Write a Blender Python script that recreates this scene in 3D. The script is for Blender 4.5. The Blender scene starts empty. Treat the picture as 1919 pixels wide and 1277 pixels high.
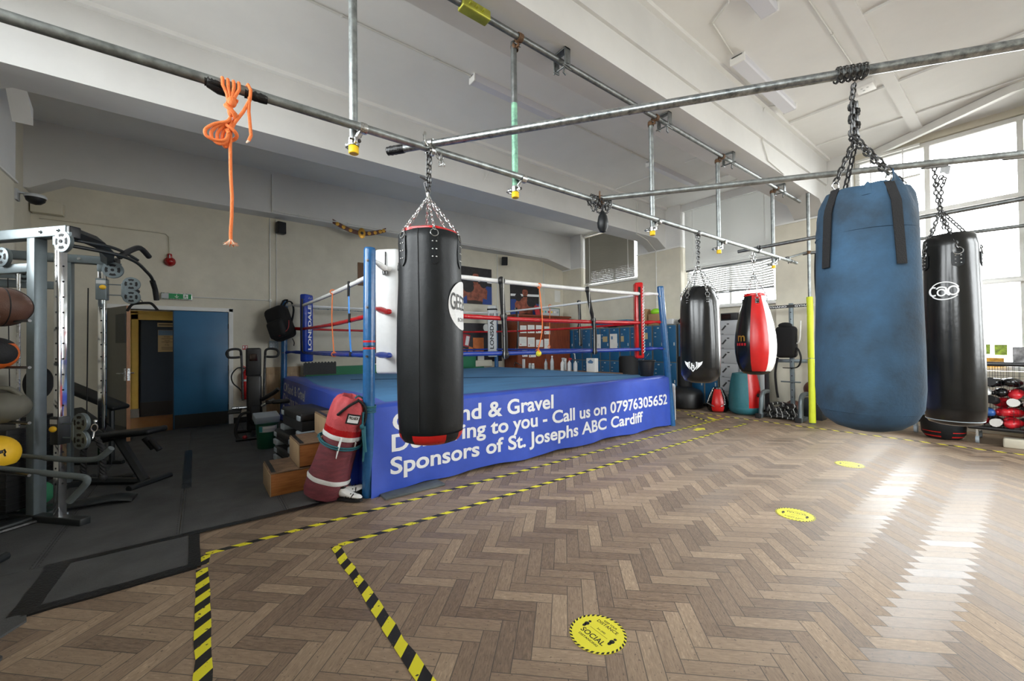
import bpy, bmesh, math, random
from mathutils import Vector, Matrix, Euler
random.seed(7)
SC = bpy.context.scene
COL = SC.collection
PI = math.pi

# ------------------------------------------------------------------ camera
cam = bpy.data.cameras.new('camera')
cam.sensor_width = 36.0
cam.lens = 757.0 / 1919.0 * 36.0
cam.clip_start = 0.02
cam_o = bpy.data.objects.new('camera', cam)
COL.objects.link(cam_o)
cam_o.matrix_world = Matrix(((0.791542, 0.001211, -0.611114, 0.0),
                             (-0.611007, -0.017250, -0.791437, 0.0),
                             (-0.011500, 0.999850, -0.012914, 1.5),
                             (0, 0, 0, 1)))
SC.camera = cam_o

# ------------------------------------------------------------------ world: a bright overcast sky over pale ground
W = bpy.data.worlds.new('overcast_sky')
SC.world = W
W.use_nodes = True
nt = W.node_tree
nt.nodes.clear()
n_out = nt.nodes.new('ShaderNodeOutputWorld')
n_bg = nt.nodes.new('ShaderNodeBackground')
n_tc = nt.nodes.new('ShaderNodeTexCoord')
n_sep = nt.nodes.new('ShaderNodeSeparateXYZ')
n_rmp = nt.nodes.new('ShaderNodeValToRGB')
n_rmp.color_ramp.elements[0].position = 0.46
n_rmp.color_ramp.elements[0].color = (0.40, 0.385, 0.36, 1)
n_rmp.color_ramp.elements[1].position = 0.53
n_rmp.color_ramp.elements[1].color = (0.98, 0.985, 1.0, 1)
n_add = nt.nodes.new('ShaderNodeMath')
n_add.operation = 'MULTIPLY_ADD'
n_add.inputs[1].default_value = 0.5
n_add.inputs[2].default_value = 0.5
nt.links.new(n_tc.outputs['Generated'], n_sep.inputs[0])
nt.links.new(n_sep.outputs['Z'], n_add.inputs[0])
nt.links.new(n_add.outputs[0], n_rmp.inputs[0])
nt.links.new(n_rmp.outputs[0], n_bg.inputs[0])
nt.links.new(n_bg.outputs[0], n_out.inputs[0])
n_bg.inputs[1].default_value = 9.5

# sky portals in the window openings (they add no light, they only help the renderer find the windows)
def portal(name, loc, rot, sx, sy):
    l = bpy.data.lights.new(name, 'AREA')
    l.shape = 'RECTANGLE'; l.size = sx; l.size_y = sy
    l.cycles.is_portal = True
    o = bpy.data.objects.new(name, l); COL.objects.link(o)
    o.location = loc; o.rotation_euler = rot
for i, (y, z, sy, sz) in enumerate([(1.0, 3.0, 2.15, 4.0), (4.5, 3.7, 2.1, 2.6), (7.95, 4.2, 2.1, 1.7), (-2.5, 3.0, 2.15, 4.0)]):
    portal('sky_portal', (10.32, y, z), (0, PI / 2, 0), sz, sy)
for y in (1.0, 4.5, -2.5):
    portal('sky_portal', (-2.42, y, 3.7), (0, -PI / 2, 0), 2.65, 2.7)
for x in (5.95, 8.5):
    portal('sky_portal', (x, -4.62, 3.05), (PI / 2, 0, 0), 2.1, 3.7)

vs = SC.view_settings
vs.view_transform = 'Standard'
vs.look = 'None'
vs.gamma = 1.0
vs.use_curve_mapping = False
vs.exposure = 1.1
SC.cycles.use_denoising = True
SC.cycles.max_bounces = 10
SC.cycles.diffuse_bounces = 6
SC.cycles.glossy_bounces = 4
SC.cycles.transparent_max_bounces = 12
SC.cycles.sample_clamp_indirect = 8.0
SC.cycles.caustics_reflective = False
SC.cycles.caustics_refractive = False

# ------------------------------------------------------------------ materials
MATS = {}
def mat(name, col, rough=0.6, metal=0.0, var=0.0, vscale=6.0, bump=0.0, bscale=40.0, spec=0.5, col2=None, coat=0.0, stretch=(1, 1, 1), alpha_t=0.0, trans=0.0):
    """Procedural surface: a base colour, noise-mottled towards col2, with noise bump."""
    m = bpy.data.materials.new(name); MATS[name] = m
    m.use_nodes = True
    t = m.node_tree; N = t.nodes; L = t.links
    b = N['Principled BSDF']
    b.inputs['Base Color'].default_value = (*col, 1)
    b.inputs['Roughness'].default_value = rough
    b.inputs['Metallic'].default_value = metal
    b.inputs['Specular IOR Level'].default_value = spec
    if coat: b.inputs['Coat Weight'].default_value = coat; b.inputs['Coat Roughness'].default_value = 0.15
    tc = N.new('ShaderNodeTexCoord')
    mp = N.new('ShaderNodeMapping'); mp.inputs['Scale'].default_value = stretch
    L.new(tc.outputs['Object'], mp.inputs[0])
    if var or col2:
        nz = N.new('ShaderNodeTexNoise'); nz.inputs['Scale'].default_value = vscale; nz.inputs['Detail'].default_value = 6
        nz.inputs['Roughness'].default_value = 0.62
        L.new(mp.outputs[0], nz.inputs[0])
        rp = N.new('ShaderNodeValToRGB')
        c2 = col2 or tuple(max(0, c * (1 - var)) for c in col)
        c1 = col if col2 else tuple(min(1, c * (1 + var)) for c in col)
        rp.color_ramp.elements[0].position = 0.35; rp.color_ramp.elements[0].color = (*c2, 1)
        rp.color_ramp.elements[1].position = 0.68; rp.color_ramp.elements[1].color = (*c1, 1)
        L.new(nz.outputs[0], rp.inputs[0]); L.new(rp.outputs[0], b.inputs['Base Color'])
        mr = N.new('ShaderNodeMapRange'); mr.inputs['To Min'].default_value = max(0.03, rough - 0.08); mr.inputs['To Max'].default_value = min(1, rough + 0.08)
        L.new(nz.outputs[0], mr.inputs[0]); L.new(mr.outputs[0], b.inputs['Roughness'])
    if bump:
        n2 = N.new('ShaderNodeTexNoise'); n2.inputs['Scale'].default_value = bscale; n2.inputs['Detail'].default_value = 4
        L.new(mp.outputs[0], n2.inputs[0])
        bp = N.new('ShaderNodeBump'); bp.inputs['Strength'].default_value = bump; bp.inputs['Distance'].default_value = 0.01
        L.new(n2.outputs[0], bp.inputs['Height']); L.new(bp.outputs[0], b.inputs['Normal'])
    if trans:
        tr = N.new('ShaderNodeBsdfTranslucent'); tr.inputs[0].default_value = (*col, 1)
        mx = N.new('ShaderNodeMixShader'); mx.inputs[0].default_value = trans
        o = N['Material Output']
        L.new(b.outputs[0], mx.inputs[1]); L.new(tr.outputs[0], mx.inputs[2]); L.new(mx.outputs[0], o.inputs[0])
    return m

def glass_mat():
    m = bpy.data.materials.new('window_glass'); m.use_nodes = True
    t = m.node_tree; N = t.nodes; L = t.links
    N.remove(N['Principled BSDF'])
    tr = N.new('ShaderNodeBsdfTransparent'); tr.inputs[0].default_value = (0.95, 0.97, 0.97, 1)
    gl = N.new('ShaderNodeBsdfGlossy'); gl.inputs['Roughness'].default_value = 0.03
    fr = N.new('ShaderNodeFresnel'); fr.inputs[0].default_value = 1.45
    mx = N.new('ShaderNodeMixShader')
    L.new(fr.outputs[0], mx.inputs[0]); L.new(tr.outputs[0], mx.inputs[1]); L.new(gl.outputs[0], mx.inputs[2])
    L.new(mx.outputs[0], N['Material Output'].inputs[0])
    MATS['window_glass'] = m
glass_mat()

def parquet_mat():
    """Herringbone blocks, four times as long as wide, laid at 45 degrees to the room."""
    m = bpy.data.materials.new('parquet'); MATS['parquet'] = m; m.use_nodes = True
    t = m.node_tree; N = t.nodes; L = t.links
    b = N['Principled BSDF']
    def mth(op, a, c=None, d=None):
        n = N.new('ShaderNodeMath'); n.operation = op
        for k, v in enumerate((a, c, d)):
            if v is None: continue
            if isinstance(v, (int, float)): n.inputs[k].default_value = v
            else: L.new(v, n.inputs[k])
        return n.outputs[0]
    tc = N.new('ShaderNodeTexCoord')
    mp = N.new('ShaderNodeMapping'); mp.inputs['Rotation'].default_value = (0, 0, math.radians(45)); mp.inputs['Scale'].default_value = (1 / 0.088,) * 3
    L.new(tc.outputs['Object'], mp.inputs[0])
    sp = N.new('ShaderNodeSeparateXYZ'); L.new(mp.outputs[0], sp.inputs[0])
    x, y = sp.outputs[0], sp.outputs[1]
    i, j = mth('FLOOR', x), mth('FLOOR', y)
    fx, fy = mth('SUBTRACT', x, i), mth('SUBTRACT', y, j)
    mm = mth('FLOORED_MODULO', mth('SUBTRACT', i, j), 8.0)
    vert = mth('GREATER_THAN', mm, 3.5)
    hor = mth('SUBTRACT', 1.0, vert)
    kv = mth('SUBTRACT', 7.0, mm)
    def sel(h, v): return mth('ADD', mth('MULTIPLY', hor, h), mth('MULTIPLY', vert, v))
    along = sel(mth('ADD', mm, fx), mth('ADD', kv, fy))
    across = sel(fy, fx)
    ida = sel(mth('SUBTRACT', i, mm), mth('ADD', i, 0.37))
    idb = sel(j, mth('SUBTRACT', j, kv))
    idv = N.new('ShaderNodeCombineXYZ'); L.new(ida, idv.inputs[0]); L.new(idb, idv.inputs[1]); L.new(vert, idv.inputs[2])
    wn = N.new('ShaderNodeTexWhiteNoise'); wn.noise_dimensions = '3D'; L.new(idv.outputs[0], wn.inputs[0])
    # grain runs along each block
    gv = N.new('ShaderNodeCombineXYZ')
    L.new(mth('MULTIPLY', along, 0.55), gv.inputs[0]); L.new(mth('MULTIPLY', across, 3.4), gv.inputs[1]); L.new(mth('MULTIPLY', wn.outputs[0], 60.0), gv.inputs[2])
    gn = N.new('ShaderNodeTexNoise'); gn.inputs['Scale'].default_value = 3.2; gn.inputs['Detail'].default_value = 7; gn.inputs['Roughness'].default_value = 0.7
    L.new(gv.outputs[0], gn.inputs[0])
    rp = N.new('ShaderNodeValToRGB')
    e = rp.color_ramp.elements
    e[0].position = 0.0; e[0].color = (0.110, 0.068, 0.042, 1)
    e[1].position = 1.0; e[1].color = (0.500, 0.370, 0.250, 1)
    k = rp.color_ramp.elements.new(0.45); k.color = (0.250, 0.172, 0.112, 1)
    k = rp.color_ramp.elements.new(0.8); k.color = (0.350, 0.252, 0.168, 1)
    L.new(mth('ADD', mth('MULTIPLY', wn.outputs[0], 0.56), mth('MULTIPLY', mth('SUBTRACT', gn.outputs[0], 0.36), 1.45)), rp.inputs[0])
    # broad traffic wear
    w2 = N.new('ShaderNodeTexNoise'); w2.inputs['Scale'].default_value = 0.55; w2.inputs['Detail'].default_value = 5
    L.new(tc.outputs['Object'], w2.inputs[0])
    hsv = N.new('ShaderNodeHueSaturation'); L.new(rp.outputs[0], hsv.inputs['Color'])
    mrv = N.new('ShaderNodeMapRange'); mrv.inputs['From Min'].default_value = 0.3; mrv.inputs['From Max'].default_value = 0.7; mrv.inputs['To Min'].default_value = 0.86; mrv.inputs['To Max'].default_value = 1.14
    L.new(w2.outputs[0], mrv.inputs[0]); L.new(mrv.outputs[0], hsv.inputs['Value'])
    hsv.inputs['Saturation'].default_value = 1.04
    # joints between the blocks
    da = mth('MINIMUM', along, mth('SUBTRACT', 4.0, along))
    dc = mth('MINIMUM', across, mth('SUBTRACT', 1.0, across))
    dj = mth('MINIMUM', da, dc)
    gap = mth('LESS_THAN', dj, mth('MULTIPLY', mth('ADD', 0.2, gn.outputs[0]), 0.036))
    mx = N.new('ShaderNodeMixRGB'); L.new(mth('MULTIPLY', gap, 0.8), mx.inputs[0]); L.new(hsv.outputs[0], mx.inputs[1]); mx.inputs[2].default_value = (0.030, 0.021, 0.015, 1)
    # dents and splinters
    sn = N.new('ShaderNodeTexNoise'); sn.inputs['Scale'].default_value = 55; sn.inputs['Detail'].default_value = 3
    L.new(tc.outputs['Object'], sn.inputs[0])
    spk = mth('GREATER_THAN', sn.outputs[0], 0.665)
    mx2 = N.new('ShaderNodeMixRGB'); L.new(mth('MULTIPLY', spk, 0.6), mx2.inputs[0]); L.new(mx.outputs[0], mx2.inputs[1]); mx2.inputs[2].default_value = (0.045, 0.030, 0.021, 1)
    L.new(mx2.outputs[0], b.inputs['Base Color'])
    # polish differs from block to block and with the way the block lies
    rg = mth('ADD', mth('ADD', 0.50, mth('MULTIPLY', vert, 0.10)), mth('ADD', mth('MULTIPLY', wn.outputs[0], 0.12), mth('MULTIPLY', gn.outputs[0], 0.12)))
    L.new(rg, b.inputs['Roughness'])
    b.inputs['Specular IOR Level'].default_value = 1.0
    b.inputs['Coat Weight'].default_value = 0.22
    L.new(mth('ADD', mth('ADD', 0.27, mth('MULTIPLY', vert, 0.2)), mth('MULTIPLY', wn.outputs[0], 0.12)), b.inputs['Coat Roughness'])
    bp = N.new('ShaderNodeBump'); bp.inputs['Strength'].default_value = 0.35; bp.inputs['Distance'].default_value = 0.004
    L.new(mth('ADD', mth('MULTIPLY', gn.outputs[0], 0.5), mth('SUBTRACT', mth('MULTIPLY', wn.outputs[0], 0.25), gap)), bp.inputs['Height'])
    L.new(bp.outputs[0], b.inputs['Normal'])
parquet_mat()

def stripe_mat(name, ca, cb, period, ang=45, duty=.5):
    m = bpy.data.materials.new(name); MATS[name] = m; m.use_nodes = True
    t = m.node_tree; N = t.nodes; L = t.links; b = N['Principled BSDF']
    tc = N.new('ShaderNodeTexCoord'); mp = N.new('ShaderNodeMapping'); mp.inputs['Rotation'].default_value = (0, 0, math.radians(ang))
    L.new(tc.outputs['Object'], mp.inputs[0])
    sp = N.new('ShaderNodeSeparateXYZ'); L.new(mp.outputs[0], sp.inputs[0])
    a = N.new('ShaderNodeMath'); a.operation = 'FLOORED_MODULO'; a.inputs[1].default_value = period; L.new(sp.outputs[0], a.inputs[0])
    g = N.new('ShaderNodeMath'); g.operation = 'GREATER_THAN'; g.inputs[1].default_value = period * duty; L.new(a.outputs[0], g.inputs[0])
    nz = N.new('ShaderNodeTexNoise'); nz.inputs['Scale'].default_value = 35; nz.inputs['Detail'].default_value = 5; L.new(tc.outputs['Object'], nz.inputs[0])
    cr = N.new('ShaderNodeMath'); cr.operation = 'GREATER_THAN'; cr.inputs[1].default_value = 0.66; L.new(nz.outputs[0], cr.inputs[0])
    mx = N.new('ShaderNodeMixRGB'); L.new(g.outputs[0], mx.inputs[0]); mx.inputs[1].default_value = (*ca, 1); mx.inputs[2].default_value = (*cb, 1)
    m2 = N.new('ShaderNodeMixRGB'); L.new(cr.outputs[0], m2.inputs[0]); L.new(mx.outputs[0], m2.inputs[1]); m2.inputs[2].default_value = (0.05, 0.045, 0.035, 1)
    L.new(m2.outputs[0], b.inputs['Base Color']); b.inputs['Roughness'].default_value = 0.5

stripe_mat('hazard_tape', (0.87, 0.80, 0.03), (0.012, 0.012, 0.012), 0.125, -45)
stripe_mat('hazard_rim', (0.87, 0.80, 0.03), (0.012, 0.012, 0.012), 0.04, 45)
stripe_mat('braid', (0.008, 0.008, 0.008), (0.50, 0.50, 0.48), 0.075, 45, .88)
mat('wall_cream', (0.67, 0.63, 0.525), 0.75, var=0.06, vscale=2.5, bump=0.15, bscale=25)
mat('wall_grey', (0.70, 0.70, 0.695), 0.75, var=0.04, vscale=1.5, bump=0.1, bscale=20)
mat('ceiling_white', (0.82, 0.82, 0.81), 0.8, var=0.03, vscale=1.2, bump=0.1, bscale=12)
mat('paint_white', (0.80, 0.80, 0.78), 0.5, var=0.03)
mat('conduit_white', (0.70, 0.70, 0.67), 0.5)
mat('conduit_cream', (0.60, 0.56, 0.45), 0.5)
mat('mat_grey', (0.080, 0.082, 0.084), 0.8, var=0.25, vscale=3, bump=0.3, bscale=120)
mat('mat_black', (0.014, 0.015, 0.016), 0.6, var=0.3, vscale=20)
mat('mat_edge', (0.10, 0.115, 0.12), 0.75, var=0.2)
mat('lobby_wood', (0.32, 0.15, 0.05), 0.35, var=0.25, vscale=4, stretch=(1, 8, 1))
mat('galv', (0.40, 0.43, 0.43), 0.42, 0.85, col2=(0.20, 0.215, 0.215), vscale=14, bump=0.15, bscale=60)
mat('galv_dark', (0.24, 0.25, 0.25), 0.42, 0.8, col2=(0.13, 0.14, 0.14), vscale=18, bump=0.2, bscale=50)
mat('galv_bright', (0.50, 0.53, 0.54), 0.30, 0.92, col2=(0.18, 0.20, 0.21), vscale=26, bump=0.1, bscale=50)
mat('galv_green', (0.30, 0.62, 0.42), 0.5, 0.2, col2=(0.12, 0.24, 0.19), vscale=20)
mat('pipe_white', (0.78, 0.78, 0.76), 0.45, 0.1, var=0.08)
mat('steel', (0.55, 0.56, 0.56), 0.28, 1.0, var=0.12, vscale=30)
mat('steel_dark', (0.10, 0.10, 0.10), 0.38, 0.9, var=0.3, vscale=30)
mat('chrome', (0.78, 0.80, 0.82), 0.10, 1.0, var=0.05, vscale=9)
mat('rust', (0.16, 0.09, 0.05), 0.75, 0.5, var=0.4, vscale=30)
mat('yellow_cap', (0.90, 0.58, 0.02), 0.4)
mat('yellow_paint', (0.62, 0.44, 0.10), 0.45, var=0.06)
mat('yellow_green_zinc', (0.40, 0.40, 0.06), 0.4, 0.6, var=0.2)
mat('tape_black', (0.006, 0.006, 0.007), 0.35, bump=0.5, bscale=60)
mat('tape_white', (0.78, 0.78, 0.77), 0.4, var=0.06, bump=0.4, bscale=45)
mat('tape_red', (0.46, 0.008, 0.012), 0.22, var=0.12, bump=0.5, bscale=45)
mat('tape_blue', (0.015, 0.045, 0.30), 0.22, var=0.15, bump=0.5, bscale=45)
mat('tape_yellow', (0.85, 0.78, 0.05), 0.5)
mat('tape_silver', (0.34, 0.35, 0.36), 0.45, 0.3, bump=0.5, bscale=40)
mat('orange_rope', (0.85, 0.20, 0.045), 0.65, bump=0.6, bscale=160)
mat('rope_frayed', (0.88, 0.70, 0.55), 0.8)
mat('leather_black', (0.008, 0.0095, 0.011), 0.42, var=0.2, vscale=5, bump=0.12, bscale=45, spec=0.3)
mat('leather_gloss', (0.005, 0.0055, 0.006), 0.22, var=0.1, vscale=5, bump=0.06, bscale=30)
mat('leather_red', (0.55, 0.012, 0.012), 0.30, var=0.1, bump=0.08)
mat('leather_white', (0.82, 0.82, 0.80), 0.35)
mat('canvas_blue', (0.036, 0.095, 0.172), 0.85, col2=(0.014, 0.032, 0.054), vscale=2.4, bump=0.25, bscale=70)
mat('web_black', (0.007, 0.007, 0.008), 0.85, bump=0.5, bscale=150)
mat('ring_canvas', (0.090, 0.280, 0.540), 0.72, col2=(0.064, 0.205, 0.420), vscale=1.0, stretch=(1, 3, 1), bump=0.2, bscale=90)
mat('ring_canvas_dark', (0.016, 0.055, 0.13), 0.8)
mat('banner_blue', (0.042, 0.095, 0.520), 0.34, var=0.1, vscale=2.5, bump=0.25, bscale=5)
mat('print_white', (0.84, 0.85, 0.86), 0.5)
mat('print_black', (0.012, 0.012, 0.012), 0.5)
mat('post_blue', (0.018, 0.105, 0.27), 0.22, var=0.12, vscale=20, bump=0.15, bscale=30)
mat('pad_white', (0.60, 0.61, 0.61), 0.45, var=0.05, bump=0.15, bscale=8)
mat('pad_blue', (0.010, 0.045, 0.36), 0.25, var=0.1, bump=0.15, bscale=8)
mat('pad_red', (0.50, 0.010, 0.012), 0.2, var=0.12, bump=0.3, bscale=10)
mat('strap_blue', (0.05, 0.25, 0.70), 0.4)
mat('door_blue', (0.022, 0.135, 0.28), 0.42, var=0.1, vscale=2)
mat('door_navy', (0.012, 0.026, 0.045), 0.5)
mat('door_grey', (0.20, 0.20, 0.18), 0.5)
mat('kick_black', (0.012, 0.013, 0.014), 0.4)
mat('wood_edge', (0.40, 0.19, 0.085), 0.5, var=0.2, stretch=(8, 8, 1))
mat('pine', (0.50, 0.195, 0.052), 0.55, col2=(0.34, 0.115, 0.028), vscale=5, stretch=(1.2, 9, 9), bump=0.2)
mat('pine_top', (0.26, 0.165, 0.10), 0.7, col2=(0.14, 0.085, 0.05), vscale=4, stretch=(2, 2, 2), bump=0.3)
mat('oak_panel', (0.42, 0.29, 0.17), 0.6, var=0.15, stretch=(6, 6, 1))
mat('wood_red', (0.235, 0.052, 0.016), 0.35, col2=(0.14, 0.028, 0.010), vscale=4, stretch=(6, 6, 0.8))
mat('plank_brown', (0.17, 0.085, 0.04), 0.6, var=0.2, stretch=(8, 8, 1))
mat('maroon_bag', (0.23, 0.048, 0.062), 0.72, col2=(0.13, 0.028, 0.038), vscale=9, stretch=(1, 1, 4), bump=0.4, bscale=60)
mat('pink_bag', (0.62, 0.085, 0.095), 0.68, col2=(0.44, 0.05, 0.06), vscale=8, bump=0.5, bscale=40)
mat('teal_rope', (0.02, 0.13, 0.165), 0.7, bump=0.6, bscale=150)
mat('black_plastic', (0.008, 0.008, 0.009), 0.45, bump=0.1, bscale=60)
mat('black_matte', (0.006, 0.006, 0.007), 0.75)
mat('grey_plastic', (0.33, 0.38, 0.42), 0.45)
mat('machine_grey', (0.165, 0.20, 0.215), 0.35, 0.35, var=0.08, vscale=10)
mat('machine_dark', (0.024, 0.028, 0.030), 0.4, 0.2, var=0.15)
mat('foam_grey', (0.10, 0.12, 0.125), 0.7, bump=0.3, bscale=120)
mat('rubber_black', (0.007, 0.007, 0.008), 0.7, bump=0.3, bscale=90)
mat('ball_brown', (0.105, 0.048, 0.030), 0.55, var=0.2, bump=0.3, bscale=120)
mat('ball_orange', (0.72, 0.14, 0.02), 0.5)
mat('ball_grey', (0.12, 0.115, 0.09), 0.65, var=0.15)
mat('ball_yellow', (0.85, 0.50, 0.02), 0.5)
mat('bin_green', (0.012, 0.105, 0.058), 0.4)
mat('label_grey', (0.52, 0.54, 0.55), 0.6)
mat('label_teal', (0.05, 0.33, 0.36), 0.6)
mat('sign_red', (0.42, 0.02, 0.03), 0.4)
mat('extinguisher_red', (0.44, 0.012, 0.014), 0.25)
mat('exit_green', (0.01, 0.27, 0.085), 0.4)
mat('alarm_red', (0.30, 0.006, 0.008), 0.18)
mat('gold', (0.62, 0.34, 0.06), 0.35, 0.7, var=0.2)
mat('paper', (0.78, 0.78, 0.75), 0.7, var=0.03)
mat('paper_tan', (0.47, 0.37, 0.20), 0.7)
mat('paper_blue', (0.12, 0.22, 0.36), 0.6)
mat('skin_print', (0.30, 0.085, 0.05), 0.5, var=0.5, vscale=7)
mat('hair_print', (0.02, 0.013, 0.01), 0.5)
mat('ring_blue_print', (0.02, 0.06, 0.26), 0.5)
mat('night_print', (0.018, 0.016, 0.020), 0.45, var=0.4, vscale=14)
mat('orange_print', (0.66, 0.19, 0.05), 0.5, var=0.2)
mat('locker_blue', (0.014, 0.105, 0.235), 0.35, var=0.06)
mat('locker_frame', (0.16, 0.165, 0.15), 0.4)
mat('locker_grey', (0.50, 0.52, 0.54), 0.42, var=0.03)
mat('bag_teal', (0.035, 0.17, 0.205), 0.5, var=0.1, bump=0.2)
mat('lime', (0.28, 0.66, 0.02), 0.5)
mat('cardboard', (0.36, 0.22, 0.11), 0.75)
mat('foam_lime', (0.64, 0.72, 0.03), 0.55, var=0.05)
mat('blind_white', (0.60, 0.605, 0.59), 0.55, trans=0.05)
mat('blind_dark', (0.20, 0.19, 0.165), 0.6)
mat('lamp_white', (0.82, 0.82, 0.82), 0.5)
mat('diffuser', (0.72, 0.73, 0.80), 0.35)
mat('rubber_brown', (0.12, 0.045, 0.03), 0.5, var=0.2)
mat('glove_red', (0.52, 0.014, 0.024), 0.3, bump=0.15, bscale=15)
mat('glove_blue', (0.025, 0.10, 0.33), 0.35, bump=0.15, bscale=15)
mat('glove_white', (0.70, 0.70, 0.68), 0.4, bump=0.15, bscale=15)
mat('bottle_clear', (0.55, 0.60, 0.62), 0.1, spec=0.8)
mat('bottle_white', (0.75, 0.75, 0.74), 0.35)
mat('leaf_print', (0.30, 0.42, 0.03), 0.5, var=0.5, vscale=18)
mat('honey_print', (0.66, 0.32, 0.02), 0.5, var=0.5, vscale=14)
mat('grey_print', (0.36, 0.36, 0.38), 0.5, var=0.7, vscale=7)
mat('green_fabric', (0.03, 0.20, 0.095), 0.7, bump=0.3)
mat('screen_dark', (0.012, 0.002, 0.003), 0.12)

# ------------------------------------------------------------------ mesh builder
def M3(ax, ay, az, o=(0, 0, 0)):
    m = Matrix.Identity(4)
    for c, v in enumerate((ax, ay, az, o)):
        for r in range(3): m[r][c] = v[r]
    return m
def frame_z(d):
    """Matrix whose Z axis runs along d."""
    d = Vector(d).normalized()
    up = Vector((0, 0, 1)) if abs(d.z) < 0.95 else Vector((1, 0, 0))
    x = up.cross(d).normalized(); y = d.cross(x)
    return M3(x, y, d)
def RZ(a): return Matrix.Rotation(a, 4, 'Z')
def RX(a): return Matrix.Rotation(a, 4, 'X')
def RY(a): return Matrix.Rotation(a, 4, 'Y')
def T(x, y, z): return Matrix.Translation((x, y, z))

class MB:
    def __init__(s):
        s.v = []; s.f = []; s.m = []; s.mats = []; s.cur = 0
    def use(s, name):
        if name not in s.mats: s.mats.append(name)
        s.cur = s.mats.index(name); return s
    def add(s, vs, fs, mtx=None):
        b = len(s.v)
        s.v += [tuple(mtx @ Vector(p)) if mtx else tuple(p) for p in vs]
        for f in fs: s.f.append(tuple(b + i for i in f)); s.m.append(s.cur)
        return s
    def box(s, x0, x1, y0, y1, z0, z1, mtx=None, bev=0.0):
        x0, x1 = min(x0, x1), max(x0, x1); y0, y1 = min(y0, y1), max(y0, y1); z0, z1 = min(z0, z1), max(z0, z1)
        if bev <= 0:
            vs = [(x, y, z) for z in (z0, z1) for y in (y0, y1) for x in (x0, x1)]
            fs = [(0, 2, 3, 1), (4, 5, 7, 6), (0, 1, 5, 4), (2, 6, 7, 3), (0, 4, 6, 2), (1, 3, 7, 5)]
            return s.add(vs, fs, mtx)
        bm = bmesh.new(); bmesh.ops.create_cube(bm, size=1)
        for v in bm.verts: v.co = Vector(((x0 + x1) / 2 + v.co.x * (x1 - x0), (y0 + y1) / 2 + v.co.y * (y1 - y0), (z0 + z1) / 2 + v.co.z * (z1 - z0)))
        bmesh.ops.bevel(bm, geom=bm.edges[:], offset=min(bev, 0.45 * min(x1 - x0, y1 - y0, z1 - z0)), segments=3, profile=0.5, affect='EDGES')
        bm.verts.index_update()
        s.add([v.co[:] for v in bm.verts], [[v.index for v in f.verts] for f in bm.faces], mtx); bm.free(); return s
    def tube(s, pts, r, n=10, cap=True, closed=False, flat=1.0):
        P = [Vector(p) for p in pts]; k = len(P); rs = r if isinstance(r, (list, tuple)) else [r] * k
        tg = []
        for i in range(k):
            a = P[i - 1] if (i > 0 or closed) else P[i]; b = P[(i + 1) % k] if (i < k - 1 or closed) else P[i]
            d = (b - a); tg.append(d.normalized() if d.length > 1e-9 else Vector((0, 0, 1)))
        up = Vector((0, 0, 1)) if abs(tg[0].z) < 0.9 else Vector((1, 0, 0))
        x = up.cross(tg[0]).normalized(); vs = []
        for i in range(k):
            x = (x - tg[i] * x.dot(tg[i]))
            x = x.normalized() if x.length > 1e-6 else tg[i].orthogonal().normalized()
            y = tg[i].cross(x)
            for j in range(n):
                a = 2 * PI * j / n
                vs.append(P[i] + x * (math.cos(a) * rs[i]) + y * (math.sin(a) * rs[i] * flat))
        fs = []
        for i in range(k if closed else k - 1):
            for j in range(n):
                fs.append((i * n + j, i * n + (j + 1) % n, ((i + 1) % k) * n + (j + 1) % n, ((i + 1) % k) * n + j))
        if cap and not closed:
            fs.append(tuple(range(n - 1, -1, -1))); fs.append(tuple((k - 1) * n + j for j in range(n)))
        return s.add(vs, fs)
    def cyl(s, p0, p1, r, n=16, r2=None):
        return s.tube([p0, p1], [r, r if r2 is None else r2], n)
    def lathe(s, prof, mtx=None, n=32, wob=None, capb=True, capt=True):
        vs = []; fs = []
        for i, (r, z) in enumerate(prof):
            for j in range(n):
                a = 2 * PI * j / n; rr = r * (wob(a, z) if wob else 1)
                vs.append((rr * math.cos(a), rr * math.sin(a), z))
        for i in range(len(prof) - 1):
            for j in range(n):
                fs.append((i * n + j, i * n + (j + 1) % n, (i + 1) * n + (j + 1) % n, (i + 1) * n + j))
        if capb: fs.append(tuple(range(n - 1, -1, -1)))
        if capt: fs.append(tuple((len(prof) - 1) * n + j for j in range(n)))
        return s.add(vs, fs, mtx)
    def sphere(s, c, r, n=16, m=10, mtx=None):
        rx, ry, rz = r if isinstance(r, (list, tuple)) else (r, r, r)
        vs = [(c[0], c[1], c[2] - rz)]
        for i in range(1, m):
            t = -PI / 2 + PI * i / m
            for j in range(n):
                a = 2 * PI * j / n
                vs.append((c[0] + rx * math.cos(t) * math.cos(a), c[1] + ry * math.cos(t) * math.sin(a), c[2] + rz * math.sin(t)))
        vs.append((c[0], c[1], c[2] + rz)); fs = []
        for j in range(n): fs.append((0, 1 + (j + 1) % n, 1 + j))
        for i in range(m - 2):
            for j in range(n):
                a = 1 + i * n; fs.append((a + j, a + (j + 1) % n, a + n + (j + 1) % n, a + n + j))
        L = len(vs) - 1; a = 1 + (m - 2) * n
        for j in range(n): fs.append((a + j, a + (j + 1) % n, L))
        return s.add(vs, fs, mtx)
    def torus(s, R, r, mtx=None, n=24, m=8, arc=2 * PI, sy=1.0):
        pts = [(R * math.cos(arc * i / n), R * sy * math.sin(arc * i / n), 0) for i in range(n + (0 if arc > 6.2 else 1))]
        q = MB(); q.tube(pts, r, m, closed=arc > 6.2)
        return s.add(q.v, q.f, mtx)
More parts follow.
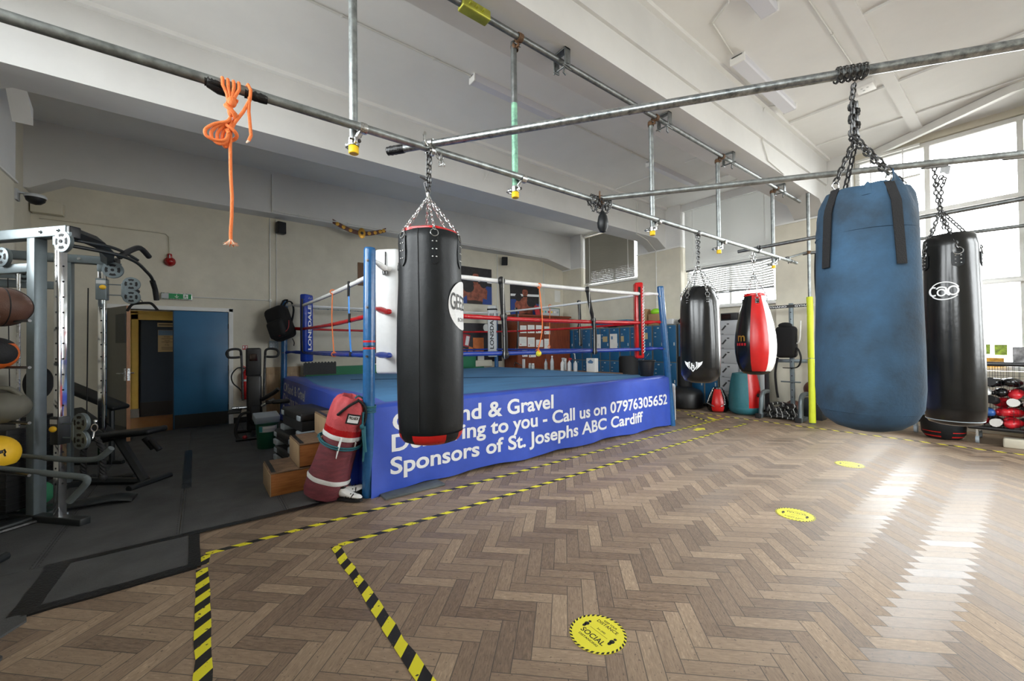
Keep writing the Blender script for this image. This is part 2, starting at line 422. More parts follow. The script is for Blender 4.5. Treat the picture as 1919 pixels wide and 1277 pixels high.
    def prism(s, poly, h, mtx=None, h0=0.0):
        n = len(poly)
        vs = [(x, y, h0) for x, y in poly] + [(x, y, h) for x, y in poly]
        fs = [tuple(range(n - 1, -1, -1)), tuple(range(n, 2 * n))] + [(i, (i + 1) % n, n + (i + 1) % n, n + i) for i in range(n)]
        return s.add(vs, fs, mtx)
    def grid(s, fn, nu, nv, closeu=False):
        vs = [fn(i / nu, j / nv) for j in range(nv + 1) for i in range(nu + (0 if closeu else 1))]
        w = nu + (0 if closeu else 1)
        fs = [(j * w + i, j * w + (i + 1) % w, (j + 1) * w + (i + 1) % w, (j + 1) * w + i) for j in range(nv) for i in range(nu)]
        return s.add(vs, fs)
    def slab(s, fn, nu, nv, th):
        """A sheet with thickness: fn(u,v) -> point; th = offset vector of its back."""
        w = nu + 1; a = [Vector(fn(i / nu, j / nv)) for j in range(nv + 1) for i in range(w)]; t = Vector(th); N = len(a)
        vs = a + [p + t for p in a]; fs = []
        for j in range(nv):
            for i in range(nu):
                q = (j * w + i, j * w + i + 1, (j + 1) * w + i + 1, (j + 1) * w + i)
                fs.append(q); fs.append(tuple(N + k for k in reversed(q)))
        rim = [i for i in range(w)] + [j * w + nu for j in range(1, nv + 1)] + [nv * w + i for i in range(nu - 1, -1, -1)] + [j * w for j in range(nv - 1, 0, -1)]
        for k in range(len(rim)):
            p, q = rim[k], rim[(k + 1) % len(rim)]; fs.append((q, p, N + p, N + q))
        return s.add(vs, fs)
    def text(s, txt, size_h, mtx, width=None, warp=None, bold=0.0, align='L', shear=0.0):
        vs, fs, w, h = text_mesh(txt, bold, shear)
        k = size_h / 0.7; kx = (width / w) if width else k
        off = 0 if align == 'L' else -w * kx / 2
        pts = [(x * kx + off, y * k, 0) for x, y in vs]
        if warp: pts = [warp(p[0], p[1]) for p in pts]; return s.add(pts, fs)
        return s.add(pts, fs, mtx)
    def build(s, name, mname=None, parent=None, smooth=40, world=False, base=True):
        if mname and not s.mats: s.mats = [mname]
        me = bpy.data.meshes.new(name)
        off = Vector((0, 0, 0)); vs = s.v
        if parent is not None and world: off = Vector(parent.location); vs = [tuple(Vector(p) - off) for p in s.v]
        loc = None
        if parent is None and base and s.v:
            lo = [min(p[k] for p in s.v) for k in range(3)]; hi = [max(p[k] for p in s.v) for k in range(3)]
            loc = Vector(((lo[0] + hi[0]) / 2, (lo[1] + hi[1]) / 2, lo[2])); vs = [tuple(Vector(p) - loc) for p in s.v]
        me.from_pydata(vs, [], s.f)
        for mn in s.mats: me.materials.append(MATS[mn])
        if len(s.mats) > 1: me.polygons.foreach_set('material_index', s.m)
        bm = bmesh.new(); bm.from_mesh(me); bmesh.ops.recalc_face_normals(bm, faces=bm.faces); bm.to_mesh(me); bm.free()
        if smooth:
            me.polygons.foreach_set('use_smooth', [True] * len(me.polygons))
            me.set_sharp_from_angle(angle=math.radians(smooth))
        o = bpy.data.objects.new(name, me); COL.objects.link(o)
        if parent is not None: o.parent = parent
        if loc is not None: o.location = loc
        return o

def sm(pts, k=6, closed=False):
    P = [Vector(p) for p in pts]; n = len(P); out = []
    for i in range(n if closed else n - 1):
        a, b, c, d = (P[(i - 1) % n], P[i], P[(i + 1) % n], P[(i + 2) % n]) if closed else (P[max(0, i - 1)], P[i], P[i + 1], P[min(n - 1, i + 2)])
        for j in range(k):
            t = j / k; out.append((0.5 * ((2 * b) + (c - a) * t + (2 * a - 5 * b + 4 * c - d) * t * t + (3 * b - a - 3 * c + d) * t ** 3))[:])
    if not closed: out.append(P[-1][:])
    return out
_TX = {}
def text_mesh(txt, bold=0.0, shear=0.0):
    key = (txt, bold, shear)
    if key in _TX: return _TX[key]
    c = bpy.data.curves.new('t', 'FONT'); c.body = txt; c.size = 1.0; c.offset = bold; c.resolution_u = 4; c.shear = shear; c.fill_mode = 'FRONT'
    o = bpy.data.objects.new('t', c); COL.objects.link(o)
    bpy.context.view_layer.update()
    ev = o.evaluated_get(bpy.context.evaluated_depsgraph_get()); me = ev.to_mesh()
    vs = [(v.co.x, v.co.y) for v in me.vertices]; fs = [tuple(p.vertices) for p in me.polygons]
    ev.to_mesh_clear(); bpy.data.objects.remove(o); bpy.data.curves.remove(c)
    x0 = min(v[0] for v in vs); x1 = max(v[0] for v in vs)
    vs = [(x - x0, y) for x, y in vs]
    _TX[key] = (vs, fs, x1 - x0, 0.7); return _TX[key]

def tag(o, label, cat, group=None, kind=None):
    if label: o['label'] = label
    if cat: o['category'] = cat
    if group: o['group'] = group
    if kind: o['kind'] = kind
    return o
def thing(name, label, cat, loc=(0, 0, 0), rz=0.0, group=None, rot=None):
    o = bpy.data.objects.new(name, None); COL.objects.link(o)
    o.empty_display_size = 0.1
    o.location = loc; o.rotation_euler = rot or (0, 0, rz)
    return tag(o, label, cat, group)
def struct(name, mb, m=None, smooth=40):
    o = mb.build(name, m, base=False, smooth=smooth); o['kind'] = 'structure'; return o
def dup(root, loc=None, rz=None, label=None):
    kids = {}
    for o in list(COL.objects):
        if o.parent: kids.setdefault(o.parent, []).append(o)
    def cp(o, par):
        c = o.copy(); COL.objects.link(c)
        if par: c.parent = par
        for ch in kids.get(o, []): cp(ch, c)
        return c
    r = cp(root, None)
    if loc is not None: r.location = loc
    if rz is not None: r.rotation_euler = (0, 0, rz)
    if label: r['label'] = label
    return r
def chain_mb(mb, pts, ln=0.036, r=0.0032, w=0.011, n=10, m=5):
    """Steel links, every second one turned a quarter."""
    P = [Vector(p) for p in pts]; tot = sum((P[i + 1] - P[i]).length for i in range(len(P) - 1))
    step = ln - 2.6 * r; k = max(1, round(tot / step)); step = tot / k
    def where(d):
        for i in range(len(P) - 1):
            L = (P[i + 1] - P[i]).length
            if d <= L or i == len(P) - 2: return P[i] + (P[i + 1] - P[i]) * (d / L if L else 0), (P[i + 1] - P[i]).normalized()
            d -= L
    for i in range(k):
        c, d = where((i + .5) * step); F = frame_z(d)
        F = T(*c) @ F @ RZ((i % 2) * PI / 2 + 0.4) @ RX(PI / 2)
        half = (step + 2.6 * r) / 2 - w
        pts2 = []
        for q in range(n):
            a = 2 * PI * q / n; x = math.cos(a) * (w - r); y = math.sin(a) * (w - r)
            y += half if math.sin(a) > 0.001 else (-half if math.sin(a) < -0.001 else 0)
            pts2.append(F @ Vector((x, y, 0)))
        mb.tube(pts2, r, m, closed=True)
    return mb

# ================================================================== THE ROOM
ZB, ZC, YB, XR, XL, YR = 4.26, 5.11, 9.84, 10.05, -2.15, -4.4
struct('floor', MB().box(XL - .3, XR + .3, YR - .2, 14.0, -0.2, 0.0), 'parquet')
struct('floor_lobby', MB().box(-3.0, 3.0, YB + .02, 13.6, 0.0, 0.006), 'lobby_wood')
c = MB(); c.box(XL - .3, XR + .3, YR - .2, YB + .2, ZC, ZC + .25)
struct('ceiling', c, 'ceiling_white')
# cover strips and boards on the ceiling
for k, (x0, x1, y0, y1, th) in enumerate([
        (5.77, 5.86, -.46, 1.09, .03), (7.63, 7.71, -.46, 1.09, .03), (7.63, 7.71, 1.23, 2.49, .03),
        (8.94, 9.02, -.46, 2.49, .02), (-2.1, 9.8, 1.09, 1.23, .035), (7.63, 7.70, 3.02, 4.2, .015), (8.94, 9.0, 3.02, 5.97, .02), (7.63, 7.70, 4.75, 5.97, .015),
        (9.35, 9.40, 3.02, 4.3, .015), (-2.1, 9.8, 2.40, 2.49, .05), (-2.1, 9.8, 5.90, 5.97, .05)]):
    struct('trim_%d' % (k + 1), MB().box(x0, x1, y0, y1, ZC - th, ZC + .01), 'ceiling_white')
# beams with haunched ends
def beam(name, y0, y1, lh=.6):
    prof = [(XL, ZB - .24), (XL + .12, ZB - .24), (XL + lh, ZB), (9.41, ZB), (9.83, ZB - .23), (XR, ZB - .23), (XR, ZC), (XL, ZC)]
    struct(name, MB().prism(prof, -y1, M3((1, 0, 0), (0, 0, 1), (0, -1, 0)), h0=-y0), 'wall_grey')
beam('beam_near', -.98, -.46); beam('beam_middle', 2.49, 3.02); beam('beam_far', 5.97, 6.49)
prof = [(XL, ZB - .23), (-2.09, ZB - .23), (-1.72, ZB), (8.73, ZB), (9.85, ZB - .23), (XR, ZB - .23), (XR, ZC), (XL, ZC)]
struct('beam_back', MB().prism(prof, -(YB + .2), M3((1, 0, 0), (0, 0, 1), (0, -1, 0)), h0=-9.46), 'wall_grey')
# step on the near face of the middle beam
struct('trim_20', MB().box(-2.1, 9.8, 2.455, 2.49, 4.60, 5.06), 'wall_grey')
struct('trim_21', MB().prism([(6.49, ZB), (6.69, 3.98), (6.69, 4.16)], -1.45, M3((0, 1, 0), (0, 0, 1), (1, 0, 0)), h0=-1.6), 'wall_grey')
struct('trim_22', MB().add([(10.05, 1.85, 4.98), (10.05, 1.70, 4.98), (9.02, -.02, 4.98), (9.02, .14, 4.98), (10.05, 1.85, 5.10), (10.05, 1.70, 5.10), (9.02, -.02, 5.10), (9.02, .14, 5.10)],
       [(0, 1, 2, 3), (4, 7, 6, 5), (0, 4, 5, 1), (2, 6, 7, 3), (1, 5, 6, 2), (0, 3, 7, 4)]), 'paint_white')

# back wall with the double doorway
DX0, DX1, DH = -1.30, .45, 2.235
w = MB().use('wall_cream')
w.box(XL - .2, DX0, YB, YB + .2, 0, ZB + .3); w.box(DX1, XR + .2, YB, YB + .2, 0, ZB + .3); w.box(DX0, DX1, YB, YB + .2, DH, ZB + .3)
struct('wall_back', w)
w = MB()
rw = [(4.9, 7.0), (7.6, 9.4)]  # rear window openings, out of view, added to brighten the room from behind
for x0, x1 in zip([XL - .2] + [b for a, b in rw], [a for a, b in rw] + [XR + .2]): w.box(x0, x1, YR - .25, YR, 0, ZC)
for x0, x1 in rw: w.box(x0, x1, YR - .25, YR, 0, 1.2); w.box(x0, x1, YR - .25, YR, 4.9, ZC)
struct('wall_rear', w, 'wall_cream')
# lobby behind the doorway
l = MB(); l.box(-2.6, -2.5, YB + .2, 12.2, 0, 2.7); l.box(1.6, 1.7, YB + .2, 12.2, 0, 2.7)
l.box(-2.6, -1.26, 12.2, 12.3, 0, 2.7); l.box(.1, 1.7, 12.2, 12.3, 0, 2.7); l.box(-1.26, .1, 12.2, 12.3, 2.36, 2.7); l.box(-2.6, 1.7, 12.3, 12.4, 0, 2.8)  # last box is an unseen backing, added to stop daylight leaking under the door
struct('wall_lobby', l, 'wall_cream')
struct('ceiling_lobby', MB().box(-2.6, 1.7, YB + .2, 12.3, 2.7, 2.8), 'wall_cream')
f = MB()
f.box(-1.27, -1.08, 12.14, 12.28, .2, 2.36, bev=.01); f.box(-.08, .11, 12.14, 12.28, .2, 2.36, bev=.01); f.box(-1.27, .11, 12.14, 12.28, 2.17, 2.37, bev=.01)
f.box(-1.22, -1.20, 12.12, 12.14, .2, 2.3); f.box(-1.22, .06, 12.12, 12.14, 2.29, 2.31)
struct('trim_30', f, 'yellow_paint')
struct('trim_31', MB().box(-1.28, -1.07, 12.13, 12.29, 0, .2), 'door_grey')
d = struct('door_3', MB().box(-1.08, -.08, 12.2, 12.245, .01, 2.17), 'door_navy')
MB().box(-1.06, -.1, 12.185, 12.2, .03, .33).build('kick_plate', 'kick_black', d)
# white architrave round the doorway
a = MB(); a.box(DX0 - .07, DX0, YB - .03, YB + .21, 0, DH + .07, bev=.008); a.box(DX1, DX1 + .075, YB - .03, YB + .21, 0, DH + .07, bev=.008); a.box(DX0 - .07, DX1 + .075, YB - .03, YB + .21, DH, DH + .075, bev=.008)
struct('trim_32', a, 'paint_white')
# closed blue leaf and open leaf
d = struct('door_1', MB().box(-.39, .445, YB + .0, YB + .045, .008, 2.23, bev=.004), 'door_blue')
MB().box(-.38, .44, YB - .006, YB, .015, .27).build('kick_plate', 'kick_black', d)
h = MB()
for z in (.35, 1.12, 1.95): h.cyl((.447, YB - .008, z - .05), (.447, YB - .008, z + .05), .009, 8)
h.build('hinges', 'steel_dark', d)
MB().box(-.405, -.39, YB - .004, YB + .03, .008, 2.23).build('edge_strip', 'door_navy', d)
L0 = thing('door_2', '', '', (DX0 + .03, YB + .03, 0), math.radians(-67)); L0['kind'] = 'structure'
MB().box(0, .87, -.025, .025, .01, 2.23).build('leaf', 'door_grey', L0)
MB().box(.868, .876, -.024, .024, .012, 2.228).build('lipping', 'wood_edge', L0)
MB().box(.876, .880, -.016, .016, 1.0, 1.2).build('lock_plate', 'steel', L0)
for s, nm in ((1, 'handle'), (-1, 'handle')):
    k = MB(); k.box(.79, .85, s * .025, s * .033, 1.0, 1.2); k.tube([(.82, s * .033, 1.12), (.82, s * .08, 1.12), (.80, s * .09, 1.12), (.70, s * .09, 1.12)], .010, 8); k.build(nm, 'steel', L0)
k = MB(); k.box(.45, .85, -.034, -.025, 1.62, 2.1); k.build('vision_panel', 'machine_dark', L0)
MB().box(.05, .86, -.03, .03, .012, .25).build('kick_plate', 'kick_black', L0)

# left wall, tall unseen windows inferred from the lit beam, enlarged to brighten the room
w = MB().use('wall_cream')
segs = [(YR, -3.6), (-1.4, -.35), (2.35, 3.15), (5.85, YB + .2)]
for y0, y1 in segs: w.box(XL - .25, XL, y0, y1, 0, ZC)
for y0, y1 in ((-3.6, -1.4), (-.35, 2.35), (3.15, 5.85)): w.box(XL - .25, XL, y0, y1, 0, 2.4); w.box(XL - .25, XL, y0, y1, 5.0, ZC)
struct('wall_left', w)
p = MB().use('wall_grey'); p.box(XL, -1.85, 7.2, 7.86, 3.65, ZC); p.use('wall_cream'); p.box(XL, -1.855, 7.2, 7.84, 0, 3.65)
struct('pier_left', p)
struct('trim_40', MB().box(XL, -1.83, 7.19, 7.88, 3.64, 3.665), 'paint_white')

# window wall
w = MB().use('wall_cream')
XO = XR + .27
for y0, y1 in ((YR, -3.5), (-1.35, -.05), (2.1, 3.4), (5.56, 6.86), (9.0, YB + .2)):
    w.use('wall_cream'); w.box(XR, XO, y0, y1, 0, ZC); w.box(9.82, XR, y0, y1, 0, 4.02); w.use('wall_grey'); w.box(9.82, XR, y0, y1, 4.02, ZC)
    w.use('paint_white'); w.box(9.795, XR, y0 - .015, y1 + .015, 4.0, 4.035)
for y0, y1, zs, zt in ((6.86, 9.0, 3.42, 5.06), (3.4, 5.56, 2.40, 5.02), (-.05, 2.1, 1.0, 5.0), (-3.5, -1.35, 1.0, 5.0)):
    w.use('wall_cream'); w.box(XR, XO, y0, y1, 0, zs); w.box(XR, XO, y0, y1, zt, ZC)
struct('wall_right', w)
def window(n, x0, x1, ys, zs, fw=.055):
    """Painted frame with mullions at ys[1:-1] and transoms at zs[1:-1]; each pane a child."""
    f = MB()
    for i, y in enumerate(ys): f.box(x0, x1, y - fw * (0 if i == 0 else .5 if i < len(ys) - 1 else 1), y + fw * (1 if i == 0 else .5 if i < len(ys) - 1 else 0), zs[0], zs[-1], bev=.006)
    for i, z in enumerate(zs): f.box(x0 - .004, x1 + .004, ys[0], ys[-1], z - fw * (0 if i == 0 else .5 if i < len(zs) - 1 else 1), z + fw * (1 if i == 0 else .5 if i < len(zs) - 1 else 0), bev=.006)
    o = struct('window_%d' % n, f, 'paint_white')
    xm = (x0 + x1) / 2
    for i in range(len(ys) - 1):
        for j in range(len(zs) - 1):
            MB().box(xm - .003, xm + .003, ys[i] + .01, ys[i + 1] - .01, zs[j] + .01, zs[j + 1] - .01).build('pane', 'window_glass', o)
    return o
window(1, 10.14, 10.2, [6.87, 7.93, 8.99], [3.43, 5.05])
window(2, 10.14, 10.2, [3.41, 4.48, 5.55], [2.41, 3.75, 5.01])
window(3, 10.09, 10.2, [-.04, .09, 1.11, 2.09], [1.01, 2.46, 3.77, 4.99], .07)
window(4, 10.14, 10.2, [-3.49, -2.42, -1.36], [1.01, 2.46, 3.77, 4.99])
window(5, -2.36, -2.3, [-3.59, -2.5, -1.41], [2.41, 3.7, 4.99]); window(6, -2.36, -2.3, [-.34, 1.0, 2.34], [2.41, 3.7, 4.99]); window(7, -2.36, -2.3, [3.16, 4.5, 5.84], [2.41, 3.7, 4.99])
for i, (x0, x1) in enumerate(rw):  # frames and glass of the added rear windows
    f = MB()
    for x in (x0, (x0 + x1) / 2 - .03, x1 - .06): f.box(x, x + .06, YR - .2, YR - .13, 1.2, 4.9)
    for z in (1.2, 3.0, 4.84): f.box(x0, x1, YR - .2, YR - .13, z, z + .06)
    o = struct('window_%d' % (8 + i), f, 'paint_white')
    MB().box(x0, x1, YR - .168, YR - .162, 1.2, 4.9).build('pane', 'window_glass', o)
# pelmet over the second window, sills
struct('trim_50', MB().box(9.93, XR, 3.45, 5.86, 4.93, 5.11), 'wall_grey')
struct('trim_51', MB().box(9.93, XR + .12, 3.41, 5.55, 2.36, 2.41, bev=.01), 'paint_white')
struct('trim_52', MB().box(9.93, XR + .05, -.04, 2.09, 2.40, 2.45, bev=.01), 'paint_white')
struct('trim_53', MB().box(9.98, XR + .12, 6.87, 8.99, 3.38, 3.42, bev=.01), 'paint_white')
# skirting
struct('baseboard_back', MB().box(.53, 9.8, YB - .02, YB, 0, .12), 'kick_black')
struct('baseboard_left', MB().box(XL, XL + .02, 7.9, YB, 0, .12), 'kick_black')

# venetian blinds
def blind(name, label, x, y0, y1, zt, zb, pitch, tilt, m, mrail='paint_white', sag=None, depth=.046):
    t = thing(name, label, 'blind', (x, (y0 + y1) / 2, zb))
    MB().box(x - .03, x + .03, y0, y1, zt - .04, zt).build('headrail', mrail, t, world=True)
    s = MB(); n = int((zt - .05 - zb) / pitch); nu = 8
    ca, sa = math.cos(tilt) * depth / 2, math.sin(tilt) * depth / 2
    for i in range(n):
        z = zb + .03 + i * pitch
        def fn(u, v, z=z, i=i):
            dz = sag(u, i / n) if sag else 0
            return (x + (v - .5) * 2 * ca, y0 + .01 + u * (y1 - y0 - .02), z + dz + (v - .5) * 2 * sa)
        s.slab(fn, nu if sag else 1, 1, (0, 0, .0016))
    s.build('slats', m, t, world=True, smooth=None)
    q = MB().use(mrail)
    q.box(x - .025, x + .025, y0 + .005, y1 - .005, zb - .005, zb + .022); q.build('bottom_rail', mrail, t, world=True)
    for y in (y0 + .22, y1 - .22):
        MB().box(x - .027, x - .025, y - .009, y + .009, zb, zt - .04).build('ladder_tape', 'paint_white', t, world=True)
    return t
blind('venetian_blind', 'tilted dark slatted blind with bright gaps in the high corner window behind the ring', 9.99, 7.06, 8.98, 5.06, 3.47, .052, math.radians(-57), 'blind_dark', depth=.052)
blind('venetian_blind', 'pale closed blind covering the upper part of the window behind the hanging black bag', 10.0, 3.43, 5.54, 4.98, 3.40, .038, math.radians(-64), 'blind_white')
blind('venetian_blind', 'untidy open slats at the bottom of the window behind the red teardrop bag', 10.0, 3.48, 5.5, 3.39, 2.72, .050, math.radians(-60), 'blind_white', sag=lambda u, v: .10 * (1 - u) ** 3 * (v) - .02 * math.sin(u * 9), mrail='galv_dark')
blind('venetian_blind', 'half raised slats in the top corner of the large bright window', 10.02, 1.18, 2.06, 4.98, 4.42, .075, math.radians(25), 'blind_white')

# ================================================================== SCAFFOLD
PR = 0.027
def pipe(label, p0, p1, m, parts=None, group='scaffold tubes overhead', r=PR):
    t = thing('scaffold_pipe', label, 'pipe', p0, group=group)
    MB().tube([p0, ((Vector(p0) + Vector(p1)) / 2)[:], p1], r, 18).build('tube', m, t, world=True)
    return t
def wrap(t, name, p0, p1, m, r=.030, lumps=3):
    """Tape wound round a tube."""
    P0, P1 = Vector(p0), Vector(p1); n = 9
    pts = [P0.lerp(P1, i / n) for i in range(n + 1)]
    rs = [r * (1 + .10 * math.sin(i * lumps + 1)) for i in range(n + 1)]; rs[0] *= .9; rs[-1] *= .9
    return MB().tube([p[:] for p in pts], rs, 14).build(name, m, t, world=True)
main = pipe('long horizontal galvanised scaffold tube carrying the bags, running away from upper left', (-2.12, 2.70, 2.945), (8.82, 2.70, 2.985), 'galv')
wrap(main, 'tape_wrap', (.02, 2.7, 2.945), (.09, 2.7, 2.945), 'tape_black', .028)
wrap(main, 'tape_wrap', (.20, 2.7, 2.945), (.31, 2.7, 2.945), 'tape_black', .029)
MB().tube([(.03, 2.69, 2.92), (.08, 2.69, 2.905), (.14, 2.69, 2.89)], [.020, .030, .010], 8, flat=.5).build('tape_wrap', 'tape_black', main, world=True)
upper = pipe('dark scaffold tube clamped right under the middle concrete beam', (-1.5, 2.68, 4.165), (9.0, 2.68, 4.165), 'galv_dark')
k = MB(); k.box(1.60, 1.86, 2.635, 2.725, 4.125, 4.205, bev=.012)
for x in (1.66, 1.72, 1.78): k.cyl((x, 2.61, 4.16), (x, 2.64, 4.16), .010, 8)
tag(k.build('sleeve_coupler', 'yellow_green_zinc'), 'greenish zinc sleeve coupler on the upper scaffold tube near top edge', 'coupler')
names = ['vertical galvanised tube dropping past the orange rope, nearest of the scaffold droppers',
         'vertical scaffold dropper with flaking green paint on its lower half',
         'plain vertical scaffold dropper left of the window blinds, above the ring post',
         'vertical scaffold dropper hanging in front of the blind of the bag window',
         'farthest short vertical scaffold dropper beside the end of the long tube']
VX = (.811, 2.18, 4.25, 5.90, 7.88)
for i, x in enumerate(VX):
    t = thing('scaffold_dropper', names[i], 'pipe', (x, 2.752, 2.80), group='vertical scaffold droppers')
    z1 = 4.16
    if i == 1:
        k = MB().use('galv_dark'); k.tube([(x, 2.752, 3.62), (x, 2.752, z1)], PR, 16); k.use('galv_green'); k.tube([(x, 2.752, 2.82), (x, 2.752, 3.62)], PR, 16); k.build('tube', None, t, world=True)
    else:
        MB().tube([(x, 2.752, 2.82), (x, 2.752, z1)], PR, 16).build('tube', 'galv', t, world=True)
    MB().lathe([(.028, 0), (.032, .004), (.032, .045), (.0285, .05)], T(x, 2.752, 2.79), 18).build('end_cap', 'yellow_cap', t, world=True)

def coupler(name, label, p, d1, p2, d2, m='steel', flap=True, s=1.0, group='scaffold couplers'):
    """Two hinged steel bands at right angles, each closed by a bolt."""
    t = thing(name, label, 'coupler', p, group=group)
    for q, d in ((p, d1), (p2, d2)):
        F = T(*q) @ frame_z(d)
        k = MB()
        k.lathe([(PR + .001, -.022), (PR + .008, -.024), (PR + .010, 0), (PR + .008, .024), (PR + .001, .022)], F, 20, capb=False, capt=False)
        k.box(PR, PR + .030 * s, -.009, .009, -.020, .020, F, bev=.003)
        k.build('band', m, t, world=True)
        b = MB(); b.cyl((F @ Vector((PR + .019, -.038 * s, 0)))[:], (F @ Vector((PR + .019, .034 * s, 0)))[:], .0065, 8)
        b.cyl((F @ Vector((PR + .019, .016, 0)))[:], (F @ Vector((PR + .019, .030, 0)))[:], .012, 6)
        b.build('bolt', 'steel_dark', t, world=True)
    mid = (Vector(p) + Vector(p2)) / 2
    MB().cyl(p, p2, .020, 12).build('pivot', m, t, world=True)
    if flap:
        F = T(*p2) @ frame_z(d2)
        k = MB(); k.tube([(F @ Vector(v))[:] for v in ((-.03, -.02, 0), (-.055, -.03, 0), (-.085, -.015, .0), (-.09, .02, 0), (-.075, .045, 0))], .008, 8, flat=2.0)
        k.cyl((F @ Vector((-.03, -.03, 0)))[:], (F @ Vector((-.095, -.022, 0)))[:], .006, 8)
        k.build('open_flap', m, t, world=True)
    return t
cl = ['bright steel scaffold coupler with open flap above the nearest yellow cap', 'steel scaffold coupler joining the green dropper to the long tube',
      'steel scaffold coupler joining the third dropper above the right ring post', 'small steel coupler on the dropper in front of the blind',
      'small steel coupler at the farthest dropper near the end of the long tube']
for i, x in enumerate(VX):
    coupler('scaffold_coupler', cl[i], (x + .045, 2.70, 2.952), (1, 0, 0), (x, 2.752, 2.865), (0, 0, 1))
for i, (x, lb) in enumerate([(2.19, 'rusty coupler where the green dropper meets the upper tube'), (4.25, 'rusty coupler at the top of the dropper above the ring post'), (5.90, 'rusty coupler at the top of the dropper before the blind'), (7.88, 'rusty coupler at the top of the farthest dropper'), (.82, 'coupler at the top of the nearest dropper under the beam')]):
    coupler('top_coupler', lb, (x, 2.68, 4.165), (1, 0, 0), (x, 2.752, 4.12), (0, 0, 1), 'rust', flap=False, group='rusty couplers on the upper tube')
for i, (x, lb) in enumerate([(2.70, 'U shaped steel beam bracket on the upper tube, second dropper side'), (4.42, 'U shaped steel beam bracket above the long crossing tube'), (6.09, 'U shaped steel beam bracket right above the window dropper'), (8.02, 'farthest U shaped steel beam bracket on the upper tube')]):
    t = thing('beam_bracket', lb, 'bracket', (x, 2.68, 4.10), group='brackets hanging the upper tube from the beam')
    k = MB(); k.box(x - .035, x + .035, 2.60, 2.615, 4.09, 4.265, bev=.004); k.box(x - .035, x + .035, 2.745, 2.76, 4.09, 4.265, bev=.004); k.box(x - .035, x + .035, 2.60, 2.76, 4.245, 4.265, bev=.004)
    k.build('yoke', 'galv_dark', t, world=True)
    k = MB(); k.cyl((x, 2.58, 4.11), (x, 2.79, 4.11), .009, 8); k.cyl((x - .05, 2.62, 4.09), (x + .04, 2.60, 4.06), .008, 8); k.tube([(x - .02, 2.62, 4.10), (x - .03, 2.63, 4.03), (x, 2.63, 4.02)], .009, 8)
    k.build('bolt', 'galv_dark', t, world=True)

dA = Vector((1.93, -2.67, 0)).normalized()
A0, A1 = Vector((1.16, 2.96, 2.995)), Vector((4.05, -1.04, 2.995))
pA = pipe('bright cross tube that carries the big blue bag, over the long tube', tuple(A0), tuple(A1), 'galv_bright')
wrap(pA, 'taped_end', tuple(A0 - dA * .04), tuple(A0 + dA * .10), 'tape_black', .033)
B0, B1 = Vector((3.19, 2.76, 2.995)), Vector((6.0, -1.0, 2.995))
pB = pipe('cross tube that carries the tall black bag at right', tuple(B0), tuple(B1), 'galv')
wrap(pB, 'tape_wrap', (4.865, .555, 2.995), (4.955, .435, 2.995), 'tape_silver', .038)
k = MB(); k.slab(lambda u, v: (4.93 + .04 * u, .455 - .05 * u + .01 * v, 2.975 - .07 * v + .01 * math.sin(5 * u)), 5, 3, (.004, .004, 0)); k.build('loose_tape', 'tape_silver', pB, world=True)
MB().tube([(5.19, .125, 2.995), (5.35, -.09, 2.995)], .031, 16).build('sleeve', 'galv_dark', pB, world=True)
pC = pipe('cross tube passing over the far end of the long tube', (7.17, 3.03, 3.04), (7.08, -1.0, 3.04), 'galv_dark')
pD = pipe('thin dark rail in front of the bright window from the foam padded pole', (8.90, 2.62, 3.15), (9.50, -.9, 3.13), 'galv_dark')
pE = pipe('short thin tube linking the long tube to the foam padded pole', (8.42, 2.73, 3.03), (8.90, 2.56, 3.17), 'galv', r=.018)
coupler('scaffold_coupler', 'shiny coupler with chain over the black leather bag', (1.345, 2.70, 2.945), (1, 0, 0), (1.345, 2.70, 2.995), dA, flap=True)
coupler('scaffold_coupler', 'coupler where the second cross tube meets the long tube', (3.25, 2.70, 2.95), (1, 0, 0), (3.25, 2.70, 2.995), dA, 'rust')
coupler('scaffold_coupler', 'dark coupler above the red black and white teardrop bag', (7.10, 2.70, 2.978), (1, 0, 0), (7.16, 2.70, 3.04), (0, 1, 0), 'steel_dark')
coupler('scaffold_coupler', 'steel coupler at the very end of the long tube', (8.55, 2.70, 2.984), (1, 0, 0), (8.46, 2.72, 3.03), (.9, -.3, .2), flap=False)
t = thing('support_pole', 'upright steel pole sleeved in lime yellow foam beside the big blue bag', 'pole', (8.91, 2.53, 0))
MB().tube([(8.91, 2.53, 0), (8.91, 2.53, 4.62)], .026, 16).build('pole', 'galv', t, world=True)
for z0, z1, r in ((.02, 1.20, .052), (1.21, 2.0, .050), (2.0, 2.34, .050)):
    MB().lathe([(r * .96, z0), (r * 1.02, z0 + .02), (r, z0 + (z1 - z0) * .5), (r * 1.03, z1 - .03), (r * .96, z1)], T(8.91, 2.53, 0), 18, wob=lambda a, z: 1 + .05 * math.sin(3 * a + z * 9)).build('foam_sleeve', 'foam_lime', t, world=True)
MB().box(8.86, 8.96, 2.48, 2.58, 0, .012, bev=.004).build('base_plate', 'galv_dark', t, world=True)
MB().lathe([(.034, -.03), (.034, .03)], T(8.91, 2.53, 3.16), 14).build('collar', 'rust', t, world=True)

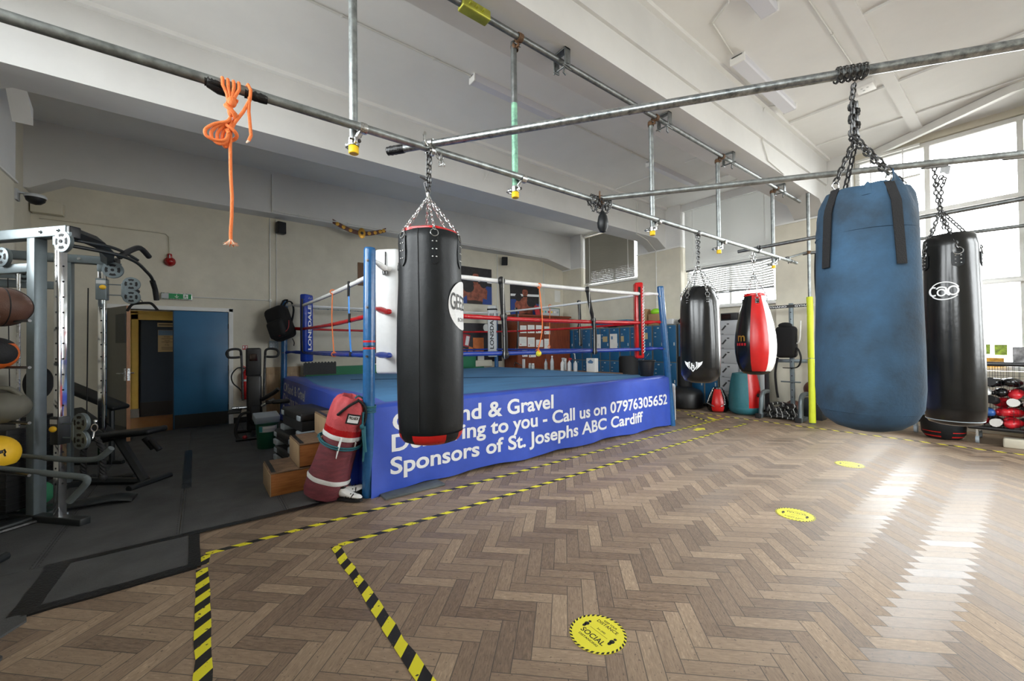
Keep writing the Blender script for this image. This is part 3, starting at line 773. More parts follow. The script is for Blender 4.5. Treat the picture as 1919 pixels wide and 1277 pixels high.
# speed ball and the clutter of chain at the second crossing
k = MB(); k.lathe([(.006, .06), (.022, .045), (.045, 0), (.056, -.06), (.052, -.11), (.030, -.155), (.006, -.165)][::-1], T(3.235, 2.66, 2.80), 20)
t = thing('speed_ball', 'small black speed ball dangling under the chain tangle', 'speed ball', (3.235, 2.66, 2.63)); k.build('bladder', 'leather_black', t, world=True)
chain_mb(MB(), [(3.235, 2.66, 2.86), (3.235, 2.68, 2.95)], .035, .004, .012).build('chain', 'steel_dark', t, world=True)
rnd = random.Random(5)
k = MB()
for q in range(7):
    a = q * .9; pts = []
    for s in range(9):
        w = 2 * PI * s / 8; pts.append((3.10 + .045 * q + .012 * math.sin(a + s), 2.70 + .045 * math.cos(w), 2.955 + .055 * math.sin(w) - (.05 if q % 2 and math.sin(w) < -.5 else 0)))
    chain_mb(k, pts, .034, .004, .013)
tag(k.build('chain_tangle', 'steel_dark'), 'tangle of dark chain wound round the crossing above the speed ball', 'chain')

# ================================================================== PUNCH BAGS
def face_cam(x, y): return math.atan2(-y, -x)
def bag_parts(t, x, y, prof, m, n=56, wob=None, sectors=None, name='body'):
    k = MB(); 
    if sectors:
        P = prof; nn = n
        for s0, s1, mn in sectors:
            k.use(mn); vs = []; w = 10
            for r, z in P:
                for j in range(w + 1):
                    a = math.radians(s0 + (s1 - s0) * j / w) + face_cam(x, y)
                    vs.append((x + r * math.cos(a), y + r * math.sin(a), z))
            k.add(vs, [(i * (w + 1) + j, i * (w + 1) + j + 1, (i + 1) * (w + 1) + j + 1, (i + 1) * (w + 1) + j) for i in range(len(P) - 1) for j in range(w)])
    else:
        k.use(m); k.lathe(prof, T(x, y, 0), n, wob)
    return k.build(name, m if not sectors else None, t, world=True, smooth=50)
def ring_at(mb, c, R, r, ax):
    mb.torus(R, r, T(*c) @ frame_z(ax), 18, 6)
def cylwarp(x, y, R, a0, z0):
    return lambda u, v: (x + R * math.cos(a0 + u / R), y + R * math.sin(a0 + u / R), z0 + v)

# --- black leather bag with red ends, in front of the ring
bx, by = 1.333, 2.70; fc = face_cam(bx, by)
t = thing('punch_bag', 'black leather punch bag with red ends hanging in front of the ring', 'punch bag', (bx, by, .81), group='hanging punch bags')
wob = lambda a, z: 1 + .012 * math.sin(2 * a + z * 2.1) + .010 * math.sin(5 * a + z * 5)
body = bag_parts(t, bx, by, [(.0, .835), (.15, .832), (.196, .845), (.222, .885), (.229, .96), (.232, 1.1), (.236, 1.4), (.235, 1.7), (.226, 2.0), (.222, 2.16), (.226, 2.24), (.222, 2.30), (.205, 2.315), (.19, 2.29)], 'leather_black', wob=wob)
k = MB(); k.lathe([(.205, 2.29), (.200, 2.328), (.16, 2.345), (.10, 2.34), (.0, 2.335)], T(bx, by, 0), 40, wob=lambda a, z: 1 + .04 * math.sin(6 * a)); k.build('top_lining', 'leather_red', t, world=True)
k = MB().use('leather_red')
for q in range(12):
    a0 = q * 30; k.use('leather_red' if q % 3 else 'leather_black'); vs = []
    P = [(.228, .90), (.220, .868), (.198, .838), (.15, .820), (.0, .815)]
    for r, z in P:
        for j in range(5):
            a = math.radians(a0 + 30 * j / 4); vs.append((bx + (r + .002) * math.cos(a), by + (r + .002) * math.sin(a), z - .004))
    k.add(vs, [(i * 5 + j, i * 5 + j + 1, (i + 1) * 5 + j + 1, (i + 1) * 5 + j) for i in range(4) for j in range(4)])
k.build('base_cap', None, t, world=True)
a = fc - .34
MB().tube([(bx + (r + .001) * math.cos(a + .02 * math.sin(z * 5)), by + (r + .001) * math.sin(a + .02 * math.sin(z * 5)), z) for r, z in [(.232, .92), (.235, 1.2), (.238, 1.5), (.236, 1.75), (.229, 2.0), (.224, 2.15), (.229, 2.25), (.222, 2.31)]], .0025, 6).build('seam', 'rubber_black', t, world=True)
def tab(t, x, y, R, a, z0, z1, w, rivets=True, m='leather_black', ringR=.026, mring='steel', up=.035):
    k = MB()
    def fn(u, v, d=.006):
        sw = w * (1 if v > .3 else math.sqrt(max(0, 1 - ((.3 - v) / .3) ** 2)) * .85 + .15)
        aa = a + (u - .5) * sw / R
        return (x + (R + d) * math.cos(aa), y + (R + d) * math.sin(aa), z0 + v * (z1 - z0))
    k.slab(fn, 6, 10, (-.006 * math.cos(a), -.006 * math.sin(a), 0)); o = k.build('strap', m, t, world=True)
    if rivets:
        k = MB()
        for v in (.25, .5, .75):
            for u in (.3, .7):
                p = fn(u, v, .007); k.sphere(p, .0055, 8, 6)
        r = MB(); r.v = [tuple(Vector(p) - Vector(t.location)) for p in k.v]; r.f = k.f; r.m = k.m; r.build('rivets', 'steel', o)
    cx, cy = x + (R + .004) * math.cos(a), y + (R + .004) * math.sin(a)
    k = MB(); k.torus(ringR, .0032, T(cx, cy, z1 + ringR * .3) @ RZ(a) @ RY(PI / 2 - .2), 18, 6)
    r = MB(); r.v = [tuple(Vector(p) - Vector(t.location)) for p in k.v]; r.f = k.f; r.m = k.m; r.build('d_ring', mring, o)
    return (cx, cy, z1 + ringR * 1.1)
tops = [tab(t, bx, by, .226, fc + math.radians(d), 2.06, 2.27, .062) for d in (8, 68, 128, 188, 248, -54)]
hub = (1.323, 2.70, 2.60)
for p in tops:
    chain_mb(MB(), [p, hub], .038, .0038, .0125).build('chain', 'steel', t, world=True)
k = MB(); chain_mb(k, [(1.315, 2.69, 2.70), (1.315, 2.68, 2.92), (1.315, 2.73, 2.975)], .046, .0055, .017); chain_mb(k, [(1.33, 2.69, 2.70), (1.33, 2.665, 2.93), (1.33, 2.72, 2.98)], .046, .0055, .017)
chain_mb(k, [hub, (1.300, 2.70, 2.70)], .05, .004, .014); chain_mb(k, [hub, (1.345, 2.70, 2.72)], .05, .004, .014); k.build('hanging_chain', 'steel_dark', t, world=True)
k = MB(); k.cyl((1.323, 2.70, 2.575), (1.323, 2.70, 2.625), .011, 12); k.torus(.015, .0035, T(1.323, 2.70, 2.64) @ RX(PI / 2), 14, 6); k.build('swivel', 'chrome', t, world=True)
k = MB(); k.tube([(1.25, 2.68, 2.725), (1.30, 2.69, 2.715), (1.335, 2.70, 2.71)], .007, 8); k.build('bolt', 'steel_dark', t, world=True)
a0 = fc + math.radians(70)
k = MB(); wv = cylwarp(bx, by, .2405, a0, 1.79)
vs = [wv(0, 0)] + [wv(.165 * math.cos(2 * PI * q / 40), .175 * math.sin(2 * PI * q / 40)) for q in range(40)]
k.use('print_white')
for rr, pr in ((1.0, .72), (.72, .4)):
    a_ = [wv(.165 * rr * math.cos(2 * PI * q / 40), .175 * rr * math.sin(2 * PI * q / 40)) for q in range(40)]; b_ = [wv(.165 * pr * math.cos(2 * PI * q / 40), .175 * pr * math.sin(2 * PI * q / 40)) for q in range(40)]
    k.add(a_ + b_, [(q, (q + 1) % 40, 40 + (q + 1) % 40, 40 + q) for q in range(40)])
c_ = [wv(.066 * math.cos(2 * PI * q / 40), .07 * math.sin(2 * PI * q / 40)) for q in range(40)]; k.add(c_, [tuple(range(40))])
k.use('print_black')
wv2 = cylwarp(bx, by, .2425, a0, 1.76)
k.text('GEEZERS', .105, None, .30, warp=lambda u, v: wv2(u, v * (1.15 - .5 * max(0, min(1, (u + .15) / .3)) * (1 if u < 0 else 1) + (.25 if u > .05 else 0))), bold=.01, align='C')
wv3 = cylwarp(bx, by, .2425, a0, 1.675); k.text('BOXING', .028, None, .15, warp=wv3, align='C')
k.build('logo', None, t, world=True, smooth=None)
tg = thing('loose_chain', 'bundle of spare chain hooked beside the coupler of the black leather bag', 'chain', (1.40, 2.68, 2.85))
k = MB(); chain_mb(k, [(1.37, 2.69, 2.97), (1.38, 2.66, 2.90), (1.41, 2.66, 2.86), (1.43, 2.68, 2.91), (1.40, 2.67, 2.84), (1.44, 2.67, 2.85), (1.42, 2.69, 2.96)], .034, .0035, .011); k.build('links', 'steel', tg, world=True)

# --- glossy black bag with winged h badge
bx, by = 5.215, 2.70; fc = face_cam(bx, by)
t = thing('punch_bag', 'wide glossy black punch bag with a small winged white badge', 'punch bag', (bx, by, .98), group='hanging punch bags')
bag_parts(t, bx, by, [(.0, .985), (.12, .99), (.195, 1.02), (.232, 1.09), (.240, 1.2), (.243, 1.5), (.238, 1.75), (.232, 1.95), (.225, 2.05), (.205, 2.14), (.165, 2.21), (.13, 2.245), (.10, 2.25), (.07, 2.22)], 'leather_gloss', wob=lambda a, z: 1 + .018 * math.sin(6 * a + z) * (1 if z > 1.9 else .3))
tops = [tab(t, bx, by, .222, fc + math.radians(d), 2.00, 2.12, .05, m='leather_gloss') for d in (-38, 25, 85, 145, 205, 265)]
hub = (5.20, 2.70, 2.545)
for p in tops: chain_mb(MB(), [p, (bx + (p[0] - bx) * .62, by + (p[1] - by) * .62, 2.28), hub], .040, .0048, .015).build('chain', 'steel', t, world=True)
k = MB(); chain_mb(k, [hub, (5.18, 2.69, 2.66), (5.175, 2.70, 2.93)], .052, .0068, .020); chain_mb(k, [hub, (5.235, 2.71, 2.66), (5.24, 2.70, 2.93)], .052, .0068, .020); k.build('hanging_chain', 'steel_dark', t, world=True)
MB().lathe([(.030, -.045), (.036, -.02), (.034, .03), (.028, .045)], T(5.21, 2.70, 2.96) @ RY(PI / 2), 16).build('hook_clamp', 'steel_dark', t, world=True)
wv = cylwarp(bx, by, .2445, fc - math.radians(21), 1.215)
k = MB().use('print_white')
def poly(mb, pts, w): mb.add([w(*p) for p in pts], [tuple(range(len(pts)))])
poly(k, [(-.055, .052), (.055, .052), (.055, -.006), (0, -.075), (-.055, -.006)], wv)
for s in (-1, 1):
    poly(k, [(s * .060, .045), (s * .085, .045), (s * .118, .062), (s * .105, .022), (s * .07, -.018), (s * .035, -.050), (s * .060, -.008)], wv)
k.use('print_black'); wv2 = cylwarp(bx, by, .2465, fc - math.radians(21), 1.19)
poly(k, [(-.042, .066), (.042, .066), (.042, .022), (0, -.034), (-.042, .022)], cylwarp(bx, by, .2458, fc - math.radians(21), 1.19))
k.use('print_white'); k.text('h', .064, None, .038, warp=cylwarp(bx, by, .2475, fc - math.radians(21), 1.186), bold=.03, align='C')
k.build('logo', None, t, world=True, smooth=None)

# --- red, black and white teardrop bag
bx, by = 6.935, 2.70; fc = face_cam(bx, by)
t = thing('punch_bag', 'teardrop shaped red, black and white punch bag', 'punch bag', (bx, by, 1.0), group='hanging punch bags')
P = [(.0, 1.005), (.10, 1.008), (.17, 1.03), (.225, 1.09), (.262, 1.20), (.283, 1.35), (.287, 1.48), (.278, 1.62), (.252, 1.80), (.212, 1.98), (.172, 2.12), (.15, 2.20), (.142, 2.25), (.13, 2.27), (.10, 2.265), (0, 2.26)]
sect = [(-14 + 52 * i - (0 if i < 7 else 4), -14 + 52 * (i + 1) - (4 if i >= 6 else 0), ('leather_red', 'leather_white', 'leather_gloss')[(0, 1, 2, 0, 1, 2, 2)[i]]) for i in range(7)]
bag_parts(t, bx, by, P, None, sectors=sect)
k = MB(); k.lathe([(.0, 1.0), (.10, 1.003), (.172, 1.024), (.207, 1.06), (.20, 1.066)], T(bx, by, 0), 36); k.build('base_cap', 'leather_gloss', t, world=True)
MB().lathe([(.146, 2.235), (.150, 2.25), (.142, 2.275), (.125, 2.28)], T(bx, by, 0), 32).build('top_rim', 'leather_red', t, world=True)
tops = [tab(t, bx, by, .168, fc + math.radians(d), 2.06, 2.19, .05, m='leather_gloss') for d in (12, 80, 150, 220, 290)]
hub = (6.915, 2.70, 2.60)
for p in tops: chain_mb(MB(), [p, hub], .040, .0048, .015).build('chain', 'steel', t, world=True)
k = MB(); chain_mb(k, [hub, (6.92, 2.70, 2.75)], .05, .005, .017); chain_mb(k, [(6.92, 2.70, 2.74), (6.86, 2.70, 2.80), (6.88, 2.70, 2.93)], .07, .006, .024); chain_mb(k, [(6.92, 2.70, 2.74), (6.98, 2.70, 2.80), (6.96, 2.70, 2.93)], .07, .006, .024); k.build('hanging_chain', 'steel', t, world=True)
k = MB().use('gold'); k.text('m', .13, None, .125, warp=lambda u, v: (bx + .292 * math.cos(fc - math.radians(40) + u / .292), by + .292 * math.sin(fc - math.radians(40) + u / .292), 1.53 + v), bold=.015, align='C')
k.use('glove_red')
for q in range(4): poly(k, [(-.10 + q * .045, 0), (-.068 + q * .045, 0), (-.068 + q * .045, .04), (-.10 + q * .045, .04)], cylwarp(bx, by, .292, fc - math.radians(38), 1.46))
k.build('logo', None, t, world=True, smooth=None)

# --- big blue canvas bag
bx, by = 2.865, .56; fc = face_cam(bx, by)
t = thing('punch_bag', 'big worn blue canvas punch bag with black webbing straps, nearest at right', 'punch bag', (bx, by, 1.02), group='hanging punch bags')
def wobb(a, z):
    f = max(0, (z - 2.12) / .2)
    return 1 + .010 * math.sin(3 * a + z * 3) + f * (.07 * math.sin(5 * a + 1) + .05 * math.sin(9 * a))
bag_parts(t, bx, by, [(.0, 1.022), (.08, 1.026), (.14, 1.045), (.19, 1.085), (.221, 1.15), (.2285, 1.25), (.227, 1.45), (.222, 1.65), (.217, 1.85), (.214, 2.0), (.212, 2.12), (.207, 2.20), (.192, 2.27), (.172, 2.31), (.155, 2.315), (.14, 2.28), (.0, 2.26)], 'canvas_blue', 64, wobb)
k = MB(); k.torus(.2135, .0022, T(bx, by, 2.075), 48, 5); k.torus(.215, .0016, T(bx, by, 1.135), 48, 5); k.build('seam', 'canvas_blue', t, world=True)
def flap(a0, w, h, seed):
    k = MB(); k.slab(lambda u, v: (bx + (.185 - .02 * v + .01 * math.sin(u * 6 + seed)) * math.cos(a0 + (u - .5) * w * (1 - .5 * v)), by + (.185 - .02 * v + .01 * math.sin(u * 6 + seed)) * math.sin(a0 + (u - .5) * w * (1 - .5 * v)), 2.25 + v * h * (1 - abs(u - .5))), 8, 4, (-.006 * math.cos(a0), -.006 * math.sin(a0), 0)); k.build('loose_cloth', 'canvas_blue', t, world=True)
flap(fc + .85, .7, .13, 1); flap(fc - 1.0, .6, .08, 2); flap(fc + .1, .8, .07, 4); flap(fc + 2.6, .9, .10, 3)
ends = []
for d, z0 in ((-44, 1.90), (37, 1.88), (125, 1.9), (215, 1.9)):
    a = fc + math.radians(d); sgn = -1 if d < 0 else 1
    P = []
    for s in range(13):
        v = s / 12; z = z0 + v * .42
        R = .222 + .004 * (1 - v) if z < 2.2 else .222 - (z - 2.2) * .35
        P.append((a - sgn * .10 * v, R, z))
    k = MB(); hw = .022
    vs = []
    for aa, R, z in P:
        for q, rr in ((-1, 0), (1, 0), (1, .006), (-1, .006)): vs.append((bx + (R + rr) * math.cos(aa + q * hw / R), by + (R + rr) * math.sin(aa + q * hw / R), z))
    fs = [(i * 4 + j, i * 4 + (j + 1) % 4, (i + 1) * 4 + (j + 1) % 4, (i + 1) * 4 + j) for i in range(12) for j in range(4)] + [(0, 3, 2, 1), (48, 49, 50, 51)]
    k.add(vs, fs); k.build('strap', 'web_black', t, world=True)
    aa, R, z = P[-1]; e = (bx + R * math.cos(aa), by + R * math.sin(aa), z + .02)
    k = MB(); k.torus(.021, .0035, T(*e) @ RZ(aa) @ RX(PI / 2), 16, 6); k.build('d_ring', 'steel', t, world=True); ends.append((e[0], e[1], e[2] + .015))
hub = Vector((2.838, .585, 2.72))
for i, e in enumerate(ends):
    k = MB(); chain_mb(k, [e, hub + Vector((.012 * math.cos(i * 1.6), .012 * math.sin(i * 1.6), -.10)), hub + Vector((.012 * math.cos(i * 1.6), .012 * math.sin(i * 1.6), .09))], .050, .0052, .0165); k.build('chain', 'steel_dark', t, world=True)
k = MB(); chain_mb(k, [hub + Vector((.0, 0, -.06)), hub + Vector((-.014, .01, .0)), hub + Vector((.0, .01, .10)), hub + Vector((.01, 0, .20))], .042, .0042, .014); chain_mb(k, [hub + Vector((.02, 0, -.05)), hub + Vector((.016, .01, .12)), hub + Vector((.02, 0, .21))], .042, .0042, .014)
A = Vector((2.838, .64, 2.995))
for q in range(5):
    c0 = A0 + dA * ((Vector((2.86, .59, 0)) - Vector((A0.x, A0.y, 0))).dot(dA) - .065 + q * .03)
    s = Vector((-dA.y, dA.x, 0))
    chain_mb(k, [(c0 + s * (.034 * math.cos(w)) + Vector((0, 0, .034 * math.sin(w)))) for w in [2 * PI * m_ / 12 for m_ in range(13)]], .040, .0042, .0135)
k.build('hanging_chain', 'steel_dark', t, world=True)

# --- tall black bag with the looped white logo, and the bag hanging behind it
bx, by = 5.01, .425; fc = face_cam(bx, by)
t = thing('punch_bag', 'tall plain black punch bag with a looped white logo at right', 'punch bag', (bx, by, .79), group='hanging punch bags')
bag_parts(t, bx, by, [(.0, .795), (.10, .80), (.152, .815), (.178, .86), (.185, .95), (.184, 1.3), (.180, 1.6), (.174, 1.9), (.168, 2.15), (.166, 2.28), (.158, 2.36), (.13, 2.39), (.11, 2.36)], 'leather_gloss', wob=lambda a, z: 1 + .02 * math.sin(4 * a + 1) * (1 if z > 2 else .2))
MB().torus(.170, .004, T(bx, by, .842), 40, 6).build('seam', 'grey_plastic', t, world=True)
tops = [tab(t, bx, by, .170, fc + math.radians(d), 2.10, 2.22, .075, m='leather_black', ringR=.03) for d in (14, -62, 90, 166, 242)]
hub = (4.935, .47, 2.60)
for p in tops: chain_mb(MB(), [p, hub], .044, .0052, .017).build('chain', 'steel_dark', t, world=True)
k = MB(); chain_mb(k, [hub, (4.915, .49, 2.75), (4.91, .495, 2.97)], .050, .006, .019); chain_mb(k, [hub, (4.95, .46, 2.80), (4.97, .44, 2.86), (4.94, .46, 2.88), (4.92, .49, 2.80)], .048, .0055, .018); chain_mb(k, [hub, (4.95, .46, 2.50), (4.955, .45, 2.44)], .044, .005, .016); k.build('hanging_chain', 'steel_dark', t, world=True)
k = MB().use('print_white'); wv = cylwarp(bx, by, .1785, fc - math.radians(15), 1.905)
def band(mb, pts, w, th):
    n = len(pts); L = []
    for i in range(n):
        a_, b_ = pts[max(0, i - 1)], pts[min(n - 1, i + 1)]; dx, dy = b_[0] - a_[0], b_[1] - a_[1]; l = math.hypot(dx, dy) or 1
        L.append((pts[i][0] - dy / l * th / 2, pts[i][1] + dx / l * th / 2)); L.append((pts[i][0] + dy / l * th / 2, pts[i][1] - dx / l * th / 2))
    mb.add([w(*p) for p in L], [(2 * i, 2 * i + 1, 2 * i + 3, 2 * i + 2) for i in range(n - 1)])
def arc(cx, cy, rx, ry, a, b, n=24): return [(cx + rx * math.cos(math.radians(a + (b - a) * i / n)), cy + ry * math.sin(math.radians(a + (b - a) * i / n))) for i in range(n + 1)]
band(k, arc(.005, .005, .088, .072, 20, 215), wv, .008); band(k, arc(.005, .0, .088, .066, 215, 330), wv, .009)
band(k, arc(-.060, .004, .030, .034, 60, 300), wv, .012); band(k, arc(-.01, -.008, .024, .026, 0, 360), wv, .011); band(k, arc(-.01, .018, .030, .020, 20, 170), wv, .011)
band(k, [(.018, .026), (.022, -.02), (.038, -.034)], wv, .011); band(k, arc(.058, .004, .028, .034, 0, 360), wv, .012)
k.build('logo', None, t, world=True, smooth=None)
bx, by = 9.05, .89
t = thing('punch_bag', 'black punch bag with red patches round its foot, standing behind the tall black bag', 'punch bag', (bx, by, 0))
k = MB(); k.lathe([(.0, .0), (.12, .002), (.19, .02), (.24, .09), (.25, .24), (.25, 1.0), (.23, 1.3), (.20, 1.38), (.0, 1.38)], T(bx, by, 0), 40); k.build('body', 'leather_black', t, world=True)
k = MB()
for q in range(12):
    if q % 3 == 0: continue
    vs = [(bx + (r + .002) * math.cos(math.radians(q * 30 + 7.5 * j)), by + (r + .002) * math.sin(math.radians(q * 30 + 7.5 * j)), z) for r, z in ((.244, .13), (.215, .05), (.14, .006)) for j in range(5)]
    k.add(vs, [(i * 5 + j, i * 5 + j + 1, i * 5 + j + 6, i * 5 + j + 5) for i in range(2) for j in range(4)])
k.build('base_cap', 'leather_red', t, world=True)

# --- orange rope knotted on the long tube
t = thing('knotted_rope', 'orange rope knotted round the long tube, its frayed end hanging down', 'rope', (.13, 2.67, 2.05))
RR = .0085
k = MB()
for q, x in enumerate((.098, .122, .148, .172)):
    pts = [(x + .010 * q * (1 if s < 3 else 0) * 0 + (.135 - x) * max(0, (s - 7) / 3) * .7, 2.70 + .036 * math.cos(w), 2.945 + .036 * math.sin(w)) for s, w in enumerate([PI * .5 + PI * 1.5 * i / 7 for i in range(8)])]
    pts = [(x, 2.72, 2.978), (x, 2.69, 2.984), (x, 2.665, 2.965), (x, 2.658, 2.93), (x + (.135 - x) * .5, 2.655, 2.885), (.132 + .006 * (q - 1.5), 2.655, 2.845)]
    k.tube(pts, RR, 10)
k.build('turns', 'orange_rope', t, world=True)
k = MB()
hel = [(.135 + .026 * math.cos(w), 2.655 + .020 * math.sin(w), 2.868 - .016 * w) for w in [i * .5 for i in range(30)]]
k.tube(hel, RR * 1.1, 10); k.tube([(.135 + .018 * math.cos(w + 2), 2.655 + .018 * math.sin(w + 2), 2.85 - .022 * w) for w in [i * .5 for i in range(18)]], RR * 1.2, 10)
k.sphere((.139, 2.65, 2.845), (.022, .020, .030), 14, 10); k.sphere((.133, 2.65, 2.79), (.016, .016, .03), 14, 10)
k.build('knot', 'orange_rope', t, world=True)
k = MB()
for q, (wd, dp) in enumerate(((.108, .0), (.082, .012), (.056, .004), (.034, .016))):
    y = 2.645 + .007 * q
    k.tube(sm([(.132, y, 2.755), (.115, y - .006, 2.725), (.13 - wd * .62, y - .008, 2.695), (.13 - wd * .95, y - .006, 2.660), (.13 - wd, y - .004, 2.635), (.13 - wd * .88, y - .002, 2.618 - dp * .4), (.13 - wd * .55, y, 2.612 - dp), (.13 - wd * .18, y, 2.628), (.122, y, 2.67), (.134, y, 2.72)], 6), RR, 10)
k.build('loops', 'orange_rope', t, world=True)
MB().tube([(.205, 2.73, 2.975), (.215, 2.68, 2.985), (.226, 2.66, 2.95), (.222, 2.655, 2.89), (.190, 2.65, 2.81), (.150, 2.65, 2.735), (.138, 2.65, 2.70)], RR, 10).build('loops', 'orange_rope', t, world=True)
MB().tube([(.219, 2.654, 2.90), (.216, 2.652, 2.82), (.222, 2.65, 2.74), (.226, 2.65, 2.69), (.215, 2.65, 2.655)], RR, 10).build('loose_end', 'orange_rope', t, world=True)
MB().tube([(.215, 2.65, 2.656), (.203, 2.65, 2.640)], [.007, .003], 8).build('frayed_tip', 'rope_frayed', t, world=True)
MB().tube([(.134, 2.65, 2.74), (.131, 2.66, 2.60), (.133, 2.665, 2.45), (.139, 2.665, 2.33), (.137, 2.665, 2.22), (.132, 2.665, 2.13), (.133, 2.665, 2.095)], RR, 10).build('tail', 'orange_rope', t, world=True)
k = MB().use('orange_rope')
for q in range(46):
    k.use('rope_frayed' if q % 3 else 'orange_rope'); w = q * 2.4; rr = .006 + .033 * math.sqrt((q + 1) / 46)
    k.tube([(.133, 2.665, 2.10), (.133 + rr * .5 * math.cos(w), 2.665 + rr * .5 * math.sin(w), 2.078), (.133 + rr * math.cos(w), 2.665 + rr * math.sin(w), 2.052 + .010 * rnd.random() + .012 * rr / .04)], [.003, .002, .0012], 5)
k.build('frayed_tip', None, t, world=True)

# ================================================================== BOXING RING
RX0, RX1, RY0, RY1, RZT = 1.40, 6.80, 4.14, 9.48, .90
ring = thing('boxing_ring', 'raised boxing ring with blue canvas floor, blue corner posts and white, red and blue ropes', 'boxing ring', (4.1, 6.8, 0))
MB().box(RX0 + .06, RX1 - .06, RY0 + .06, RY1 - .06, 0, .82).build('platform', 'black_matte', ring, world=True)
k = MB()
def cz(x, y):
    e = min(x - RX0, RX1 - x, y - RY0, RY1 - y)
    return RZT - .05 * max(0, 1 - e / .05) ** 2 + .004 * math.sin(x * 2.1) * math.sin(y * 1.7)
def cu(u): return u * .08 if u < .5 else u
xs = [RX0, RX0 + .015, RX0 + .04, RX0 + .08] + [RX0 + .08 + (RX1 - RX0 - .16) * i / 24 for i in range(1, 25)] + [RX1 - .04, RX1 - .015, RX1]
ys = [RY0, RY0 + .015, RY0 + .04, RY0 + .08] + [RY0 + .08 + (RY1 - RY0 - .16) * i / 24 for i in range(1, 25)] + [RY1 - .04, RY1 - .015, RY1]
k.slab(lambda u, v: (xs[round(u * (len(xs) - 1))], ys[round(v * (len(ys) - 1))], cz(xs[round(u * (len(xs) - 1))], ys[round(v * (len(ys) - 1))])), len(xs) - 1, len(ys) - 1, (0, 0, -.05))
cv = k.build('canvas', 'ring_canvas', ring, world=True)
k = MB(); k.slab(lambda u, v: (2.2 + u * 4.55 + .01 * v, 7.75 - u * 3.03 + .03 * v, .907 + .004 * math.sin(v * PI)), 30, 3, (0, 0, -.006))  # narrow dark line crossing the canvas diagonally
o = MB(); o.v = [tuple(Vector(p) - Vector(ring.location)) for p in k.v]; o.f = k.f; o.m = k.m; o.build('seam', 'ring_canvas_dark', cv)
posts = [((1.335, 4.125), (1.362, 4.105), 2.51), ((6.86, 4.10), (6.655, 4.17), 2.555), ((6.78, 9.52), (6.75, 9.50), 2.50), ((1.36, 9.56), (1.40, 9.54), 2.50)]
def post_at(i, z):
    (a, b), (c, d), h = posts[i]; f = z / h; return (a + (c - a) * f, b + (d - b) * f, z)
for i, (a, b_, h) in enumerate(posts):
    k = MB(); pts = [(r, z) for r, z in ((.058, 0), (.058, h - .03), (.056, h - .012), (.050, h - .002), (.0, h))]
    vs = []; n = 24
    for r, z in pts:
        c = post_at(i, z)
        vs += [(c[0] + r * math.cos(2 * PI * j / n), c[1] + r * math.sin(2 * PI * j / n), z) for j in range(n)]
    k.add(vs, [(q * n + j, q * n + (j + 1) % n, (q + 1) * n + (j + 1) % n, (q + 1) * n + j) for q in range(len(pts) - 1) for j in range(n)])
    p = k.build('post', 'post_blue', ring, world=True)
    for z in (2.37, 1.90, 1.41):
        c = post_at(i, z); a = face_cam(c[0], c[1]) - .35
        k = MB(); d = Vector((math.cos(a), math.sin(a), 0)); q0 = Vector(c) + d * .052
        k.cyl(q0[:], (q0 + d * .014)[:], .014, 6); k.cyl(q0[:], (q0 + d * .024)[:], .007, 8)
        o = MB(); o.v = [tuple(Vector(p_) - Vector(ring.location)) for p_ in k.v]; o.f = k.f; o.m = k.m; o.build('bolt', 'steel_dark', p)
    if i == 0:
        k = MB()
        for z, w_, m_ in ((1.56, .020, 'leather_red'), (1.51, .012, 'tape_black'), (1.49, .02, 'leather_red')):
            k.use(m_); c = post_at(0, z); k.lathe([(.0585, -w_ / 2), (.0595, 0), (.0585, w_ / 2)], T(*c), 24, capb=False, capt=False, wob=lambda a, z: 1)
        o = MB(); o.v = [tuple(Vector(p_) - Vector(ring.location)) for p_ in k.v]; o.f = k.f; o.m = k.m; o.mats = k.mats; o.build('tape_band', None, p)
rc = [(1.62, 4.385), (6.46, 4.385), (6.47, 9.24), (1.66, 9.20)]
ROPE = [(2.37, 'tape_white', .030, .02), (1.895, 'tape_red', .030, .03), (1.41, 'tape_blue', .030, .012)]
def rope_z(z, u, sag): return z - sag * math.sin(PI * u)
for z, m, r, sag in ROPE:
    for i in range(4):
        a, b_ = rc[i], rc[(i + 1) % 4]; n = 26
        za = z + (.05 if z > 2.3 and i in (1, 2) else 0); zb = z + (.05 if z > 2.3 and (i + 1) % 4 in (1, 2) else 0)
        pts = [(a[0] + (b_[0] - a[0]) * q / n, a[1] + (b_[1] - a[1]) * q / n, rope_z(za + (zb - za) * q / n, q / n, sag)) for q in range(n + 1)]
        rr = [r * (1 + .06 * math.sin(q * 2.3 + i)) * (.78 if i in (1, 2) else 1) for q in range(n + 1)]
        MB().tube(pts, rr, 12).build('rope', m, ring, world=True)
    for i in range(4):
        c = post_at(i, z + (.03 if z > 2.3 else 0)); a = rc[i]
        zz = z + (.05 if z > 2.3 and i in (1, 2) else 0)
        k = MB(); k.tube(sm([c, ((c[0] * .6 + a[0] * .4), (c[1] * .6 + a[1] * .4), (c[2] + zz) / 2 + .012), (a[0], a[1], zz)], 5), [.020, .024, .032, .030, .024, .020, .026, .034, .036, .036, .034], 10)
        k.build('rope_link', m, ring, world=True)
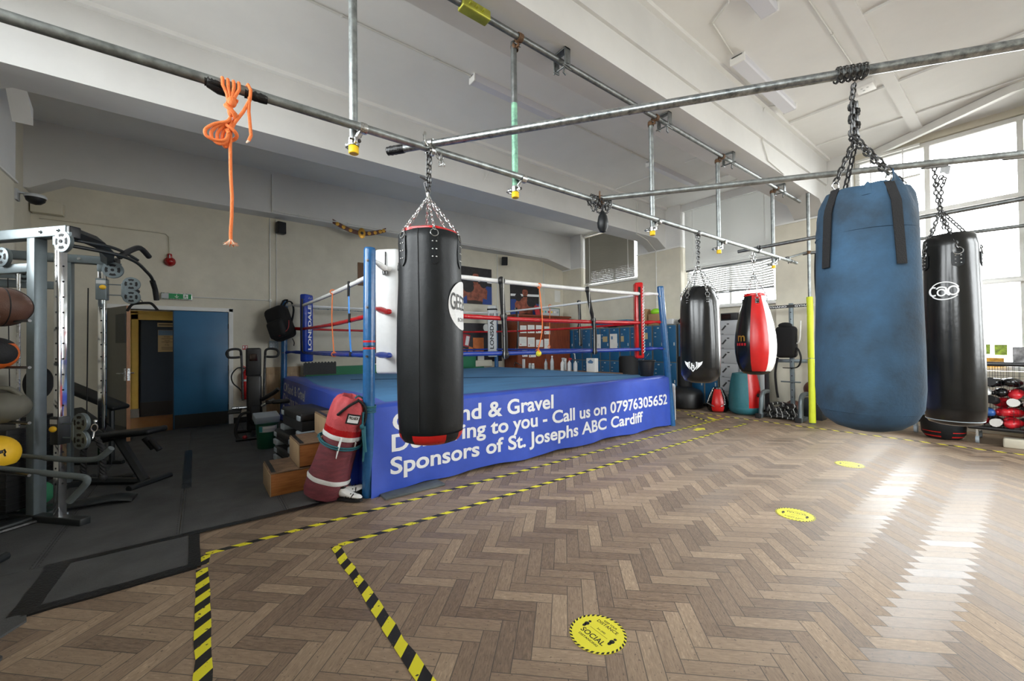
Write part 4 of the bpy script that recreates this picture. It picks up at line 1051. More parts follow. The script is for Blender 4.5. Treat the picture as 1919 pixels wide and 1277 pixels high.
# spacer braids
def spacer(label_pts, m, r, name='rope_spacer', flat=.75):
    k = MB(); k.tube(sm(label_pts, 6), r, 8, flat=flat)
    for q in (0, len(label_pts) // 2, -1):
        c = label_pts[q]
        k.sphere(c, (r * 1.3, r * 1.3, r * 1.5), 10, 8)
    return k.build(name, m, ring, world=True)
spacer([(3.19, 4.35, 2.37), (3.20, 4.345, 2.1), (3.22, 4.35, 1.89), (3.235, 4.34, 1.65), (3.245, 4.35, 1.38)], 'braid', .040)
spacer([(4.89, 4.35, 2.38), (4.95, 4.345, 2.1), (5.02, 4.35, 1.90), (5.05, 4.345, 1.65), (5.045, 4.35, 1.39)], 'braid', .034)
spacer([(6.49, 8.22, 2.44), (6.49, 8.15, 2.2), (6.48, 8.12, 1.89), (6.49, 8.19, 1.42)], 'braid', .035)
spacer([(6.49, 6.02, 2.42), (6.49, 6.0, 2.1), (6.49, 6.02, 1.89), (6.49, 5.99, 1.52)], 'braid', .035)
k = MB(); k.tube(sm([(1.615, 5.72, 2.36), (1.605, 5.70, 2.2), (1.60, 5.68, 1.9), (1.605, 5.66, 1.6), (1.615, 5.65, 1.41)], 5), .024, 8, flat=.4); k.build('rope_spacer', 'strap_blue', ring, world=True)
k = MB()
for z0, z1 in ((2.20, 2.40), (1.84, 1.96), (1.38, 1.44)): k.tube([(1.603, 5.70 - (2.36 - z1) * .07, z1), (1.595, 5.70 - (2.36 - z0) * .07, z0)], .030, 8, flat=.5)
k.build('spacer_loop', 'web_black', ring, world=True)
# thin wire strands along the back
MB().tube([(1.66, 9.22, 2.33), (4.0, 9.22, 2.29), (6.47, 9.24, 2.33)], .009, 6).build('rope', 'steel', ring, world=True)

# orange cords tied between the ropes
def cord(label, pts, name='elastic_rope', knot=None):
    t = thing(name, label, 'cord', pts[-1], group='orange cords on the ring ropes')
    MB().tube(sm(pts, 6), .008, 8).build('strand', 'orange_rope', t, world=True)
    for c in (pts[0], pts[-1]):
        MB().torus(.034, .008, T(*c) @ RX(PI / 2) if name == 'x' else T(*c) @ frame_z((1, .2, 0) if abs(c[1] - 4.36) < .1 else (.1, 1, 0)), 16, 6).build('knot', 'orange_rope', t, world=True)
    if knot: 
        k = MB(); 
        for q in range(4): k.torus(.03, .012, T(*knot) @ RZ(q * 1.1) @ RX(q * .8), 12, 6)
        k.build('yellow_knot', 'tape_yellow', t, world=True)
cord('orange cord tied across the left ring ropes, between the blue pad and the nearest post', [(1.615, 6.60, 2.36), (1.60, 6.58, 1.9), (1.615, 6.53, 1.40)])
cord('orange cord with yellow knot tied across the front ring ropes', [(3.87, 4.36, 2.36), (3.88, 4.335, 2.12), (3.91, 4.345, 1.9), (3.89, 4.335, 1.68), (3.82, 4.35, 1.41)], knot=(3.825, 4.335, 1.385))
cord('short orange cord on the far right ring ropes before the certificates', [(6.475, 6.92, 2.42), (6.465, 6.93, 1.9), (6.47, 6.96, 1.47)])

# corner pads
def pad(label, i, z0, z1, m, w=.25, d=.13, lean=0.0, taper=.0):
    a = rc[i]; c = ((a[0] * .72 + [4.1, 6.8][0] * .0 + a[0] * .28), a[1])
    inw = Vector((4.1 - a[0], 6.8 - a[1], 0)); inw = Vector((math.copysign(1, inw.x), math.copysign(1, inw.y), 0)).normalized()
    ang = math.atan2(inw.y, inw.x)
    p = Vector((a[0], a[1], 0)) + inw * .10
    t = thing('corner_pad', label, 'corner pad', (p.x, p.y, z0), ang + PI / 2, group='ring corner pads')
    k = MB(); k.box(-w / 2, w / 2, -d / 2, d / 2, 0, z1 - z0, bev=.035); k.build('cushion', m, t)
    return t, z1 - z0
# local frame of a pad: +Y away from the ring centre... text goes on the -Y face which looks into the ring
def pad_text(t, L, s, mt, h=.11, w=None, z=.12, lab='lettering', logo=True):
    k = MB().use(mt)
    F = T(.045, -.0712, z) @ M3((0, 0, 1), (-1, 0, 0), (0, -1, 0))
    k.text(s, h, F, w, bold=.03)
    if logo:
        for zz in ((z - .085), (L - .10)):
            for q in (-1, 1):
                k.tube([(q * .03 - .02, -.070, zz), (q * .03, -.070, zz + .025), (q * .03 + .022, -.070, zz + .01), (q * .03 + .01, -.070, zz + .045)], .007, 6, flat=.2)
    k.build(lab, None, t)
t, L = pad('white corner pad at the nearest post, partly hidden by the black leather bag', 0, 1.20, 2.60, 'pad_white', .27, .15)
for s in (-1, 1):
    k = MB(); k.box(s * .142 - .010, s * .142 + .010, .02, .05, .12, 1.24); k.build('strap', 'web_black', t)
    k = MB(); k.box(s * .144 - .004, s * .144 + .004, .03, .04, .3, 1.0); k.build('strap_print', 'grey_plastic', t)
    for z in (.16, .72, 1.18): MB().box(s * .145 - .02, s * .145 + .02, .0, .06, z - .03, z + .03, bev=.006).build('buckle', 'black_plastic', t)
MB().tube([(.0, .085, 1.36), (.0, .09, 1.22), (.01, .088, 1.15)], .006, 6).build('lace', 'web_black', t)
MB().lathe([(.025, 0), (.032, .03), (.022, .07), (.008, .09)], T(.0, .10, 1.10), 12).build('hanging_bell', 'steel_dark', t)
t, L = pad('red corner pad at the right hand post', 1, 1.24, 2.63, 'pad_red', .24, .15)
for s in (-1, 1): MB().box(s * .128 - .006, s * .128 + .006, -.02, .02, .06, 1.30).build('strap', 'web_black', t)
k = MB()
for q in range(22): k.tube([(.122, .05, .1 + q * .055), (.128, .078, .125 + q * .055), (.11, .08, .15 + q * .055)], .005, 5)
k.build('lacing', 'print_white', t)
t, L = pad('white corner pad with upright black lettering in the far back corner', 2, 1.20, 2.62, 'pad_white', .25, .14)
pad_text(t, L, 'LONSDALE', 'print_black', .10, .98, .22)
MB().box(-.13, .13, -.075, .075, 1.29, 1.33).build('strap', 'web_black', t)
t, L = pad('blue corner pad with white lettering at the far left post', 3, 1.22, 2.60, 'pad_blue', .26, .14)
pad_text(t, L, 'LONSDALE', 'print_white', .10, .92, .24)
for s in (-1, 1):
    k = MB(); k.tube(sm([(s * .14, .0, .2), (s * .15, .01, .6), (s * .145, .0, 1.0), (s * .14, .0, 1.28)], 6), .018, 8, flat=.6); k.build('lacing', 'braid', t)

# ---- sponsor banner along the front and left skirt
def by_front(x, z):
    e = max(0, (1.9 - x) / .6); f = max(0, (x - 6.2) / .6)
    return 4.085 + .010 * math.sin(x * 5.3 + z * 2) + .007 * math.sin(x * 13.0 + z * 5) * (1 - z) - .05 * e * (1 - z) + .02 * f * (1 - z) - .012 * math.sin(x * 2.2) * (1 - z / .9)
t = thing('sponsor_banner', 'blue vinyl sponsor banner with white lettering along the front of the ring', 'banner', (4.1, 4.08, .02))
k = MB()
def fb(u, v):
    z = .885 * (1 - v) + .035 * v - .06 * max(0, (.10 - u) / .10) * v + .012 * math.sin(u * 30) * v
    x = 1.385 + u * (6.835 - 1.385) - .05 * max(0, .06 - u) / .06 * v
    return (x, by_front(x, z), z)
k.slab(fb, 110, 12, (0, .004, 0)); k.build('sheet', 'banner_blue', t, world=True, smooth=60)
k = MB(); k.slab(lambda u, v: (1.40 + u * 5.42, 4.085 + .22 * v * (.7 + .3 * math.sin(u * 7) * .5 + .3 * u) + .006 * math.sin(u * 44) * (1 - v), .885 + .030 * math.sin(min(1, v * 3) * PI / 2) - .0 * v), 80, 6, (0, 0, -.004)); k.build('top_fold', 'banner_blue', t, world=True)
k = MB().use('print_white')
wp = lambda x0, z0: (lambda u, v: (x0 + u, by_front(x0 + u, z0 + v) - .004, z0 + v))
def text_dense(mb, s, h, w, x0, z0):
    # cut each glyph finely enough to follow the cloth: lay it letter by letter
    vs, fs, tw, _ = text_mesh(s, .024); kx = w / tw; ky = h / .7
    f = wp(x0, z0); mb.add([f(x * kx, y * ky) for x, y in vs], fs)
text_dense(k, 'CM Sand & Gravel', .183, 2.29, 1.572, .635)
text_dense(k, 'Delivering to you - Call us on 07976305652', .172, 5.11, 1.56, .424)
text_dense(k, 'Sponsors of St. Josephs ABC Cardiff', .170, 4.39, 1.546, .190)
k.build('lettering', None, t, world=True, smooth=None)
k = MB(); k.slab(lambda u, v: (6.83 + .10 * math.sin(u * 2.2) * (.6 + .4 * v) + .03 * u, 4.085 + u * .34 + .02 * math.sin(v * 5), .88 - v * (.80 - .10 * u) ), 8, 10, (.004, 0, 0)); k.build('wrapped_end', 'banner_blue', t, world=True)
k = MB(); k.slab(lambda u, v: (6.90 + .05 * math.sin(u * 3), 4.06 + .05 * u, .72 - v * .62 + .05 * u), 4, 6, (.004, 0, 0)); k.build('white_underside', 'print_white', t, world=True)
t = thing('sponsor_banner', 'blue vinyl sponsor banner along the left side of the ring, behind the steps', 'banner', (1.37, 6.9, .02))
def bx_left(y, z): return 1.362 + .012 * math.sin(y * 4.1 + z) - .05 * max(0, (y - 9.2) / .4) * (1 - z) - .03 * (1 - z / .9) * (1 + math.sin(y * 2))
k = MB()
k.slab(lambda u, v: (bx_left(4.22 + u * 5.36, .885 * (1 - v) + .04 * v), 4.22 + u * 5.36, .885 * (1 - v) + .04 * v), 80, 10, (.004, 0, 0)); k.build('sheet', 'banner_blue', t, world=True, smooth=60)
k = MB(); k.slab(lambda u, v: (1.365 + .25 * v * (.8 + .3 * math.sin(u * 9)), 4.22 + u * 5.36, .885 + .030 * math.sin(min(1, v * 3) * PI / 2) - .004 * v), 60, 6, (0, 0, -.004)); k.build('top_fold', 'banner_blue', t, world=True)
k = MB().use('print_white')
wl = lambda y0, z0: (lambda u, v: (bx_left(y0 - u, z0 + v) - .004, y0 - u, z0 + v))
for s, h, w, y0, z0 in (('CM Sand & Gravel', .170, 2.2, 9.42, .635), ('Delivering to you - Call us on 07976305652', .165, 4.9, 9.40, .424), ('Sponsors of St. Josephs ABC Cardiff', .165, 4.2, 9.40, .19)):
    k.text(s, h, None, w, warp=wl(y0, z0), bold=.024)
k.build('lettering', None, t, world=True, smooth=None)
k = MB(); k.slab(lambda u, v: (1.16 + u * .15 + .05 * v, 4.24 + .10 * u + .04 * math.sin(v * 3), .74 - v * .70 + .05 * u), 4, 8, (.004, .003, 0)); tag(k.build('banner_flap', 'banner_blue'), 'loose blue vinyl flap hanging behind the leaning maroon bag', 'banner')
tag(MB().box(-.33, .33, -.10, .10, 0, .022, T(1.76, 4.01, 0) @ RZ(.02), bev=.005).build('floor_plank', 'mat_edge'), 'thin greenish board lying under the front edge of the ring banner', 'board')
# backpack on the far left post
t = thing('backpack', 'black backpack hanging from the far left ring post', 'backpack', (1.33, 9.45, 1.56))
k = MB(); F = T(1.29, 9.42, 2.02) @ RZ(-.75) @ RY(-.35)
k.box(-.22, .22, -.14, .16, -.36, .34, F, bev=.11); k.build('body', 'web_black', t, world=True)
k = MB(); k.box(-.17, .18, -.24, -.08, -.33, .04, F, bev=.08); k.build('front_pocket', 'black_matte', t, world=True)
k = MB(); k.tube([(F @ Vector(p))[:] for p in sm([(-.1, -.17, -.28), (.06, -.22, -.3), (.22, -.16, -.22), (.26, -.10, -.05)], 5)], .006, 6); k.build('piping', 'sign_red', t, world=True)
k = MB(); k.tube(sm([(1.35, 9.40, 2.34), (1.42, 9.43, 2.46), (1.50, 9.40, 2.45), (1.53, 9.36, 2.30), (1.50, 9.33, 2.10), (1.46, 9.33, 1.95)], 6), .026, 8, flat=.4); k.build('shoulder_strap', 'web_black', t, world=True)
k = MB(); k.tube(sm([(1.50, 9.33, 1.70), (1.53, 9.31, 1.62), (1.52, 9.30, 1.55)], 4), .02, 6, flat=.3); k.tube(sm([(1.28, 9.44, 2.30), (1.36, 9.46, 2.48), (1.44, 9.48, 2.50)], 5), .03, 8, flat=.5); k.build('shoulder_strap', 'web_black', t, world=True)
# bucket in the corner
t = thing('bucket', 'black plastic bucket standing on the ring floor beside the right post', 'bucket', (6.62, 4.46, .905))
k = MB(); k.lathe([(0, 0), (.112, 0), (.118, .01), (.150, .27), (.158, .275), (.158, .295), (.148, .297), (.142, .27), (.108, .02), (0, .02)], None, 32, capb=False, capt=False); k.build('pail', 'black_plastic', t)
MB().torus(.160, .008, T(0, 0, .285), 28, 6).build('rim', 'black_plastic', t)
MB().tube(sm([(-.155, 0, .28), (-.10, -.05, .34), (-.03, -.06, .40), (.0, -.05, .42), (.04, -.04, .40), (.155, 0, .28)], 5), .003, 6).build('handle', 'steel', t)

# ================================================================== LEFT SIDE: MACHINES AND CLUTTER
def pulley(mb, F, R, t=.03, mg='machine_grey'):
    """Slotted plastic pulley, axis along local Z."""
    mb.use(mg); mb.lathe([(R * .3, -t / 2 - .006), (R, -t / 2), (R * 1.02, -t / 2 + .004), (R * .93, 0), (R * 1.02, t / 2 - .004), (R, t / 2), (R * .3, t / 2 + .006)], F, 28)
    mb.use('black_matte')
    for s in (-1, 1):
        z = s * (t / 2 + .0075)
        for q in range(4):
            a0 = q * PI / 2 - .5; P = []
            for j in range(7): a = a0 + j / 6; P.append((R * .74 * math.cos(a), R * .74 * math.sin(a), z - s * .004))
            for j in range(7): a = a0 + 1 - j / 6; P.append((R * .46 * math.cos(a), R * .46 * math.sin(a), z - s * .002))
            mb.add(P, [tuple(range(14))], F)
        mb.lathe([(R * .17, z - .004), (R * .17, z + s * .004), (0, z + s * .004)], F, 12)
    return mb
cm = thing('cable_machine', 'tall grey cable crossover machine with chrome columns in the left corner', 'gym machine', (-1.0, 5.8, 0))
def tower(x, y, rz, zc, ztop, shade):
    F = T(x, y, 0) @ RZ(rz)
    def part(nm, mb, m=None, **kw):
        mb.v = [tuple(F @ Vector(p)) for p in mb.v]; return mb.build(nm, m, cm, world=True, **kw)
    def sub(par, nm, mb, m=None):
        mb.v = [tuple((F @ Vector(p)) - Vector(cm.location)) for p in mb.v]; return mb.build(nm, m, par)
    part('post', MB().box(-.33, -.24, -.035, .055, .03, ztop - .06, bev=.006), 'machine_grey')
    part('rear_post', MB().box(-1.14, -1.06, -.04, .04, .03, ztop - .06, bev=.006), 'machine_grey')
    b = part('top_beam', MB().box(-1.18, .10, -.03, .06, ztop - .06, ztop + .03, bev=.008), 'machine_grey')
    q = MB()
    for xx in (-.18, .02): q.cyl((xx, -.04, ztop - .015), (xx, -.028, ztop - .015), .016, 6); q.cyl((xx, -.05, ztop - .015), (xx, -.028, ztop - .015), .009, 8)
    sub(b, 'bolt', q, 'steel')
    sub(b, 'end_cap', MB().box(.098, .14, -.028, .058, ztop - .08, ztop + .025, bev=.012), 'black_plastic')
    part('cross_beam', MB().box(-1.1, -.28, -.03, .03, ztop - .36, ztop - .28, bev=.006), 'machine_grey')
    c = part('column', MB().box(-.03, .03, -.03, .03, .06, ztop - .06, bev=.004), 'chrome')
    q = MB()
    for i in range(15): q.lathe([(.008, 0), (.008, .0012)], T(.0305, 0, .35 + i * .135) @ RY(PI / 2), 10)
    sub(c, 'pin_hole_pattern', q, 'black_matte')
    q = MB()
    for i in range(15): q.lathe([(.008, 0), (.008, .0012)], T(0, -.0305, .35 + i * .135) @ RX(PI / 2), 10)
    sub(c, 'pin_hole_pattern', q, 'black_matte')
    sub(c, 'top_bracket', MB().box(-.036, .036, -.036, .036, ztop - .14, ztop - .06, bev=.004), 'machine_grey')
    part('base_rail', MB().box(-1.15, .28, -.04, .04, .0, .07, bev=.01), 'machine_dark')
    part('base_foot', MB().box(-.36, -.24, -.30, .30, .0, .06, bev=.012), 'machine_dark')
    # twin pulleys on the cross beam, and one under the end of the top beam
    q = MB(); 
    for xx in (-.86, -.58): pulley(q, T(xx, -.045, ztop - .22) @ RX(PI / 2), .085)
    q.use('machine_grey'); q.box(-.86, -.58, -.058, -.032, ztop - .27, ztop - .19); part('pulley_pair', q)
    q = MB(); pulley(q, T(.10, -.04, ztop - .12) @ RX(PI / 2), .09); q.use('machine_grey'); q.box(.02, .17, -.050, -.03, ztop - .12, ztop - .04); part('pulley', q)
    # weight stack
    q = MB(); q.box(-.98, -.42, -.11, .11, .10, .82, bev=.01)
    s = part('weight_stack', q, 'black_plastic')
    q = MB()
    for i in range(14): q.box(-.985, -.415, -.115, .115, .12 + i * .05, .123 + i * .05)
    sub(s, 'plate_edges', q, 'machine_dark')
    q = MB()
    for xx in (-.92, -.48): q.cyl((xx, 0, .08), (xx, 0, ztop - .3), .013, 10)
    part('guide_rods', q, 'steel')
    part('cable', MB().tube([(-.7, -.05, ztop - .22), (-.7, 0, .82)], .004, 6), 'rubber_black')
    part('cable', MB().tube([(.03, -.045, ztop - .10), (.05, -.045, zc + .1)], .004, 6), 'rubber_black')
    # sliding carriage
    k = part('carriage', MB().box(-.045, .045, -.045, .045, zc - .12, zc + .12, bev=.006), shade)
    sub(k, 'knob', MB().sphere((.02, -.062, zc + .02), (.030, .022, .026), 14, 10), 'ball_yellow')
    sub(k, 'warning_label', MB().box(-.04, .04, -.0475, -.046, zc + .06, zc + .10), 'label_grey')
    q = MB(); q.cyl((.04, -.01, zc + .06), (.17, -.01, zc + .06), .006, 8); q.cyl((.04, -.01, zc - .06), (.17, -.01, zc - .06), .006, 8); q.box(.165, .19, -.03, .02, zc - .08, zc + .08, bev=.004); sub(k, 'arm', q, 'machine_grey')
    q = MB(); pulley(q, T(.25, -.01, zc + .075) @ RX(PI / 2), .078); pulley(q, T(.25, -.01, zc - .075) @ RX(PI / 2), .078); q.use('machine_grey'); q.box(.17, .26, -.026, -.018, zc - .08, zc + .08); sub(k, 'pulley_pair', q)
    return F
F1 = tower(-.965, 5.20, math.radians(-48), .81, 2.56, 'machine_dark')
F2 = tower(-.875, 6.44, math.radians(-8), 2.19, 2.53, 'machine_grey')
def world_part(nm, mb, m=None): return mb.build(nm, m, cm, world=True)
world_part('cross_brace', MB().tube([(-.90, 5.22, 2.55), (-.80, 5.6, 2.56), (-.78, 6.0, 2.54), (-.84, 6.46, 2.50)], [.055, .06, .06, .05], 4), 'machine_dark')
world_part('pull_up_bar', MB().tube(sm([(-.95, 5.35, 2.46), (-.66, 5.55, 2.45), (-.55, 5.9, 2.45), (-.50, 6.3, 2.42), (-.46, 6.55, 2.36), (-.45, 6.66, 2.22), (-.44, 6.70, 2.12)], 5), .017, 10), 'machine_dark')
world_part('pull_up_bar', MB().tube(sm([(-.92, 5.28, 2.50), (-.70, 5.5, 2.51), (-.62, 5.9, 2.53), (-.56, 6.2, 2.52)], 5), .015, 10), 'machine_dark')
for pts in ([(-.66, 5.75, 2.46), (-.58, 5.85, 2.56), (-.52, 6.0, 2.62), (-.46, 6.15, 2.56)], [(-.46, 6.57, 2.34), (-.44, 6.66, 2.24), (-.43, 6.70, 2.12)]):
    world_part('foam_grip', MB().tube(sm(pts, 5), .028, 12), 'rubber_black')
world_part('guide_cable', MB().tube([(-.99, 6.46, 2.20), (-1.0, 6.46, .6)], .006, 6), 'rubber_black')
# lat bar on the far pulley
t = thing('lat_bar', 'black angled pull down bar hanging from the far cable pulley', 'cable handle', (-.56, 6.62, 1.95))
MB().tube(sm([(-.70, 6.72, 1.975), (-.655, 6.69, 2.05), (-.60, 6.65, 2.065), (-.52, 6.59, 2.07), (-.465, 6.545, 2.06), (-.41, 6.505, 1.985)], 4), .015, 10).build('bar', 'rubber_black', t, world=True)
k = MB(); k.torus(.014, .004, T(-.57, 6.62, 2.09) @ RX(PI / 2), 14, 6); k.tube([(-.575, 6.62, 2.10), (-.59, 6.62, 2.16), (-.595, 6.62, 2.19)], [.010, .007, .012], 8); k.build('snap_hook', 'steel_dark', t, world=True)
MB().sphere((-.598, 6.61, 2.205), .024, 12, 8).build('stop_ball', 'rubber_black', t, world=True)
MB().tube([(-.60, 6.61, 2.21), (-.70, 6.54, 2.27)], .004, 6).build('cable', 'rubber_black', t, world=True)
# triceps rope on the near pulley
t = thing('triceps_rope', 'twisted black triceps rope hanging from the near low pulley', 'cable handle', (-.74, 5.0, .38))
for s in (-1, 1):
    k = MB(); n = 40
    for ph in range(3):
        k.tube([(-.735 + s * (.02 + .045 * min(1, q / 12)) + .012 * math.cos(q * .55 + ph * 2.1), 5.005 - s * .045 * min(1, q / 12) + .012 * math.sin(q * .55 + ph * 2.1), .745 - q * .0085) for q in range(n)], .011, 6)
    k.build('rope_arm', 'rubber_black', t, world=True)
    MB().sphere((-.735 + s * .066, 5.005 - s * .046, .40), (.03, .03, .03), 12, 8).build('end_knob', 'rubber_black', t, world=True)
k = MB(); k.torus(.020, .005, T(-.725, 4.99, .83) @ RX(PI / 2), 14, 6, sy=1.6); k.cyl((-.73, 5.0, .80), (-.735, 5.0, .745), .010, 8); k.torus(.022, .005, T(-.735, 5.0, .745) @ RY(PI / 2), 14, 6); k.sphere((-.72, 4.99, .885), .017, 10, 8); k.build('snap_hook', 'chrome', t, world=True)

# ball rack
t = thing('ball_rack', 'black and chrome rack holding medicine balls at the left edge', 'rack', (-1.5, 5.0, 0))
dr = Vector((.225, -.30, 0)).normalized()
rails = [1.735, 1.375, .95, .55]
for z in rails:
    for off in (Vector((0, 0, 0)), Vector((-.13, -.10, .02))):
        c = Vector((-1.255, 5.012, z)) + off
        MB().tube([(c - dr * .9)[:], (c + dr * .365)[:]], .011, 10).build('rail', 'steel_dark', t, world=True)
for s in (-.95, -.1):
    c = Vector((-1.32, 5.06, 0)) + dr * s
    MB().tube([c[:], (c + Vector((0, 0, 1.95)))[:]], .022, 10).build('upright', 'steel_dark', t, world=True)
for s in (-.95, -.1):
    c = Vector((-1.32, 5.06, .02)) + dr * s; o = Vector((.25, .19, 0))
    MB().tube([(c - o)[:], (c + o)[:]], .02, 8).build('foot', 'steel_dark', t, world=True)
def ball(label, c, r, m, sq=1.0):
    t = thing('medicine_ball', label, 'medicine ball', (c[0], c[1], c[2] - r), group='balls on the left rack')
    return t, r
t, r = ball('brown scuffed medicine ball on the top rail of the left rack', (-1.23, 4.925, 1.865), .165, None)
MB().sphere((0, 0, .150), (.170, .170, .150), 28, 20).build('ball', 'ball_brown', t)
k = MB()
for q in range(3): k.torus(.1705, .0035, T(0, 0, .150) @ RZ(q * 1.05) @ RX(PI / 2), 40, 6, sy=.885)
k.build('seam', 'rubber_black', t)
t, r = ball('orange and black medicine ball on the second rail of the left rack', (-1.265, 4.955, 1.485), .125, None)
k = MB().use('ball_orange')
k.sphere((0, 0, .125), .125, 28, 20); k.build('ball', None, t)
k = MB(); k.lathe([(.1262 * math.cos(a), .125 + .1262 * math.sin(a)) for a in [math.radians(38 + 8 * i) for i in range(7)]], T(0, 0, 0), 28); k.lathe([(.1262 * math.cos(a), .1262 * math.sin(a)) for a in [math.radians(50 + 8 * i) for i in range(6)]], T(0, 0, .125) @ RZ(-.9) @ RY(PI / 2), 24); k.build('grip_patch', 'rubber_black', t)
t, r = ball('dull grey medicine ball with a moulded handle on the third rail', (-1.235, 4.94, 1.085), .15, None)
k = MB(); k.sphere((0, 0, .13), (.165, .165, .125), 28, 18); k.build('ball', 'ball_grey', t)
k = MB(); k.tube(sm([(-.10, .0, .225), (-.06, -.02, .275), (.05, -.04, .275), (.11, -.03, .215)], 6), .020, 10); k.build('handle', 'ball_grey', t)
t, r = ball('yellow and black medicine ball on the lowest rail of the left rack', (-1.275, 4.965, .70), .145, None)
k = MB(); k.sphere((0, 0, .145), .145, 28, 20); k.build('ball', 'ball_yellow', t)
k = MB(); k.lathe([(.1462 * math.cos(a), .145 + .1462 * math.sin(a)) for a in [math.radians(-90 + 8 * i) for i in range(8)]], None, 28, capt=False); k.build('grip_patch', 'rubber_black', t)
k = MB(); a = math.radians(-58); k.tube([(.147 * math.cos(a + .12 * p), .147 * math.sin(a + .12 * p), .165 + .03 * q) for p, q in ((-.6, .8), (0, .6), (.5, 1.0), (.9, .2), (.5, -.2), (.8, -.8))], .005, 6); k.tube([(.147 * math.cos(a + .12 * p), .147 * math.sin(a + .12 * p), .165 + .03 * q) for p, q in ((-.6, .8), (-.5, .2), (0, .4))], .010, 6); k.build('printed_mark', 'print_black', t)

# sit up bench with two bent foam handles, in front of the machine
t = thing('sit_up_bench', 'black exercise bench with two grey foam handles bent at their ends', 'bench', (-1.0, 4.8, 0))
for pts, fo in (([(-1.6, 5.42, .685), (-1.36, 5.24, .67), (-1.09, 5.02, .64), (-.84, 4.84, .608), (-.68, 4.71, .612), (-.62, 4.66, .65), (-.575, 4.63, .70)], 3),
            ([(-1.6, 5.04, .66), (-1.24, 4.76, .642), (-.99, 4.57, .607), (-.82, 4.43, .58), (-.69, 4.335, .56), (-.665, 4.315, .53), (-.70, 4.35, .47), (-.77, 4.40, .38)], 3)):
    s = sm(pts, 6); kk = 6 * fo - 4
    MB().tube(s[:kk + 2], .017, 10).build('tube', 'foam_grey', t, world=True); MB().tube(s[kk:], .023, 12).build('handle', 'foam_grey', t, world=True)
k = MB(); k.box(-.55, .55, -.13, .13, 0, .07, T(-1.66, 4.66, .44) @ RZ(-.66) @ RY(.05), bev=.03); k.build('seat_pad', 'leather_black', t, world=True)
k = MB(); k.tube([(-2.0, 4.95, .06), (-1.2, 4.30, .05)], .035, 8); k.tube([(-1.62, 4.64, .05), (-1.66, 4.66, .45)], .03, 8); k.tube([(-1.30, 4.10, .04), (-1.10, 4.52, .04)], .03, 8); k.tube([(-1.62, 4.66, .42), (-1.58, 5.04, .65)], .025, 8); k.tube([(-1.58, 5.04, .655), (-1.60, 5.42, .68)], .018, 8); k.tube([(-2.05, 4.75, .04), (-1.85, 5.1, .04)], .03, 8); k.build('frame', 'machine_dark', t, world=True)
# sloping grey deck of the machine base with its white edge line
t = thing('machine_base', 'dark grey platform at the foot of the cable machine with a pale edge', 'platform', (-.9, 5.55, 0))
k = MB(); k.tube(sm([(-1.75, 5.72, .03), (-.9, 5.58, .045), (-.66, 5.55, .05), (-.52, 5.53, .02)], 4), .10, 10, flat=.35); k.build('deck', 'machine_dark', t, world=True)
MB().tube([(-1.9, 5.41, .02), (-1.32, 5.37, .02), (-.95, 5.40, .02)], .012, 6).build('edge', 'grey_plastic', t, world=True)
tag(MB().sphere((-1.35, 5.75, .16), (.26, .14, .15), 20, 12).build('sandbag', 'green_fabric'), 'dark green sandbag lying by the foot of the cable machine', 'sandbag')

# adjustable weight bench beyond
t = thing('weight_bench', 'black padded weight bench on a sloping strut in front of the open door', 'bench', (-.62, 6.2, 0))
k = MB(); k.box(-.36, .32, -.14, .14, -.03, .035, T(-.62, 6.17, .575) @ RZ(-.65) @ RY(-.10), bev=.03); k.build('seat_pad', 'leather_black', t, world=True)
k = MB(); k.box(-.30, .30, -.13, .13, -.03, .03, T(-.98, 6.52, .66) @ RZ(-.65) @ RY(.62), bev=.03); k.build('back_pad', 'leather_black', t, world=True)
MB().tube([(-.73, 6.27, .53), (-.49, 6.08, .05)], .045, 6).build('strut', 'machine_dark', t, world=True)
k = MB(); k.tube([(-.60, 5.88, .03), (-.28, 6.24, .03)], .035, 8); k.tube([(-1.25, 6.30, .03), (-.98, 6.72, .03)], .035, 8); k.tube([(-.46, 6.06, .04), (-1.1, 6.52, .06)], .04, 6); k.build('base', 'machine_dark', t, world=True)
k = MB(); k.tube([(-.44, 6.05, .50), (-.36, 6.0, .38)], .030, 10); k.tube([(-.50, 6.18, .50), (-.42, 6.13, .38)], .030, 10); k.build('leg_roller', 'rubber_black', t, world=True)
t = thing('weight_bench', 'old black inclined bench against the far left wall behind the machine', 'bench', (-1.2, 7.6, 0))
k = MB(); k.box(-.40, .40, -.13, .13, -.03, .03, T(-1.12, 7.58, .90) @ RZ(-.6) @ RY(.42), bev=.025); k.build('back_pad', 'leather_black', t, world=True)
k = MB(); k.tube([(-1.35, 7.75, .95), (-1.35, 7.75, 0)], .03, 8); k.tube([(-.92, 7.42, .72), (-.92, 7.42, 0)], .03, 8); k.tube([(-1.6, 7.9, .03), (-.8, 7.35, .03)], .03, 8); k.build('frame', 'machine_dark', t, world=True)
for z, r, lb in ((.35, .22, 'big black weight plate leaning by the far left wall'), (1.12, .19, 'black weight plate racked on the old bench')):
    t = thing('weight_plate', lb, 'weight plate', (-1.52, 7.25, z - r), group='weight plates')
    k = MB(); k.lathe([(.025, -.018), (r * .4, -.022), (r * .45, -.012), (r * .88, -.012), (r * .93, -.022), (r, -.018), (r, .018), (r * .93, .022), (r * .88, .012), (r * .45, .012), (r * .4, .022), (.025, .018)], T(0, 0, r) @ RZ(-.4) @ RY(PI / 2), 32, capb=False, capt=False); k.build('plate', 'rubber_black', t)

